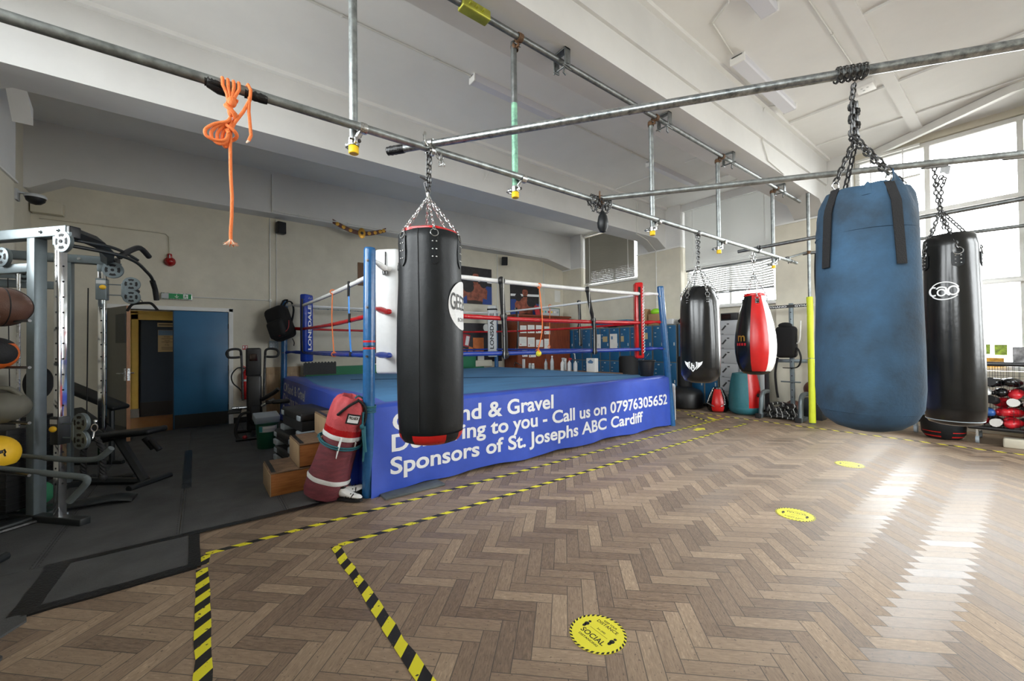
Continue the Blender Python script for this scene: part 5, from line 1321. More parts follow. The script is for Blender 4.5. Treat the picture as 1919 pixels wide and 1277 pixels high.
# wooden steps up to the ring
t = thing('wooden_steps', 'three step pine staircase standing against the left side of the ring', 'steps', (.95, 4.97, 0))
for x0, z0, z1 in ((.56, 0, .25), (.82, .25, .50), (1.085, .50, .745)):
    s = MB().box(x0, 1.345, 4.70, 5.25, z0 + .012, z1 - .016, bev=.004).build('step', 'pine', t, world=True)
    for nm, mb, m in (('tread', MB().box(x0 - .004, 1.35, 4.696, 5.254, z1 - .016, z1, bev=.003), 'pine_top'), ('end_board', MB().box(x0 - .010, x0, 4.70, 5.25, z0 + .004, z1 - .016, bev=.003), 'oak_panel'), ('grip_strip', MB().box(x0 + .005, x0 + .045, 4.71, 5.24, z1, z1 + .002), 'tape_black')):
        mb.v = [tuple(Vector(p) - Vector(t.location)) for p in mb.v]; mb.build(nm, m, s)
# aerobic steps
def aero(label, x, y, z, rz, h=.30, bigriser=True):
    t = thing('aerobic_step', label, 'aerobic step', (x, y, z), rz, 'stacked aerobic steps')
    k = MB(); k.box(-.20, .20, -.42, .42, h - .11, h, bev=.03); k.build('platform', 'black_plastic', t)
    k = MB(); k.box(-.185, .185, -.41, .41, .07, h - .10, bev=.01); k.build('skirt', 'black_matte', t)
    for y0, y1 in ((-.43, -.26), (.26, .43)):
        MB().box(-.21, .21, y0, y1, 0, .075, bev=.012).build('riser', 'grey_plastic', t); MB().box(-.207, .207, y0 + .02, y1 - .02, h - .10, h - .035, bev=.012).build('end_grip', 'grey_plastic', t)
    return t
aero('black aerobic step with grey ends on top of its stack beside the wooden steps', 1.10, 5.80, .42, .10)
aero('middle black and grey aerobic step of the stack, sticking out over the bin side', 1.03, 5.92, .21, .10, .21)
aero('lowest black and grey aerobic step of the stack, on the grey mats', 1.03, 5.92, .0, .10, .21)
# waste bin
t = thing('waste_bin', 'green plastic waste bin with a grey label beside the aerobic steps', 'bin', (.80, 7.10, .012))
k = MB(); k.lathe([(0, 0), (.125, 0), (.132, .01), (.150, .36), (.158, .365), (.160, .385), (.150, .388), (.143, .36), (.12, .02), (0, .02)], None, 32, capb=False, capt=False); k.build('tub', 'bin_green', t)
MB().torus(.157, .012, T(0, 0, .375), 32, 8).build('rim', 'bin_green', t)
a0 = face_cam(.8, 7.1)
def bl_(z0, z1, a, b, R0, m, nm):
    k = MB(); k.slab(lambda u, v: ((R0 + .020 * (z0 + v * (z1 - z0)) / .36) * math.cos(a + u * (b - a)), (R0 + .020 * (z0 + v * (z1 - z0)) / .36) * math.sin(a + u * (b - a)), z0 + v * (z1 - z0)), 12, 2, (0, 0, .001)); k.build(nm, m, t)
bl_(.25, .34, a0 - .75, a0 + .95, .1345, 'label_grey', 'label'); bl_(.255, .335, a0 - .75, a0 - .42, .1355, 'label_teal', 'label_mark'); bl_(.305, .33, a0 - .35, a0 + .7, .1355, 'paper', 'label_mark')
MB().sphere((.02, .0, .37), (.12, .12, .045), 14, 8).build('bin_liner', 'label_grey', t)
t2 = tag(MB().box(-.16, .16, -.11, .11, 0, .10, T(.78, 7.06, .42) @ RZ(.1) @ RX(.25), bev=.01).build('box_lid', 'grey_plastic'), 'grey box lid lying over the green waste bin', 'lid')

# cross trainer
t = thing('cross_trainer', 'black cross trainer with looped handles in front of the back wall', 'gym machine', (.72, 8.17, .012))
fy = math.atan2(-8.17, -.72); rx = Vector((math.cos(fy + PI / 2), math.sin(fy + PI / 2), 0)); fw = Vector((math.cos(fy), math.sin(fy), 0))
def LP(a, b, z): return tuple(Vector((.72, 8.17, z + .012)) + rx * a + fw * b)
Fx = M3(rx[:], (-fw)[:], (0, 0, 1), (.72, 8.17, .012))
k = MB(); k.box(-.11, .115, -.05, .06, 1.02, 1.50, Fx, bev=.03); k.build('mast_cover', 'black_plastic', t, world=True)
MB().box(-.055, .06, .0, .02, 1.28, 1.40, Fx @ T(0, -.08, 0), bev=.005).build('display', 'screen_dark', t, world=True)
k = MB(); k.box(-.10, .12, -.09, .12, .10, 1.04, Fx, bev=.04); k.build('mast', 'black_plastic', t, world=True)
k = MB(); k.lathe([(.05, -.10), (.24, -.09), (.27, -.06), (.27, .06), (.24, .09), (.05, .10)], Fx @ T(.03, .12, .36) @ RY(PI / 2), 28); k.build('flywheel_cover', 'black_matte', t, world=True)
for s in (-1, 1):
    k = MB(); k.tube(sm([LP(s * .15, .05, .62), LP(s * .155, .08, 1.0), LP(s * .165, .12, 1.30), LP(s * .17, .14, 1.42)], 5), .018, 10); a = k.build('swing_arm', 'steel_dark', t, world=True)
    k = MB(); k.tube(sm([LP(s * .17, .14, 1.38), LP(s * .18, .15, 1.46), LP(s * .24, .16, 1.485), LP(s * .33, .17, 1.47), LP(s * .365, .18, 1.42), LP(s * .34, .19, 1.355), LP(s * .26, .18, 1.345), LP(s * .19, .16, 1.35)], 5), .019, 10)
    k.v = [tuple(Vector(p) - Vector(t.location)) for p in k.v]; k.build('looped_grip', 'rubber_black', a)
    k = MB(); k.tube([LP(s * .10, .05, .50), LP(s * .30, .10, .56 + s * .05)], .028, 10); k.build('foot_peg', 'steel', t, world=True)
    k = MB(); k.box(-.09, .09, -.20, .16, 0, .03, M3(rx[:], (-fw)[:], (0, 0, 1), LP(s * .26, .10, .50 + s * .06)), bev=.012); k.build('pedal', 'rubber_black', t, world=True)
k = MB(); k.tube(sm([LP(-.05, .10, .42), LP(-.17, .14, .40), LP(-.23, .2, .26), LP(-.24, .26, .10), LP(-.16, .34, .02), LP(.0, .34, .02)], 5), .024, 10); k.build('front_hoop', 'rubber_black', t, world=True)
k = MB(); k.tube([LP(-.24, .34, .025), LP(.24, .34, .025)], .028, 10); k.tube([LP(-.24, -.42, .025), LP(.24, -.42, .025)], .028, 10); k.tube([LP(0, .34, .03), LP(0, -.42, .03)], .035, 8); k.build('base', 'black_plastic', t, world=True)
k = MB(); k.tube([LP(.12, .1, .62), LP(.30, .22, .74), LP(.36, .26, .80)], .035, 8); k.box(.26, .52, -.40, -.20, .56, .62, Fx, bev=.02); k.build('crank', 'black_plastic', t, world=True)
k = MB(); k.sphere(LP(-.12, .36, .06), (.035, .035, .03), 10, 8); k.build('red_knob', 'sign_red', t, world=True)

# fire extinguisher and its sign
t = thing('fire_extinguisher', 'red fire extinguisher on the back wall beside the blue door', 'fire extinguisher', (.73, 9.72, .49))
k = MB(); k.lathe([(0, 0), (.075, 0), (.082, .012), (.084, .05), (.084, .46), (.078, .50), (.05, .545), (.028, .56), (.028, .59)], None, 28, capb=False); k.build('cylinder', 'extinguisher_red', t)
k = MB(); k.lathe([(.0845, .36), (.0845, .40)], None, 28, capb=False, capt=False); k.build('label', 'label_grey', t)
k = MB(); k.box(-.02, .02, -.02, .02, .585, .63, bev=.005); k.box(-.09, .02, -.012, .012, .635, .650); k.tube([(.01, 0, .62), (-.05, 0, .67), (-.09, 0, .68)], .007, 6); k.build('valve_handle', 'sign_red', t)
MB().tube(sm([(-.01, -.02, .61), (-.14, -.06, .63), (-.24, -.08, .50), (-.22, -.09, .34), (-.10, -.10, .20), (-.04, -.10, .05)], 6), .012, 8).build('hose', 'rubber_black', t)
MB().box(-.03, .03, .07, .12, .2, .5).build('wall_bracket', 'sign_red', t)
def wall_sign(name, label, cat, x, z, w, h, m, th=.012, y=YB):
    t = thing(name, label, cat, (x, y, z)); MB().box(-w / 2, w / 2, -th, 0, -h / 2, h / 2, bev=.002).build('panel', m, t); return t
t = wall_sign('fire_sign', 'small red and white fire equipment sign above the cross trainer', 'sign', .725, 1.525, .09, .085, 'sign_red', .004)
k = MB(); k.box(-.035, -.012, -.0052, -.0042, -.02, .03); k.box(.008, .018, -.0052, -.0042, -.03, .03); k.box(.022, .034, -.0052, -.0042, .0, .03); k.build('symbol', 'print_white', t)

# ================================================================== FLOOR COVERINGS, TAPE AND STICKERS
def slabmat(label, x0, x1, y0, y1, wavy=None, m='mat_grey', z=.012):
    k = MB()
    if wavy: k.prism(wavy, z)
    else: k.box(x0, x1, y0, y1, 0, z)
    return tag(k.build('floor_mat', m), label, 'floor mat', 'grey rubber floor mats')
xs_ = [-2.14, -.905, -.135, .63, 1.33]
lb = ['grey rubber mat along the left wall under the cable machine', 'grey rubber mat running towards the doorway left of the short dark tape', 'grey rubber mat running past the bin, right of the short dark tape', 'grey rubber mat under the wooden steps along the ring']
for i in range(4): slabmat(lb[i], xs_[i] + .002, xs_[i + 1] - .002, 4.215, 9.80)
slabmat('small grey rubber mat strip in front of the others, ending at the striped tape', -.76, -.045, 3.58, 4.205)
edge = [(-2.14, .6)] + [(-.80 + .035 * math.sin(q * 1.9) + .02 * math.sin(q * 5.1) - .12 * max(0, (2.9 - (.8 + q * .11)) / 2), .8 + q * .11) for q in range(25)] + [(-.79, 3.56), (-.77, 4.205), (-2.14, 4.205)]
slabmat('grey rubber mat with a ragged edge in the near left corner', 0, 0, 0, 0, wavy=edge)
def seam_dash(x, y0, y1):
    k = MB()
    for q in range(int((y1 - y0) / .05)): k.box(x - .022, x - .014, y0 + q * .05, y0 + q * .05 + .025, .0118, .0128); k.box(x + .014, x + .022, y0 + q * .05 + .012, y0 + q * .05 + .037, .0118, .0128)
    return k
k = MB()
for x, y0, y1 in ((-.135, 4.22, 5.55), (-.905, 4.22, 6.3), (.63, 4.22, 4.75)):
    q = seam_dash(x, y0, y1); k.add(q.v, q.f)
o = tag(k.build('mat_seam', 'mat_black'), 'dashed interlocking seams between the grey floor mats', 'seam'); o['kind'] = 'stuff'
def ftape(label, pts, w, m, name='floor_tape', jag=.0, z=.0022, z0=0.0):
    """Flat strip of tape along pts (x,y); local X runs along it so that its stripes follow it."""
    (x0, y0), (x1, y1) = pts; L = math.hypot(x1 - x0, y1 - y0); a = math.atan2(y1 - y0, x1 - x0)
    n = max(2, int(L / .12)); r = random.Random(int(L * 1000)); k = MB()
    up = [w / 2 - jag * r.random() * (r.random() < .5) for _ in range(n + 1)]; dn = [-w / 2 + jag * r.random() * (r.random() < .5) for _ in range(n + 1)]
    vs = [(L * i / n, up[i], z) for i in range(n + 1)] + [(L * i / n, dn[i], z) for i in range(n + 1)] + [(L * i / n, up[i], 0) for i in range(n + 1)] + [(L * i / n, dn[i], 0) for i in range(n + 1)]
    N = n + 1
    fs = [(i, i + 1, N + i + 1, N + i) for i in range(n)] + [(i, 2 * N + i, 2 * N + i + 1, i + 1) for i in range(n)] + [(N + i, N + i + 1, 3 * N + i + 1, 3 * N + i) for i in range(n)]
    k.add(vs, fs); o = k.build(name, m, base=False); o.location = (x0, y0, z0); o.rotation_euler = (0, 0, a)
    return tag(o, label, 'floor tape')
G = 'black and yellow floor tape'
def hz(label, pts, w=.05, jag=.006): o = ftape(label, pts, w, 'hazard_tape', 'hazard_tape', jag); o['group'] = G; return o
hz('black and yellow striped tape along the foot of the ring banner', [(.03, 3.735), (8.30, 3.845)])
hz('second striped tape parallel to the ring, bending at its near end', [(.83, 3.255), (7.35, 3.305)])
hz('short striped tape continuing the second line far off near the ring corner', [(7.55, 3.31), (8.05, 3.315)])
hz('wide striped tape running towards the camera at bottom left from the grey mat corner', [(.012, 3.50), (.004, 1.0)], .075, .012)
hz('wide ragged striped tape slanting to the bottom centre of the picture', [(.80, 3.255), (.80, 1.0)], .075, .014)
hz('short striped tape corner beside the black mat edge', [(.03, 3.72), (.015, 3.56)], .06)
hz('long striped tape along the window wall in front of the lockers and bags', [(8.50, 6.2), (8.49, -1.2)])
hz('striped tape just past the far ring corner', [(8.20, 4.55), (7.75, 3.90)], .05)
ftape('black tape edging the grey mats along the wood floor', [(-.85, 4.19), (1.33, 4.21)], .07, 'tape_black', 'edge_tape', .004, .0025, .0115)
ftape('black tape along the near edge of the small mat strip', [(-.80, 3.545), (-.02, 3.565)], .085, 'tape_black', 'edge_tape', .012, .013)
ftape('upright black tape closing the end of the small mat strip', [(-.035, 3.53), (-.035, 4.24)], .075, 'tape_black', 'edge_tape', .008, .0145)
ftape('black tape patch at the left end of the small mat strip', [(-.80, 3.53), (-.78, 4.2)], .12, 'tape_black', 'edge_tape', .01, .0135)
ftape('short dark tape strip on the grey mats in front of the doorway', [(-.12, 5.6), (-.135, 7.65)], .085, 'tape_black', 'edge_tape', .004, .0016, .012)
# social distancing floor stickers
def sticker(label, x, y, rz, R=.145, full=True):
    t = thing('floor_sticker', label, 'floor sticker', (x, y, .0005), rz, group='round yellow distancing stickers')
    k = MB(); k.lathe([(R, 0), (R, .0016)], None, 60); k.build('disc', 'tape_yellow', t)
    k = MB()
    for q in range(34):
        a = 2 * PI * q / 34; b = a + .10; s = .07
        k.add([(R * math.cos(a), R * math.sin(a), .0019), (R * math.cos(b), R * math.sin(b), .0019), (R * .915 * math.cos(b + s), R * .915 * math.sin(b + s), .0019), (R * .915 * math.cos(a + s), R * .915 * math.sin(a + s), .0019)], [(0, 1, 2, 3)])
    k.build('striped_rim', 'print_black', t, smooth=None)
    k = MB().use('print_black'); Z = .0021; c = R / .145
    for s, h, w, yy in (('KEEP YOUR', .013, .085, .093), ('DISTANCE', .020, .135, .066), ('2m (6ft)', .011, .055, .022), ('SOCIAL', .033, .150, -.052), ('DISTANCING', .013, .125, -.078)):
        k.text(s, h * c, T(0, yy * c, Z), w * c, bold=.012, align='C')
    k.box(-.058 * c, .058 * c, .006 * c, .0075 * c, Z, Z + .0001)
    for s in (-1, 1):
        k.lathe([(.008 * c, 0), (.008 * c, .0001)], T(s * .086 * c, .034 * c, Z), 14); k.lathe([(.013 * c, 0), (.013 * c, .0001)], T(s * .086 * c, .010 * c, Z) @ Matrix.Diagonal((1, 1.1, 1, 1)), 14); k.lathe([(.009 * c, 0), (.009 * c, .0001)], T(s * .086 * c, -.008 * c, Z) @ Matrix.Diagonal((1, 1.5, 1, 1)), 14)
    k.build('lettering', None, t, smooth=None)
    return t
sticker('round yellow social distancing sticker on the wood floor nearest the camera', 1.632, 1.414, math.radians(-92))
sticker('round yellow social distancing sticker in the middle of the open wood floor', 4.10, 1.304, math.radians(100))
sticker('farther round yellow sticker in the bright window reflection on the floor', 6.28, 1.413, math.radians(100))
k = MB(); k.prism([(-.22, -.04), (-.05, -.05), (-.05, -.10), (.12, 0), (-.05, .10), (-.05, .05), (-.22, .04)], .0018, T(6.98, 3.62, 0)); tag(k.build('floor_arrow', 'tape_yellow'), 'yellow arrow sticker between the two striped tapes near the far ring corner', 'floor sticker')
k = MB(); k.prism([(-.18, -.04), (.0, -.05), (.18, 0), (.0, .05), (-.18, .04)], .0018, T(8.1, 4.0, 0) @ RZ(.9)); tag(k.build('floor_arrow', 'tape_yellow'), 'small yellow sticker on the floor behind the far ring corner', 'floor sticker')

# ================================================================== BACK WALL FITTINGS
YW = YB
t = thing('exit_sign', 'green running man exit sign in a pale case above the doorway', 'exit sign', (-.345, YW, 2.44))
MB().box(-.225, .225, -.06, 0, -.005, .115, bev=.006).build('case', 'steel', t)
MB().box(-.215, .215, -.063, -.06, .008, .102).build('panel', 'exit_green', t)
MB().box(-.212, -.115, -.0645, -.063, .010, .100).build('metal_end', 'label_grey', t)
k = MB().use('print_white'); Fy = M3((1, 0, 0), (0, 0, 1), (0, -1, 0), (0, -.0642, 0))
def flat(mb, pts, F): mb.add([(x, y, 0) for x, y in pts], [tuple(range(len(pts)))], F)
flat(k, [(-.004, .088), (.004, .088), (.004, .038), (-.004, .038)], T(0, 0, 0) @ Fy); flat(k, [(-.030, .050), (-.024, .056), (.0, .032), (.0, .022)], Fy); flat(k, [(.030, .050), (.024, .056), (.0, .032), (.0, .022)], Fy)
flat(k, [(.095, .018), (.165, .018), (.165, .095), (.095, .095)], Fy)
k.use('exit_green'); Fz = T(0, -.0008, 0) @ Fy
for pts in ([(.120, .085), (.132, .085), (.132, .073), (.120, .073)], [(.118, .070), (.138, .066), (.132, .045), (.120, .048)], [(.102, .064), (.118, .070), (.118, .064), (.106, .056)], [(.138, .066), (.156, .058), (.154, .052), (.136, .058)], [(.120, .048), (.104, .038), (.100, .024), (.108, .024), (.112, .034), (.128, .044)], [(.130, .046), (.146, .036), (.142, .022), (.134, .022), (.138, .034), (.124, .044)]): flat(k, pts, Fz)
k.build('running_man', None, t, smooth=None)
t = thing('alarm_bell', 'dark red fire alarm sounder on the back wall above the doorway', 'fire alarm', (-.445, YW, 3.05))
k = MB(); k.lathe([(.085, 0), (.088, .02), (.080, .05), (.055, .085), (.03, .10), (0, .102)], T(0, 0, .09) @ RX(PI / 2), 28); k.build('dome', 'alarm_red', t)
k = MB(); k.box(-.035, .035, -.07, 0, .14, .235, bev=.02); k.build('body', 'alarm_red', t)
k = MB(); k.box(-.008, .008, -.085, -.065, .12, .21, bev=.003); k.build('lamp_strip', 'label_grey', t)
def conduit(label, pts, m='conduit_white', r=.011, boxes=(), clips=0):
    t = thing('conduit', label, 'conduit', pts[-1], group='surface conduits')
    MB().tube(pts, r, 8).build('tube', m, t, world=True)
    for b in boxes: MB().sphere(b, (r * 3, r * 3, r * 3), 12, 8).build('junction_box', m, t, world=True)
    P = [Vector(p) for p in pts]
    k = 0
    for i in range(len(P) - 1):
        L = (P[i + 1] - P[i]).length
        for q in range(int(L / .9)):
            c = P[i].lerp(P[i + 1], (q + .5) / max(1, int(L / .9)))
            MB().lathe([(r * 1.5, -.012), (r * 1.7, 0), (r * 1.5, .012)], T(*c) @ frame_z(P[i + 1] - P[i]), 8).build('clip', m, t, world=True); k += 1
    return t
y = YW - .014
conduit('thin conduit running along the back wall to the red alarm', [(-2.06, y, 3.66), (-.60, y, 3.66), (-.50, y, 3.65), (-.455, y, 3.60), (-.445, y, 3.28)], 'conduit_cream')
conduit('conduit running right from the exit sign to a round junction', [(-.12, y, 2.50), (1.165, y, 2.51)], boxes=[(1.165, y, 2.51)])
conduit('vertical conduit pair feeding the grey socket box by the far left ring post', [(1.165, y, 4.24), (1.165, y, 1.66)])
conduit('second vertical conduit beside it dropping from the black speaker', [(1.285, y, 4.24), (1.285, y, 1.66)], r=.008)
conduit('long conduit along the foot of the back beam above the ring', [(1.17, 9.445, 4.30), (9.0, 9.445, 4.30)], r=.016)
conduit('conduit climbing the face of the back beam above the speaker', [(1.165, 9.445, 4.28), (1.165, 9.445, 5.05)], r=.014)
conduit('conduit dropping down the back wall near the right speaker', [(7.06, y, 4.24), (7.06, y, 2.4)], r=.013)
conduit('conduit down the back wall right of the boxer poster', [(8.93, y, 4.24), (8.93, y, 2.4)], r=.012)
conduit('conduit bending over the haunch to the right ring post', [(8.55, 5.955, 5.0), (8.55, 5.955, 4.30), (8.55, 6.0, 4.245), (9.30, 6.2, 4.245), (9.80, 6.25, 4.02), (9.80, 6.25, 2.2)], r=.014)
conduit('conduit along the far ceiling of the middle bay ending at the long lamp', [(-1.5, 4.52, 5.09), (2.85, 4.52, 5.09)], r=.012)
conduit('conduit between the two long lamps of the middle bay', [(4.65, 4.52, 5.09), (6.98, 4.56, 5.09)], r=.012)
conduit('looping white cable on the near ceiling from beam to lamp', [(3.9, 1.65, 5.095), (4.42, 1.92, 5.095), (4.50, 2.05, 5.095), (4.56, 2.15, 5.095), (5.25, 2.24, 5.095)], r=.009)
conduit('ceiling conduit with clips ending at the detector', [(3.6, 1.395, 5.095), (7.2, 1.385, 5.095)], r=.010)
conduit('cable dropping from the ceiling down the middle beam', [(6.95, 2.28, 5.09), (6.76, 2.44, 5.07), (6.75, 2.476, 4.95), (6.76, 2.476, 4.55), (6.95, 2.476, 4.32), (7.6, 2.476, 4.27)], r=.009)
t = thing('speaker', 'black wall speaker left of the gold belt above the far left ring post', 'speaker', (1.36, YW - .10, 3.93), .25, 'wall speakers')
def speaker(t):
    MB().box(-.085, .085, -.07, .07, 0, .25, bev=.02).build('cabinet', 'black_plastic', t); MB().box(-.075, .075, -.076, -.070, .01, .24, bev=.002).build('grille', 'black_matte', t); MB().cyl((0, .07, .12), (0, .12, .12), .015, 8).build('bracket', 'steel_dark', t)
speaker(t)
t = thing('speaker', 'black wall speaker tilted on the back wall above the boxer posters', 'speaker', (7.25, YW - .13, 3.92), -.5, 'wall speakers'); t.rotation_euler = (.15, 0, -.5); speaker(t)
# champions belt hung on the beam
t = thing('champion_belt', 'sagging gold and dark championship belt hung under the back beam', 'belt', (2.95, 9.44, 4.12))
def bz(x): s = (x - 2.32) / 1.2; return 4.30 - .17 * math.sin(PI * s)
k = MB(); k.slab(lambda u, v: (2.32 + u * 1.2, 9.445 - .01, bz(2.32 + u * 1.2) + (v - .5) * .10), 24, 1, (0, .008, 0)); k.build('strap', 'rubber_brown', t, world=True)
MB().lathe([(.10, 0), (.105, .006), (.085, .014), (.05, .016), (0, .016)], T(2.95, 9.434, bz(2.95)) @ RX(PI / 2) @ Matrix.Diagonal((.8, 1.15, 1, 1)), 28).build('main_plate', 'gold', t, world=True)
MB().lathe([(.035, 0), (.03, .004), (0, .004)], T(2.95, 9.417, bz(2.95)) @ RX(PI / 2), 20).build('emblem', 'night_print', t, world=True)
for x in (2.42, 2.55, 2.70, 3.12, 3.26, 3.38, 3.46):
    MB().lathe([(.042, 0), (.040, .008), (0, .010)], T(x, 9.434, bz(x)) @ RX(PI / 2), 16).build('side_plate', 'gold', t, world=True)
tag(MB().box(2.975, 3.20, YW - .02, YW, 2.98, 3.53, bev=.003).build('wood_panel', 'plank_brown'), 'small brown wooden board on the back wall behind the nearest post', 'board')
t = thing('socket_box', 'grey metal switch and socket box on the back wall by the backpack', 'socket', (1.225, YW, 1.49))
MB().box(-.085, .085, -.055, 0, 0, .17, bev=.008).build('case', 'grey_plastic', t)
for i in range(6): MB().box(-.06 + (i % 3) * .05, -.04 + (i % 3) * .05, -.060, -.055, .03 + (i // 3) * .07, .06 + (i // 3) * .07).build('switch', 'label_grey', t)
tag(MB().box(-2.13, -1.78, YW - .16, YW - .005, 3.72, 3.92, bev=.008).build('vent_box', 'conduit_cream'), 'cream painted box in the top left corner of the back wall', 'vent box')
t = thing('security_camera', 'black dome security camera on a bracket in the top left corner', 'camera', (-1.70, 7.95, 3.42))
k = MB(); k.lathe([(0, -.07), (.05, -.055), (.085, -.02), (.095, .02)][::1], T(0, 0, .06), 24); k.build('dome', 'black_plastic', t)
MB().lathe([(.10, .08), (.105, .10), (.09, .12), (0, .12)], None, 24, capb=True).build('housing', 'label_grey', t)
k = MB(); k.box(-.16, .02, -.02, .02, .115, .135); k.box(-.17, -.145, -.06, .06, .02, .16); k.build('bracket', 'label_grey', t)
t = wall_sign('notice', 'yellowed paper notice on the dark door beyond the doorway', 'notice', -.60, 1.70, .32, .50, 'paper_tan', .003, 12.2)
MB().box(-.155, .155, -.0045, -.003, .13, .245).build('heading', 'paper_blue', t)
k = MB()
for s, zz, h in (('Prosiect', .085, .022), ('Noson', .0, .022), ('6.00', -.05, .018), ('Friday', -.10, .022)): k.text(s, h, M3((1, 0, 0), (0, 0, 1), (0, -1, 0), (0, -.0042, zz)), align='C', bold=.01)
for zz in (.05, -.025, -.15, -.19): k.box(-.10, .10, -.0042, -.004, zz, zz + .008)
k.build('lettering', 'print_black', t, smooth=None)
t = wall_sign('notice', 'small tan notice above the larger one on the dark door', 'notice', -.60, 2.07, .34, .09, 'paper_tan', .003, 12.2)
MB().box(-.15, .15, -.0042, -.004, -.01, .01).build('lettering', 'print_black', t)
for x0, x1, lb in ((1.10, 1.73, 'low oak panel against the back wall behind the far left ring corner'),):
    t = thing('panel_board', lb, 'panel', (1.41, YW - .02, .12))
    MB().box(-.315, .315, -.02, .01, 0, .98, bev=.003).build('board', 'oak_panel', t); MB().box(-.32, .32, -.03, .01, .86, .985, bev=.003).build('rail', 'oak_panel', t)
    for q in range(3): MB().box(-.29 + q * .205, -.11 + q * .205, -.026, -.02, .05, .82, bev=.004).build('raised_panel', 'oak_panel', t)
tag(MB().box(1.80, 6.4, 9.60, 9.64, .75, 1.085, bev=.005).build('crash_mat', 'green_fabric'), 'long dark green mat propped along the back wall behind the ring', 'mat')
poly_ = [(-.33, -.1)] + [(-.33 + .66 * q / 40, .155 + (.022 if (q // 2) % 2 else 0)) for q in range(41)] + [(.33, -.1)]
k = MB(); k.prism(poly_, .014, M3((1, 0, 0), (0, 0, 1), (0, -1, 0), (2.08, 9.585, 1.02)))
tag(k.build('jigsaw_mat', 'mat_black'), 'black jigsaw edged rubber tile propped behind the ring under the blue pad', 'mat')
# boxer posters
def poster(label, x, zc, w, h, flip=1):
    t = thing('boxer_poster', label, 'poster', (x, YW - .006, zc), group='boxer posters')
    MB().box(-w / 2, w / 2, -.02, 0, -h / 2, h / 2).build('backing', 'night_print', t)
    Y = -.0205
    def layer(nm, m, polys, k_=1):
        k = MB()
        for q, pl in enumerate(polys): k.add([(flip * a * w, Y - .0006 * k_ - .0001 * q, b * h) for a, b in pl], [tuple(range(len(pl)))])
        k.build(nm, m, t, smooth=None)
    def ell(cx, cy, rx, ry, n=22): return [(cx + rx * math.cos(2 * PI * i / n), cy + ry * math.sin(2 * PI * i / n)) for i in range(n)]
    layer('ring_apron', 'ring_blue_print', [[(-.5, -.5), (.5, -.5), (.5, .0), (.25, .02), (-.5, -.1)]], 1)
    layer('ropes', 'print_white', [[(-.5, .14), (.5, .10), (.5, .17), (-.5, .21)]], 2)
    layer('body', 'skin_print', [ell(.0, .24, .095, .135), [(-.06, .14), (.06, .14), (.08, .06), (.26, .02), (.36, -.12), (.34, -.36), (.22, -.34), (.20, -.5), (-.26, -.5), (-.27, -.28), (-.40, -.38), (-.46, -.22), (-.34, .0), (-.08, .06)]], 3)
    layer('hair', 'hair_print', [[(-.10, .24), (-.105, .33), (-.07, .40), (0, .42), (.07, .40), (.105, .33), (.10, .24), (.085, .31), (.04, .33), (-.05, .325), (-.085, .30)], ell(-.038, .255, .020, .010), ell(.042, .255, .020, .010), [(-.008, .25), (.012, .21), (-.014, .21)], [(-.035, .17), (.035, .17), (.025, .155), (-.025, .155)], [(-.08, .135), (.08, .135), (.06, .10), (-.06, .10)], [(-.26, -.42), (-.02, -.40), (.20, -.43), (.20, -.5), (-.26, -.5)]], 4)
    layer('glove_print', 'night_print', [ell(-.22, -.06, .165, .14), ell(.24, .08, .115, .13), ell(-.12, .04, .06, .05)], 5)
    return t
poster('boxer poster on the back wall, left one, partly behind the black leather bag', 6.28, 3.24, 1.12, 1.05)
poster('boxer poster on the back wall, right one, above the certificates', 8.12, 2.93, 1.16, 1.02, -1)
t = wall_sign('paper_sheet', 'white sheet pinned high on the wall right of the posters', 'notice', 9.56, 3.15, .26, .40, 'paper', .003)

# ================================================================== FAR RIGHT CORNER
t = thing('wooden_cupboard', 'reddish wooden cupboard covered with white certificates in the back corner', 'cupboard', (8.55, 9.45, 0))
MB().box(7.28, 9.45, 9.18, 9.80, 0, 2.36).build('body', 'wood_red', t, world=True)
MB().box(7.24, 9.49, 9.14, 9.82, 2.36, 2.42, bev=.006).build('top', 'wood_red', t, world=True)
for x0, x1 in ((7.30, 8.36), (8.38, 9.43)): MB().box(x0, x1, 9.165, 9.18, .08, 2.32, bev=.003).build('door', 'wood_red', t, world=True)
for i, (x, z, w, h) in enumerate([(7.50, 1.98, .24, .22), (7.80, 1.99, .26, .24), (8.12, 1.99, .26, .24), (8.45, 1.96, .24, .24), (7.48, 1.62, .28, .27), (7.80, 1.60, .27, .28), (8.13, 1.56, .28, .22), (8.43, 1.50, .22, .40), (7.55, 1.28, .20, .22), (7.84, 1.26, .27, .22)]):
    c = thing('certificate', 'white certificate on the cupboard, %s row, %s from the left' % (('top', 'top', 'top', 'top', 'middle', 'middle', 'middle', 'middle', 'bottom', 'bottom')[i], ('first', 'second', 'third', 'fourth')[i % 4 if i < 8 else i - 8]), 'certificate', (x, 9.165, z), group='certificates on the cupboard')
    MB().box(-w / 2, w / 2, -.004, 0, -h / 2, h / 2).build('sheet', 'paper', c)
    k = MB()
    for q in range(4): k.box(-w * .32, w * .32, -.0045, -.004, h * .25 - q * h * .13, h * .28 - q * h * .13)
    k.build('printing', 'label_grey', c); MB().box(-w * .36, -w * .24, -.0048, -.004, -h * .38, -h * .24).build('seal', 'sign_red', c)
k = MB(); k.box(-.25, .25, -.05, .05, 0, .16)
t = thing('trophy_case', 'small glass fronted case with rosettes on top of the cupboard', 'display case', (8.75, 9.40, 2.42))
MB().box(-.42, .42, -.06, .06, 0, .26, bev=.006).build('case', 'bin_green', t); MB().box(-.39, .39, -.063, -.06, .02, .24).build('front', 'label_grey', t)
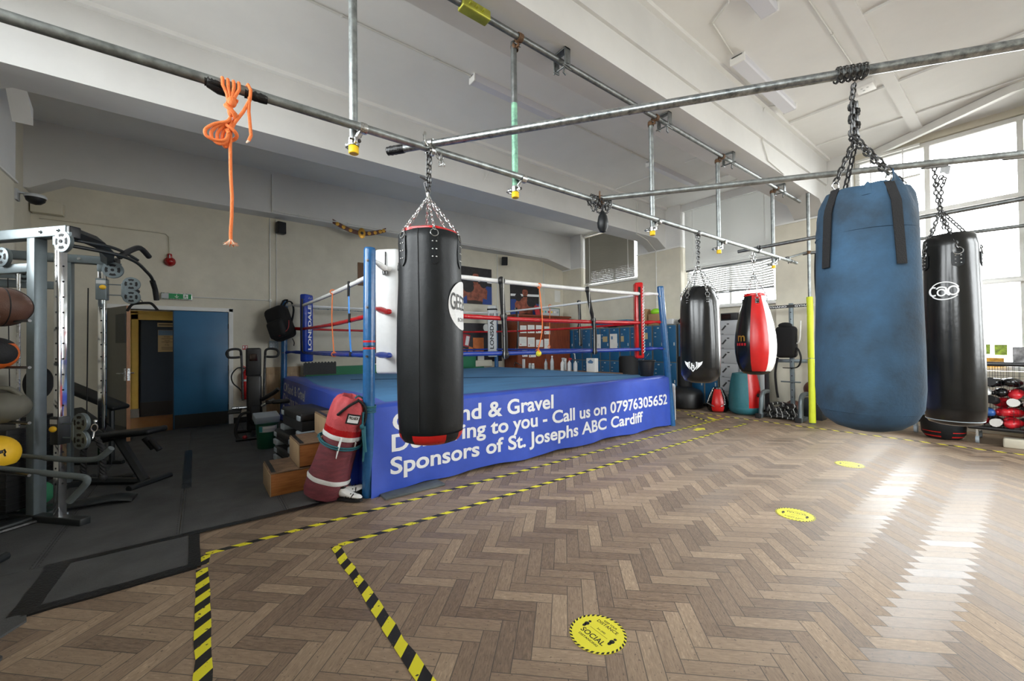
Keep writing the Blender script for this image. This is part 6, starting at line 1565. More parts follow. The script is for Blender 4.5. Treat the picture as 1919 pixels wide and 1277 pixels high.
for i, m in enumerate(('gold', 'label_teal', 'sign_red', 'ball_yellow', 'paper', 'grey_plastic')): MB().lathe([(.035, 0), (.03, .006), (0, .006)], T(-.33 + i * .13, -.064, .13) @ RX(PI / 2), 14).build('rosette', m, t)
tag(MB().box(-.09, .09, -.01, .01, 0, .30, T(8.20, 9.3, 2.42) @ RX(-.2)).build('folder', 'sign_red'), 'red folder standing on the cupboard beside the case', 'folder')
# dark shelf unit with leaflets left of the white corner pad
t = thing('notice_board', 'dark blue board with leaflets and a rosette left of the white lettered pad', 'notice board', (6.25, 9.72, 1.05))
MB().box(-.85, .85, -.03, .03, 0, 1.10, bev=.004).build('board', 'night_print', t)
for i, (x, z, w, h, r, m, lb) in enumerate([(-.42, .62, .30, .34, .2, 'sign_red', 'red leaflet with white print on the dark board'), (.02, .46, .36, .46, 0, 'orange_print', 'framed orange picture on the dark board'), (-.52, .28, .24, .24, .25, 'orange_print', 'tilted orange card low on the dark board, left one'), (-.22, .30, .22, .24, .3, 'orange_print', 'tilted orange card low on the dark board, right one'), (.10, .10, .22, .15, 0, 'paper', 'white card at the foot of the dark board'), (.30, .98, .22, .22, 0, 'paper', 'round white disc beside the white pad')]):
    c = thing('leaflet', lb, 'leaflet', (6.25 + x, 9.688, 1.05 + z), group='leaflets on the dark board'); c.rotation_euler = (0, r, 0)
    if i == 5: MB().lathe([(.11, 0), (.11, .004)], RX(PI / 2), 28).build('sheet', m, c)
    else:
        MB().box(-w / 2, w / 2, -.004, 0, -h / 2, h / 2).build('sheet', m, c)
        if i == 0:
            k = MB(); k.box(.02, .13, -.005, -.004, -.13, .13); k.build('white_panel', 'paper', c)
tag(MB().lathe([(0, 0), (.25, .0), (.28, .02), (.28, .30), (.26, .33), (0, .33)], T(5.75, 9.62, .92) @ Matrix.Diagonal((1.4, .35, 1, 1)), 24).build('storage_tub', 'green_fabric'), 'green tub standing behind the ring below the leaflets', 'tub')
tag(MB().box(6.10, 6.66, 9.56, 9.78, .92, 1.10, bev=.02).build('cushion', 'conduit_cream'), 'cream cushion behind the ring next to the green tub', 'cushion')
# table of bottles along the right side of the ring
t = thing('trestle_table', 'narrow dark table along the far side of the ring carrying bottles', 'table', (7.30, 7.5, 0))
MB().box(7.05, 7.55, 5.7, 9.0, .82, .86, bev=.004).build('table_top', 'plank_brown', t, world=True)
for x in (7.10, 7.50):
    for yy in (5.8, 8.9): MB().box(x - .025, x + .025, yy - .025, yy + .025, 0, .82).build('leg', 'machine_dark', t, world=True)
def bottle(label, y, prof, m, cap, ch, x=7.22, extra=None):
    b = thing('bottle', label, 'bottle', (x, y, .86), group='bottles beside the ring'); H = prof[-1][1]
    MB().lathe(prof, None, 20).build('body', m, b); MB().lathe([(prof[-1][0] + .006, 0), (prof[-1][0] + .005, ch)], T(0, 0, H), 14).build('cap', cap, b)
    if extra: extra(b, H)
    return b
P1 = [(0, 0), (.04, 0), (.042, .05), (.038, .1), (.042, .15), (.03, .20), (.013, .235), (.013, .25)]
P2 = [(0, 0), (.05, 0), (.052, .16), (.045, .20), (.018, .235), (.016, .26)]
bottle('tall clear water bottle on the bottle table left of the spray bottles', 7.66, [(r * 1.2, z * 1.35) for r, z in P1], 'bottle_clear', 'bottle_white', .03)
bottle('dim clear bottle lowest of the row by the ring edge', 7.90, [(r * 1.1, z) for r, z in P1], 'bottle_clear', 'paper_blue', .03)
def trig(m):
    def f(b, H):
        k = MB(); k.box(-.02, .07, -.018, .018, H + .02, H + .06, bev=.008); k.tube([(.05, 0, H + .02), (.06, 0, H - .03)], .006, 6); k.build('trigger', m, b)
    return f
bottle('white spray bottle with a grey trigger on the bottle table', 7.28, P2, 'bottle_white', 'label_grey', .03, extra=trig('label_grey'))
bottle('white spray bottle with a red trigger on the bottle table', 7.04, P2, 'bottle_white', 'sign_red', .03, extra=trig('sign_red'))
bottle('grey flask behind the spray bottles on the bottle table', 7.38, [(0, 0), (.045, 0), (.045, .22), (.04, .24)], 'label_grey', 'bottle_white', .06, x=7.40)
bottle('dark bottle right of the red trigger spray on the bottle table', 6.84, P2, 'label_grey', 'black_plastic', .03, extra=lambda b, H: MB().tube(sm([(0, 0, H), (.0, .02, H + .16), (.02, .05, H + .22), (.02, .08, H + .16)], 5), .008, 6).build('straw', 'bottle_white', b))
bottle('small tub with white lid at the left end of the bottle table', 8.55, [(0, 0), (.04, 0), (.045, .09), (.03, .11)], 'bottle_clear', 'bottle_white', .04)
bottle('second small tub with white lid at the left end of the bottle table', 8.42, [(0, 0), (.04, 0), (.045, .09), (.03, .11)], 'bottle_clear', 'bottle_white', .04)
tag(MB().box(7.15, 7.19, 8.72, 8.80, .86, 1.12).build('phone_stand', 'bottle_white'), 'white upright holder at the left end of the bottle table', 'holder')
t = thing('carton', 'upright white carton with blue mountain print beside the blue lockers', 'carton', (7.35, 6.42, .86))
MB().box(-.06, .06, -.13, .13, 0, .32, bev=.004).build('box', 'paper', t)
k = MB(); k.add([(-.0608, -.09, .24), (-.0608, 0, .29), (-.0608, .09, .24), (-.0608, .06, .20), (-.0608, -.06, .20)], [(0, 1, 2, 3, 4)]); k.build('print', 'paper_blue', t, smooth=None)
tag(MB().tube([(7.25, 8.95, .93), (7.25, 9.25, 1.02), (7.25, 9.30, .90)], .02, 8).build('stool_frame', 'steel'), 'bent metal frame glinting behind the far ring corner', 'frame')

# lockers along the window wall
def locker(label, y1, y0, cols, m, x=9.50, z0=.06, split=1.0, h=2.0, rows=2, depth=.31):
    t = thing('locker', label, 'locker', (x + depth / 2, (y0 + y1) / 2, 0), group='lockers along the window wall')
    MB().box(x + .012, x + depth, y0, y1, z0, h).build('body', 'locker_frame' if m == 'locker_blue' else m, t, world=True)
    MB().box(x + .04, x + depth, y0 + .02, y1 - .02, 0, z0).build('plinth', 'kick_black', t, world=True)
    w = (y1 - y0) / cols
    zs = [z0 + .015 + (h - z0 - .03) * q / rows for q in range(rows + 1)]
    for c in range(cols):
        for r_ in range(rows):
            a, b = y0 + c * w + .02, y0 + (c + 1) * w - .02
            d = MB().box(x - .008, x + .012, a, b, zs[r_] + .012, zs[r_ + 1] - .012, bev=.004).build('door', m, t, world=True)
            k = MB(); zz = zs[r_ + 1] - .10
            k.box(x - .016, x - .008, a + .03, a + .055, (zs[r_] + zs[r_ + 1]) / 2 - .05, (zs[r_] + zs[r_ + 1]) / 2 + .03) if rows == 2 else k.box(-.008, .0, -.016, .016, -.065, .065, T(x - .008, b - .10, (zs[r_] + zs[r_ + 1]) / 2 + .01) @ RX(.7)); k.box(x - .011, x - .008, (a + b) / 2 - .025, (a + b) / 2 + .025, zz + .02, zz + .045)
            for q in (0, 1): k.box(x - .010, x - .008, b - .09, b - .04, zz - .10 - q * .1, zz - .085 - q * .1)
            k.v = [tuple(Vector(p) - Vector(t.location)) for p in k.v]; k.build('latch', 'label_grey' if m == 'locker_blue' else 'steel_dark', d)
    return t
locker('blue locker block nearest the cupboard, first from the back corner', 9.42, 8.34, 3, 'locker_blue')
locker('blue locker block with a white paper on its door, second from the back corner', 8.33, 7.27, 3, 'locker_blue')
locker('blue locker block behind the red corner pad, third from the back corner', 7.26, 6.21, 3, 'locker_blue')
locker('narrow blue locker block behind the right ring post', 6.20, 5.52, 2, 'locker_blue')
locker('blue locker block behind the hanging black bag with the badge', 5.48, 4.50, 3, 'locker_blue')
locker('pale grey locker of six small doors under the window', 4.47, 4.05, 1, 'locker_grey', rows=6, h=2.02, z0=.05)
locker('second pale grey locker behind the teardrop bag', 4.04, 3.62, 1, 'locker_grey', rows=6, h=2.02, z0=.05)
def lk_sheet(label, y, z, w, h, m='paper', rot=0):
    t = thing('door_sheet', label, 'notice', (9.488, y, z), group='papers on the lockers')
    MB().box(-.003, 0, -w / 2, w / 2, -h / 2, h / 2).build('sheet', m, t); return t
t = lk_sheet('large white paper on a blue locker door', 7.47, 1.60, .26, .42); MB().box(-.0042, -.003, .02, .09, .05, .14).build('print', 'paper_blue', t)
lk_sheet('narrow white paper on a blue locker door', 8.02, 1.60, .15, .42)
lk_sheet('tan sticker on a blue locker door left of the large paper', 7.78, 1.66, .17, .16, 'paper_tan')
lk_sheet('tan sticker on a blue locker door left of the red pad', 7.16, 1.66, .10, .16, 'paper_tan')
lk_sheet('tan sticker on a blue locker door right of the red pad', 6.42, 1.72, .16, .17, 'paper_tan')
lk_sheet('white strip label on the blue locker right of the ring post', 5.30, 1.12, .14, .46)
# things on and before the lockers
tag(MB().box(9.46, 9.8, 6.95, 8.3, 2.04, 2.20, T(0, 0, 0), bev=.02).build('gym_mat', 'door_blue'), 'folded dark blue mat lying on top of the blue lockers', 'mat')
tag(MB().box(9.5, 9.8, 6.0, 6.32, 2.0, 2.30, bev=.006).build('cardboard_box', 'cardboard'), 'cardboard box on the blue lockers under the lime bag', 'box')
tag(MB().sphere((9.62, 6.16, 2.36), (.13, .15, .09), 14, 10).build('lime_bag', 'lime'), 'crumpled lime green bag on the cardboard box', 'bag')
tag(MB().box(9.48, 9.76, 5.60, 5.96, 2.0, 2.14, bev=.02).build('first_aid_box', 'pad_white'), 'white lidded box on the blue lockers beside the right ring post', 'box')
tag(MB().box(9.48, 9.7, 6.38, 6.52, 2.0, 2.45, bev=.004).build('cardboard_box', 'cardboard'), 'upright narrow cardboard behind the red corner pad', 'box')
tag(MB().box(9.46, 9.72, 7.9, 8.15, 2.0, 2.10, bev=.01).build('shoe_box', 'label_grey'), 'grey shoe box on the lockers above the narrow paper', 'box')
for i, (yy, s, lb) in enumerate([(7.6, .24, 'dark gym bag on top of the lockers under the blue mat'), (5.32, .20, 'dark bundle of straps on the locker right of the ring post'), (5.05, .22, 'dark bundle of straps on the locker beside the black bag')]):
    k = MB(); k.sphere((9.60, yy, 2.0 + s * .38), (.14, s, s * .42), 16, 10); o = k.build('kit_bundle', 'web_black'); tag(o, lb, 'kit')
t = thing('gym_bag', 'black sports bag lying on the bottle table end before the lockers', 'bag', (8.9, 7.3, 0)); 
MB().box(-.2, .2, -.38, .38, 0, .66, bev=.1).build('body', 'web_black', t); MB().tube(sm([(-.21, -.2, .5), (-.24, 0, .62), (-.21, .2, .5)], 5), .015, 6).build('handle', 'label_grey', t)
t = thing('floor_column', 'dark round padded column standing before the lockers left of the bucket', 'bag', (8.65, 6.35, 0))
MB().lathe([(0, 0), (.22, 0), (.24, .03), (.24, 1.15), (.22, 1.2), (0, 1.2)], None, 28).build('body', 'black_matte', t)
t = thing('freestanding_punch_bag', 'wide black plastic base of a free standing punch bag by the ring corner', 'punch bag base', (9.08, 5.10, 0))
MB().lathe([(0, 0), (.36, 0), (.40, .03), (.41, .10), (.40, .32), (.36, .40), (.20, .47), (.15, .50), (.0, .50)], None, 36).build('base', 'black_plastic', t); MB().lathe([(.135, .48), (.14, .5), (.14, 1.15), (.12, 1.2), (0, 1.2)], None, 28).build('stem', 'black_matte', t)
# clock on the grey lockers
t = thing('digital_clock', 'black digital clock with a dark red display on the grey lockers', 'clock', (9.60, 4.28, 2.02))
MB().box(-.06, .06, -.20, .16, 0, .17, bev=.006).build('case', 'black_plastic', t); MB().box(-.064, -.06, -.06, .14, .035, .14).build('display', 'screen_dark', t)
# bags standing on the floor
t = thing('speed_bag', 'small red and black pear bag standing on the floor before the lockers', 'punch bag', (9.0, 4.29, 0))
k = MB(); P = [(.0, 0), (.14, .002), (.20, .04), (.225, .12), (.215, .22), (.18, .34), (.14, .44), (.11, .50), (.08, .51), (0, .5)]
for s0, s1, mn in ((-32, 34, 'leather_red'), (34, 100, 'leather_gloss'), (100, 170, 'leather_red'), (170, 240, 'leather_gloss'), (240, 262, 'leather_red'), (262, 328, 'leather_gloss')):
    k.use(mn); vs = []; w = 6; f0 = face_cam(9.0, 4.29)
    for r, z in P:
        for j in range(w + 1): a = math.radians(s0 + (s1 - s0) * j / w) + f0; vs.append((r * math.cos(a), r * math.sin(a), z))
    k.add(vs, [(i * (w + 1) + j, i * (w + 1) + j + 1, (i + 1) * (w + 1) + j + 1, (i + 1) * (w + 1) + j) for i in range(len(P) - 1) for j in range(w)])
k.build('body', None, t)
for a in (-.9, .75):
    f0 = face_cam(9.0, 4.29) + a
    k = MB(); chain_mb(k, [(.09 * math.cos(f0), .09 * math.sin(f0), .53), (.19 * math.cos(f0), .19 * math.sin(f0), .36), (.24 * math.cos(f0 - .1), .24 * math.sin(f0 - .1), .20), (.24 * math.cos(f0 - a * .7), .24 * math.sin(f0 - a * .7), .14)], .045, .005, .015); k.build('chain', 'steel', t)
MB().lathe([(.085, .49), (.10, .50), (.095, .53), (.07, .54), (0, .54)], None, 24).build('rim', 'leather_gloss', t)
t = thing('punch_bag', 'teal and red bag standing on the floor under the hanging teardrop bag', 'punch bag', (9.15, 3.79, 0))
k = MB(); P = [(.0, 0), (.20, .003), (.275, .05), (.305, .16), (.308, .32), (.29, .52), (.26, .72), (.23, .86), (.0, .9)]; f0 = face_cam(9.15, 3.79)
for s0, s1, mn in ((-120, 14, 'bag_teal'), (14, 80, 'leather_red'), (80, 240, 'bag_teal')):
    k.use(mn); vs = []; w = 10
    for r, z in P:
        for j in range(w + 1): a = math.radians(s0 + (s1 - s0) * j / w) + f0; vs.append((r * math.cos(a), r * math.sin(a), z))
    k.add(vs, [(i * (w + 1) + j, i * (w + 1) + j + 1, (i + 1) * (w + 1) + j + 1, (i + 1) * (w + 1) + j) for i in range(len(P) - 1) for j in range(w)])
k.build('body', None, t)
k = MB(); k.lathe([(.0, -.0), (.202, .001), (.279, .05), (.308, .13), (.307, .16)], None, 40, capb=False, capt=False); k.build('base_cap', 'bag_teal', t)
MB().sphere((.30 * math.cos(f0 + .95), .30 * math.sin(f0 + .95), .42), (.05, .05, .035), 12, 8).build('strap_knot', 'web_black', t)
# squat rack
t = thing('weight_rack', 'grey steel exercise rack with a perforated upright and curved feet by the window wall', 'rack', (9.2, 3.0, 0))
MB().box(9.27, 9.33, 2.92, 2.99, .02, 2.28, bev=.006).build('upright', 'machine_grey', t, world=True)
k = MB()
for q in range(14): k.lathe([(.011, 0), (.011, .0015)], T(9.27, 2.955, .28 + q * .14) @ RY(-PI / 2), 10)
k.v = [tuple(Vector(p) - Vector(t.location)) for p in k.v]; k.build('pin_hole_pattern', 'black_matte', t)
MB().box(9.28, 9.32, 2.62, 3.36, 1.10, 1.17, bev=.008).build('cross_bar', 'machine_grey', t, world=True)
MB().tube([(9.25, 2.80, .72), (9.25, 3.14, .72)], .014, 8).build('peg', 'machine_grey', t, world=True)
b = MB().box(9.26, 9.275, 2.60, 3.62, 2.19, 2.25).build('brand_bar', 'print_black', t, world=True)
for yy in (3.38, 2.88):
    k = MB().use('print_white'); k.text('GYMANO', .034, M3((0, -1, 0), (0, 0, 1), (-1, 0, 0), (9.2585, yy, 2.203)), .36, bold=.015); k.v = [tuple(Vector(p) - Vector(t.location)) for p in k.v]; k.build('lettering', None, b, smooth=None)
k = MB(); k.box(9.30, 9.345, 3.38, 3.46, .02, 1.45, bev=.006); k.build('upright', 'machine_dark', t, world=True)
for yy in (3.40, 2.72):
    MB().tube(sm([(9.30, yy, .50), (9.12, yy, .50), (9.02, yy, .46), (8.97, yy, .36), (8.95, yy, .12), (8.94, yy, .04)], 5), .045, 10).build('curved_leg', 'machine_grey', t, world=True)
    f_ = MB().box(8.80, 9.20, yy - .045, yy + .045, 0, .08, bev=.012).build('foot', 'machine_grey', t, world=True)
    k = MB().box(8.77, 8.83, yy - .05, yy + .05, 0, .09, bev=.012); k.v = [tuple(Vector(p) - Vector(t.location)) for p in k.v]; k.build('rubber_cap', 'rubber_black', f_)
t = thing('strike_shield', 'black body shield with straps hung on the grey steel rack', 'pad', (9.16, 3.02, 1.2))
MB().box(-.10, .09, -.20, .16, 0, .62, bev=.07).build('shield', 'web_black', t); MB().sphere((0, 0, .64), (.07, .12, .06), 14, 8).build('neck_pad', 'web_black', t)
for pts in ([(.0, .14, .0), (-.05, .17, -.3), (-.04, .16, -.6), (-.02, .14, -.8)], [(.0, -.15, .25), (-.06, -.24, .15), (-.08, -.28, -.02), (-.04, -.20, -.18), (.0, .05, -.2)]):
    MB().tube(sm(pts, 6), .022, 8, flat=.4).build('strap', 'web_black', t)
MB().tube(sm([(.05, -.25, .72), (-.02, -.26, .5), (-.06, -.26, .35), (-.04, -.22, .28), (.0, -.18, .30)], 5), .012, 8).build('hook', 'paper', t)
t = thing('battle_rope', 'heap of black battle rope with pale flecks lying at the rack feet', 'rope', (9.05, 3.04, 0))
r2 = random.Random(11); k = MB()
pts = [(9.05 + .15 * math.cos(q * 2.1 + r2.random()), 3.05 + .24 * math.sin(q * 1.3 + r2.random() * .6), .045 + .26 * r2.random() * min(1, q / 10)) for q in range(44)]
k.tube(sm(pts, 5), .028, 8); k.build('coils', 'braid', t, world=True)
for c, r, lb in (((9.50, 2.66, .58), .17, 'brown medicine ball behind the lime padded pole, upper one'), ((9.42, 2.98, .17), .17, 'brown medicine ball on the floor behind the rack upright')):
    t = thing('medicine_ball', lb, 'medicine ball', (c[0], c[1], c[2] - r), group='brown balls behind the rack'); MB().sphere((0, 0, r), r, 24, 16).build('ball', 'rubber_brown', t); MB().torus(r * 1.005, .004, T(0, 0, r) @ RX(1.2), 32, 6).build('seam', 'rubber_black', t)
tag(MB().box(9.36, 9.66, 2.50, 2.82, 0, .41, bev=.006).build('storage_crate', 'machine_dark'), 'dark crate under the brown ball behind the lime padded pole', 'crate')
for i, (yy, lb, w) in enumerate([(2.415, 'black hanging strap beside the lime padded pole, left one', .07), (2.26, 'black hanging strap nearer the big blue bag, right one', .10)]):
    t = thing('hanging_strap', lb, 'strap', (8.945, yy, .35), group='black straps hanging from the rail')
    k = MB(); k.slab(lambda u, v: (8.945 + .02 * math.sin(v * 7 + i), yy + (u - .5) * w + .02 * math.sin(v * 9 + i * 2), 3.18 - v * 2.80), 2, 24, (.012, 0, 0)); k.build('webbing', 'web_black', t, world=True)
    MB().box(8.92, 8.97, yy - w * .6, yy + w * .6, .36, .42, bev=.006).build('buckle', 'steel', t, world=True)

# wire cage trolley full of gloves and pads
t = thing('wire_trolley', 'black wire mesh trolley on castors full of boxing gloves at the right edge', 'trolley', (9.25, -.1, 0))
tx0, tx1, ty0, ty1, tz0, tz1 = 8.92, 9.58, -.75, .62, .24, 1.15
k = MB()
for z in (tz0, tz1): k.tube([(tx0, ty0, z), (tx1, ty0, z), (tx1, ty1, z), (tx0, ty1, z)], .020 if z == tz1 else .024, 8, closed=True)
for x in (tx0, tx1):
    for yy in (ty0, ty1): k.cyl((x, yy, tz0), (x, yy, tz1), .018, 8)
k.build('frame', 'black_plastic', t, world=True)
k = MB(); n = 26
for q in range(1, n):
    yy = ty0 + (ty1 - ty0) * q / n; k.tube([(tx0, yy, tz0), (tx0, yy, tz1)], .0022, 4); k.tube([(tx1, yy, tz0), (tx1, yy, tz1)], .0022, 4)
for q in range(1, 12):
    z = tz0 + (tz1 - tz0) * q / 12; k.tube([(tx0, ty0, z), (tx0, ty1, z)], .0022, 4); k.tube([(tx0, ty1, z), (tx1, ty1, z)], .0022, 4)
for q in range(1, 12):
    x = tx0 + (tx1 - tx0) * q / 12; k.tube([(x, ty1, tz0), (x, ty1, tz1)], .0022, 4)
k.build('wire_mesh', 'black_plastic', t, world=True)
MB().box(tx0, tx1, ty0, ty1, tz0 - .03, tz0 + .01, bev=.01).build('deck', 'black_plastic', t, world=True)
for x in (tx0 + .06, tx1 - .06):
    for yy in (ty0 + .08, ty1 - .08):
        cst = MB().box(x - .03, x + .03, yy - .012, yy + .012, .08, tz0 - .02).build('castor', 'steel', t, world=True)
        k = MB(); k.lathe([(.02, -.016), (.055, -.018), (.058, 0), (.055, .018), (.02, .016)], T(x, yy, .058) @ RX(PI / 2), 20); k.v = [tuple(Vector(p) - Vector(t.location)) for p in k.v]; k.build('wheel', 'grey_plastic', cst)
tag(MB().box(8.86, 9.06, .0, .30, .0, .13, bev=.02).build('wooden_block', 'conduit_cream'), 'pale wooden block on the floor under the glove trolley', 'block')
cst = thing('castor_wheel', 'loose grey castor on the floor between the blue bag and the black bags', 'castor', (9.30, 1.22, 0))
MB().box(-.04, .04, -.02, .02, .06, .20, bev=.01).build('fork', 'steel', cst); MB().lathe([(.02, -.02), (.07, -.022), (.075, 0), (.07, .022), (.02, .02)], T(0, 0, .075) @ RX(PI / 2), 24).build('wheel', 'grey_plastic', cst)
tag(MB().box(9.15, 9.5, 1.15, 1.75, .20, .32, bev=.02).build('equipment_dolly', 'black_plastic'), 'low black dolly behind the big blue bag on the castor', 'dolly')
def glove(m1, m2):
    t = thing('boxing_glove', 'x', 'boxing glove', (0, 0, 0), group='gloves and pads in the wire trolley')
    k = MB(); k.sphere((0, .03, .0), (.072, .125, .062), 14, 10); k.sphere((0, .09, -.012), (.066, .075, .060), 12, 8); k.build('mitt', m1, t)
    MB().tube(sm([(.055, -.05, .01), (.085, .0, .01), (.080, .06, .005), (.055, .085, .0)], 3), [.030] * 9 + [.022], 8).build('thumb', m1, t)
    MB().tube([(0, -.07, 0), (0, -.20, 0)], [.052, .058], 12).build('cuff', m2, t)
    return t
protos = [glove('glove_red', 'web_black'), glove('leather_gloss', 'glove_white'), glove('glove_blue', 'web_black'), glove('glove_red', 'glove_white'), glove('glove_white', 'glove_red')]
cn = ['red glove with black cuff', 'black glove with white cuff', 'blue glove with black cuff', 'red glove with white cuff', 'white glove with red cuff']
rows_ = ['bottom', 'second', 'third', 'fourth', 'top']; cols_ = ['first from left', 'second from left', 'third from left', 'fourth from left', 'fifth from left']
used_ = [False] * 5; rg = random.Random(3)
for r_ in range(5):
    for c_ in range(5):
        kk = rg.choice([0, 1, 1, 2, 3, 0, 4] if r_ else [0, 0, 3, 1])
        lab = '%s, %s layer of the trolley, %s' % (cn[kk], rows_[r_], cols_[c_])
        o = protos[kk] if not used_[kk] else dup(protos[kk]); used_[kk] = True; o['label'] = lab
        o.location = (9.03 + .05 * rg.random(), .49 - c_ * .155 - .03 * rg.random() * (r_ % 2), .325 + r_ * .142 + .01 * rg.random())
        o.rotation_euler = (rg.uniform(-.3, .3), rg.uniform(-.6, .6), rg.choice([PI / 2, -PI / 2, PI / 2]) + rg.uniform(-.7, .7))
for kk in range(5):
    if not used_[kk]:
        for ch in [o for o in COL.objects if o.parent == protos[kk]]: bpy.data.objects.remove(ch)
        bpy.data.objects.remove(protos[kk])
# pictures taped to the lowest panes
for y_, z_, w_, h_, m_, lb in ((.505, 1.355, .125, .16, 'leaf_print', 'small green picture, left one of the pair above the trolley'), (.335, 1.345, .13, .17, 'leaf_print', 'small green picture, right one of the pair above the trolley'), (.415, 1.15, .22, .14, 'honey_print', 'golden brown picture under the two green ones'), (.08, 1.24, .28, .30, 'grey_print', 'large grey picture at the right edge above the trolley')):
    t = thing('window_picture', lb, 'picture', (10.03, y_, z_), group='pictures on the low panes'); MB().box(-.004, 0, -w_ / 2, w_ / 2, -h_ / 2, h_ / 2).build('print', m_, t)

# ================================================================== LEANING BAG, SHOES
t = thing('punch_bag', 'worn maroon and pink punch bag leaning on the nearest ring post, roped to it', 'punch bag', (1.0, 4.36, .012))
ax = Vector((.235, -.17, .96)).normalized(); F = T(.985, 4.385, .02) @ frame_z(ax)
lw = lambda a, z: 1 + .03 * math.sin(3 * a + z * 4) + .015 * math.sin(7 * a + z * 11)
k = MB(); k.lathe([(0, .02), (.13, .0), (.19, .02), (.205, .08), (.200, .2), (.185, .38), (.178, .55), (.180, .70), (.172, .74)], F, 40, lw); k.build('body', 'maroon_bag', t, world=True)
k = MB(); k.lathe([(.181, .64), (.184, .70), (.190, .80), (.188, .88), (.172, .96), (.145, 1.01), (.12, 1.03), (.10, 1.005), (.06, .985), (0, .985)], F, 48, lambda a, z: lw(a, z) * (1 + max(0, z - .88) * .8 * math.sin(9 * a) * .9)); k.build('hood', 'pink_bag', t, world=True)
for z, r in ((.205, .203), (.64, .1845)):
    k = MB(); k.lathe([(r + .001, z - .022), (r + .006, z), (r + .001, z + .022)], F, 40, lw, capb=False, capt=False); k.build('white_tape', 'tape_white', t, world=True)
k = MB(); k.lathe([(.184, .66), (.187, .70), (.185, .73)], F, 40, lw, capb=False, capt=False); k.build('red_band', 'tape_red', t, world=True)
fa = math.atan2(*reversed((F.inverted() @ Vector((0, 0, .7)))[:2]))
def onbag(da, z, e=.006, R=.186): a = fa + da; return tuple(F @ Vector(((R + e) * math.cos(a), (R + e) * math.sin(a), z)))
k = MB(); k.tube([onbag(-.05, .655, .008), onbag(-.05, .55, .006), onbag(-.02, .45, .002)], [.026, .028, .012], 8, flat=.25); k.build('white_tape', 'tape_white', t, world=True)
k = MB(); k.tube([onbag(.75, .62, .008), onbag(.78, .555, .006)], [.022, .014], 8, flat=.25); k.build('white_tape', 'tape_white', t, world=True)
b = MB(); b.slab(lambda u, v: onbag(-.08 + u * .66, .80 + v * .10, .007, .190), 8, 2, tuple(-Vector(onbag(.25, .85)) * 0 + Vector((0, .004, 0)))); b = b.build('brand_patch', 'web_black', t, world=True)
k = MB(); k.slab(lambda u, v: onbag(-.01 + u * .52, .815 + v * .07, .0095, .190), 8, 2, (0, .003, 0)); k.v = [tuple(Vector(p) - Vector(t.location)) for p in k.v]; k.build('pale_field', 'print_white', b)
vs, fs, tw, _ = text_mesh('PRO-BOX', .03)
k = MB(); k.add([onbag(.02 + x / tw * .46, .85 + y / .7 * .028, .0125, .190) for x, y in vs], fs); k.v = [tuple(Vector(p) - Vector(t.location)) for p in k.v]; k.build('lettering', 'print_black', b, smooth=None)
k = MB(); k.tube(sm([onbag(-.55, .86, .008), onbag(-.2, .955, .012, .175), onbag(.25, 1.02, .02, .13)], 5), .022, 8, flat=.6); k.build('carry_strap', 'web_black', t, world=True)
k = MB(); k.tube(sm([onbag(.30, 1.03, .02, .10), onbag(.75, .98, .012, .165), onbag(.90, .87, .010, .19), onbag(.85, .78, .01, .19)], 5), .022, 8, flat=.6); k.build('carry_strap', 'web_black', t, world=True)
t2 = thing('tie_rope', 'teal rope looped round the leaning maroon bag and the nearest ring post', 'rope', (1.3, 4.1, .4))
for dz in (0, .02):
    ring_ = [tuple(F @ Vector((.204 * math.cos(a), .204 * math.sin(a), .575 + dz - .035 * math.cos(a - fa)))) for a in [fa - 1.7 + 3.3 * q / 20 for q in range(21)]]
    MB().tube(sm([(1.29, 4.06, .86 + dz)] + ring_[::-1][0:0] + ring_[::-1] + [(1.20, 4.28, .74 + dz)], 2), .0085, 8).build('loop', 'teal_rope', t2, world=True)
k = MB()
for z in (.86, .88, .90, .915): k.torus(.068, .007, T(1.347, 4.12, z) @ RX(.12) @ RY(.1), 24, 6)
k.build('post_turns', 'teal_rope', t2, world=True)
k = MB(); k.tube(sm([(1.275, 4.07, .86), (1.26, 4.05, .70), (1.272, 4.05, .52), (1.262, 4.05, .38)], 6), .010, 8); k.tube(sm([(1.28, 4.07, .72), (1.275, 4.045, .60), (1.285, 4.05, .47)], 6), .018, 8); k.sphere((1.255, 4.05, .72), (.022, .022, .028), 10, 8); k.build('tail', 'teal_rope', t2, world=True)
k = MB(); k.tube(sm([onbag(.2, 1.03, .02, .05), onbag(.5, 1.06, .02, .06), onbag(1.0, 1.03, .02, .10), (1.29, 4.08, .90)], 5), .009, 8); k.build('loop', 'teal_rope', t2, world=True)
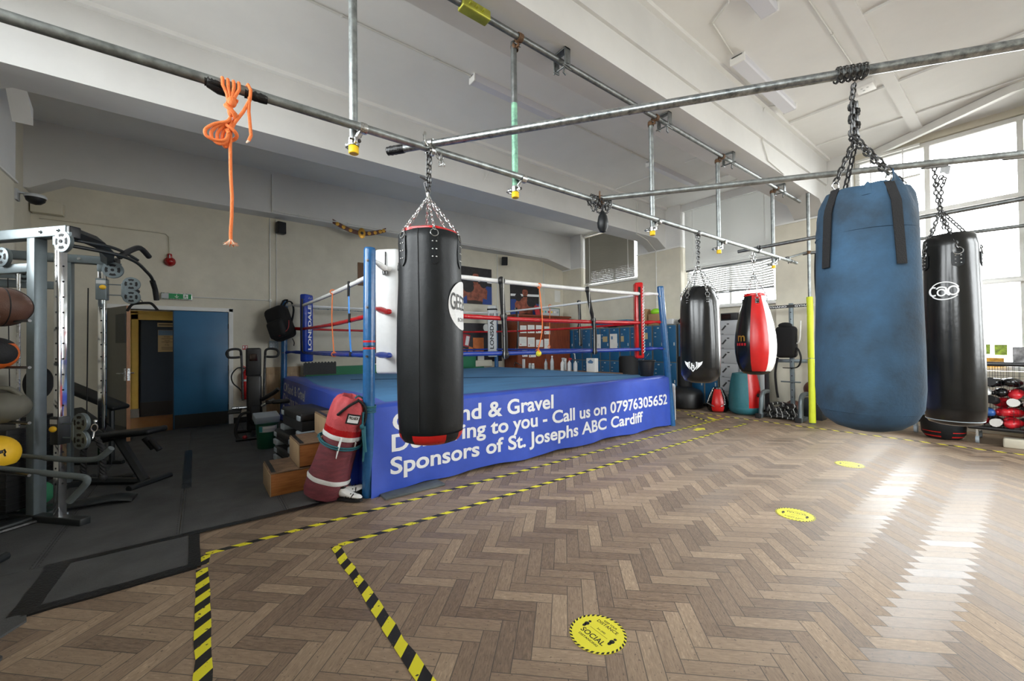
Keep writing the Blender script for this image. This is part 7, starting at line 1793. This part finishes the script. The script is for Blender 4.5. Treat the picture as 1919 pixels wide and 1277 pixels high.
def shoe(label, x, y, rz, z=.0):
    t = thing('training_shoe', label, 'shoe', (x, y, z), rz, 'training shoes by the ring')
    def sec(s):  # width, height along the shoe 0 heel .. 1 toe
        return .034 + .012 * math.sin(PI * min(1, s * 1.05)) , .095 - .055 * min(1, max(0, (s - .25) / .5)) - .012 * max(0, (s - .85) / .15)
    k = MB(); k.slab(lambda u, v: (-.14 + .28 * u, (v - .5) * 2 * (sec(u)[0] * (1 if .03 < u < .97 else .6)), .0), 14, 6, (0, 0, .024)); k.build('sole', 'rubber_black', t)
    vs = []; n = 14; m = 12
    for i in range(m + 1):
        u = i / m; w, h = sec(u); e = 1 if 0 < i < m else .55
        for j in range(n):
            a = 2 * PI * j / n; vs.append((-.138 + .276 * u, w * e * math.cos(a), .024 + h * .5 + (h * .5) * math.sin(a) * e))
    k = MB(); k.add(vs, [(i * n + j, i * n + (j + 1) % n, (i + 1) * n + (j + 1) % n, (i + 1) * n + j) for i in range(m) for j in range(n)] + [tuple(range(n)), tuple(m * n + j for j in range(n))]); k.build('upper', 'leather_white', t)
    k = MB()
    for q in range(3):
        for s in (-1, 1): k.tube([(-.02 + q * .035, s * .040, .032), (.0 + q * .03, s * .038, .052), (.01 + q * .03, s * .022, .075)], .0055, 6)
    k.build('stripes', 'print_black', t)
    k = MB(); k.lathe([(.026, 0), (.030, .012), (.028, .02)], T(-.085, 0, .105) @ Matrix.Diagonal((1.4, 1, 1, 1)), 16, capb=True, capt=True); k.build('collar', 'leather_gloss', t)
    MB().lathe([(.012, 0), (.010, .002)], T(-.10, -.040, .06) @ RX(PI / 2), 12).build('badge', 'sign_red', t)
    return t
shoe('white training shoe with black stripes lying by the foot of the nearest post, front one', 1.15, 4.12, -.95, .012)
s = shoe('white training shoe with black stripes leaning behind its pair against the bag', 1.19, 4.22, -.35, .03); s.rotation_euler = (.35, -.25, -.3)

# ================================================================== CEILING FITTINGS
def batten(label, x0, x1, y, z=ZC, w=.13):
    t = thing('batten_light', label, 'ceiling light', (x0, y, z - .10), group='fluorescent battens')
    L = x1 - x0
    k = MB(); k.prism([(-w * .5, .02), (-w * .42, -.0), (w * .42, .0), (w * .5, .02), (w * .42, .10), (-w * .42, .10)], L - .02, M3((0, 1, 0), (0, 0, 1), (1, 0, 0), (0, 0, 0)), h0=.02); k.build('diffuser', 'diffuser', t)
    MB().box(0, L, -w * .40, w * .40, .075, .105, bev=.004).build('body', 'lamp_white', t)
    for x in (0, L - .025): MB().box(x, x + .025, -w * .52, w * .52, -.004, .10, bev=.006).build('end_cap', 'lamp_white', t)
    return t
batten('long fluorescent light in the middle ceiling bay, nearer one', 2.86, 4.66, 4.52)
batten('long fluorescent light in the middle ceiling bay, farther one', 7.0, 8.85, 4.60)
batten('fluorescent light on the near ceiling above the cross tube', 5.32, 7.12, 2.22, w=.17)
batten('fluorescent light cut by the top edge of the picture', 3.0, 4.85, 1.68, w=.17)
t = thing('smoke_detector', 'square white detector box on the near ceiling behind the chain', 'detector', (7.36, 1.39, 5.03))
MB().box(-.12, .12, -.10, .10, 0, .08, bev=.01).build('case', 'lamp_white', t)
for a, b_ in ((-.04, .03), (.03, .02), (-.03, -.03)): MB().lathe([(.014, 0), (.014, .004)], T(a, b_, -.003), 10).build('indicator', 'label_grey', t)
for x, lb in ((4.02, 'small triangular wire bracket on the far beam, left one'), (5.2, 'small triangular wire bracket on the far beam, right one')):
    t = thing('wire_bracket', lb, 'bracket', (x, 5.95, 4.5), group='wire brackets on the far beam')
    MB().tube([(x, 5.96, 4.72), (x, 5.96, 4.47), (x + .05, 5.72, 4.66)], .006, 6, closed=True).build('frame', 'conduit_white', t, world=True)
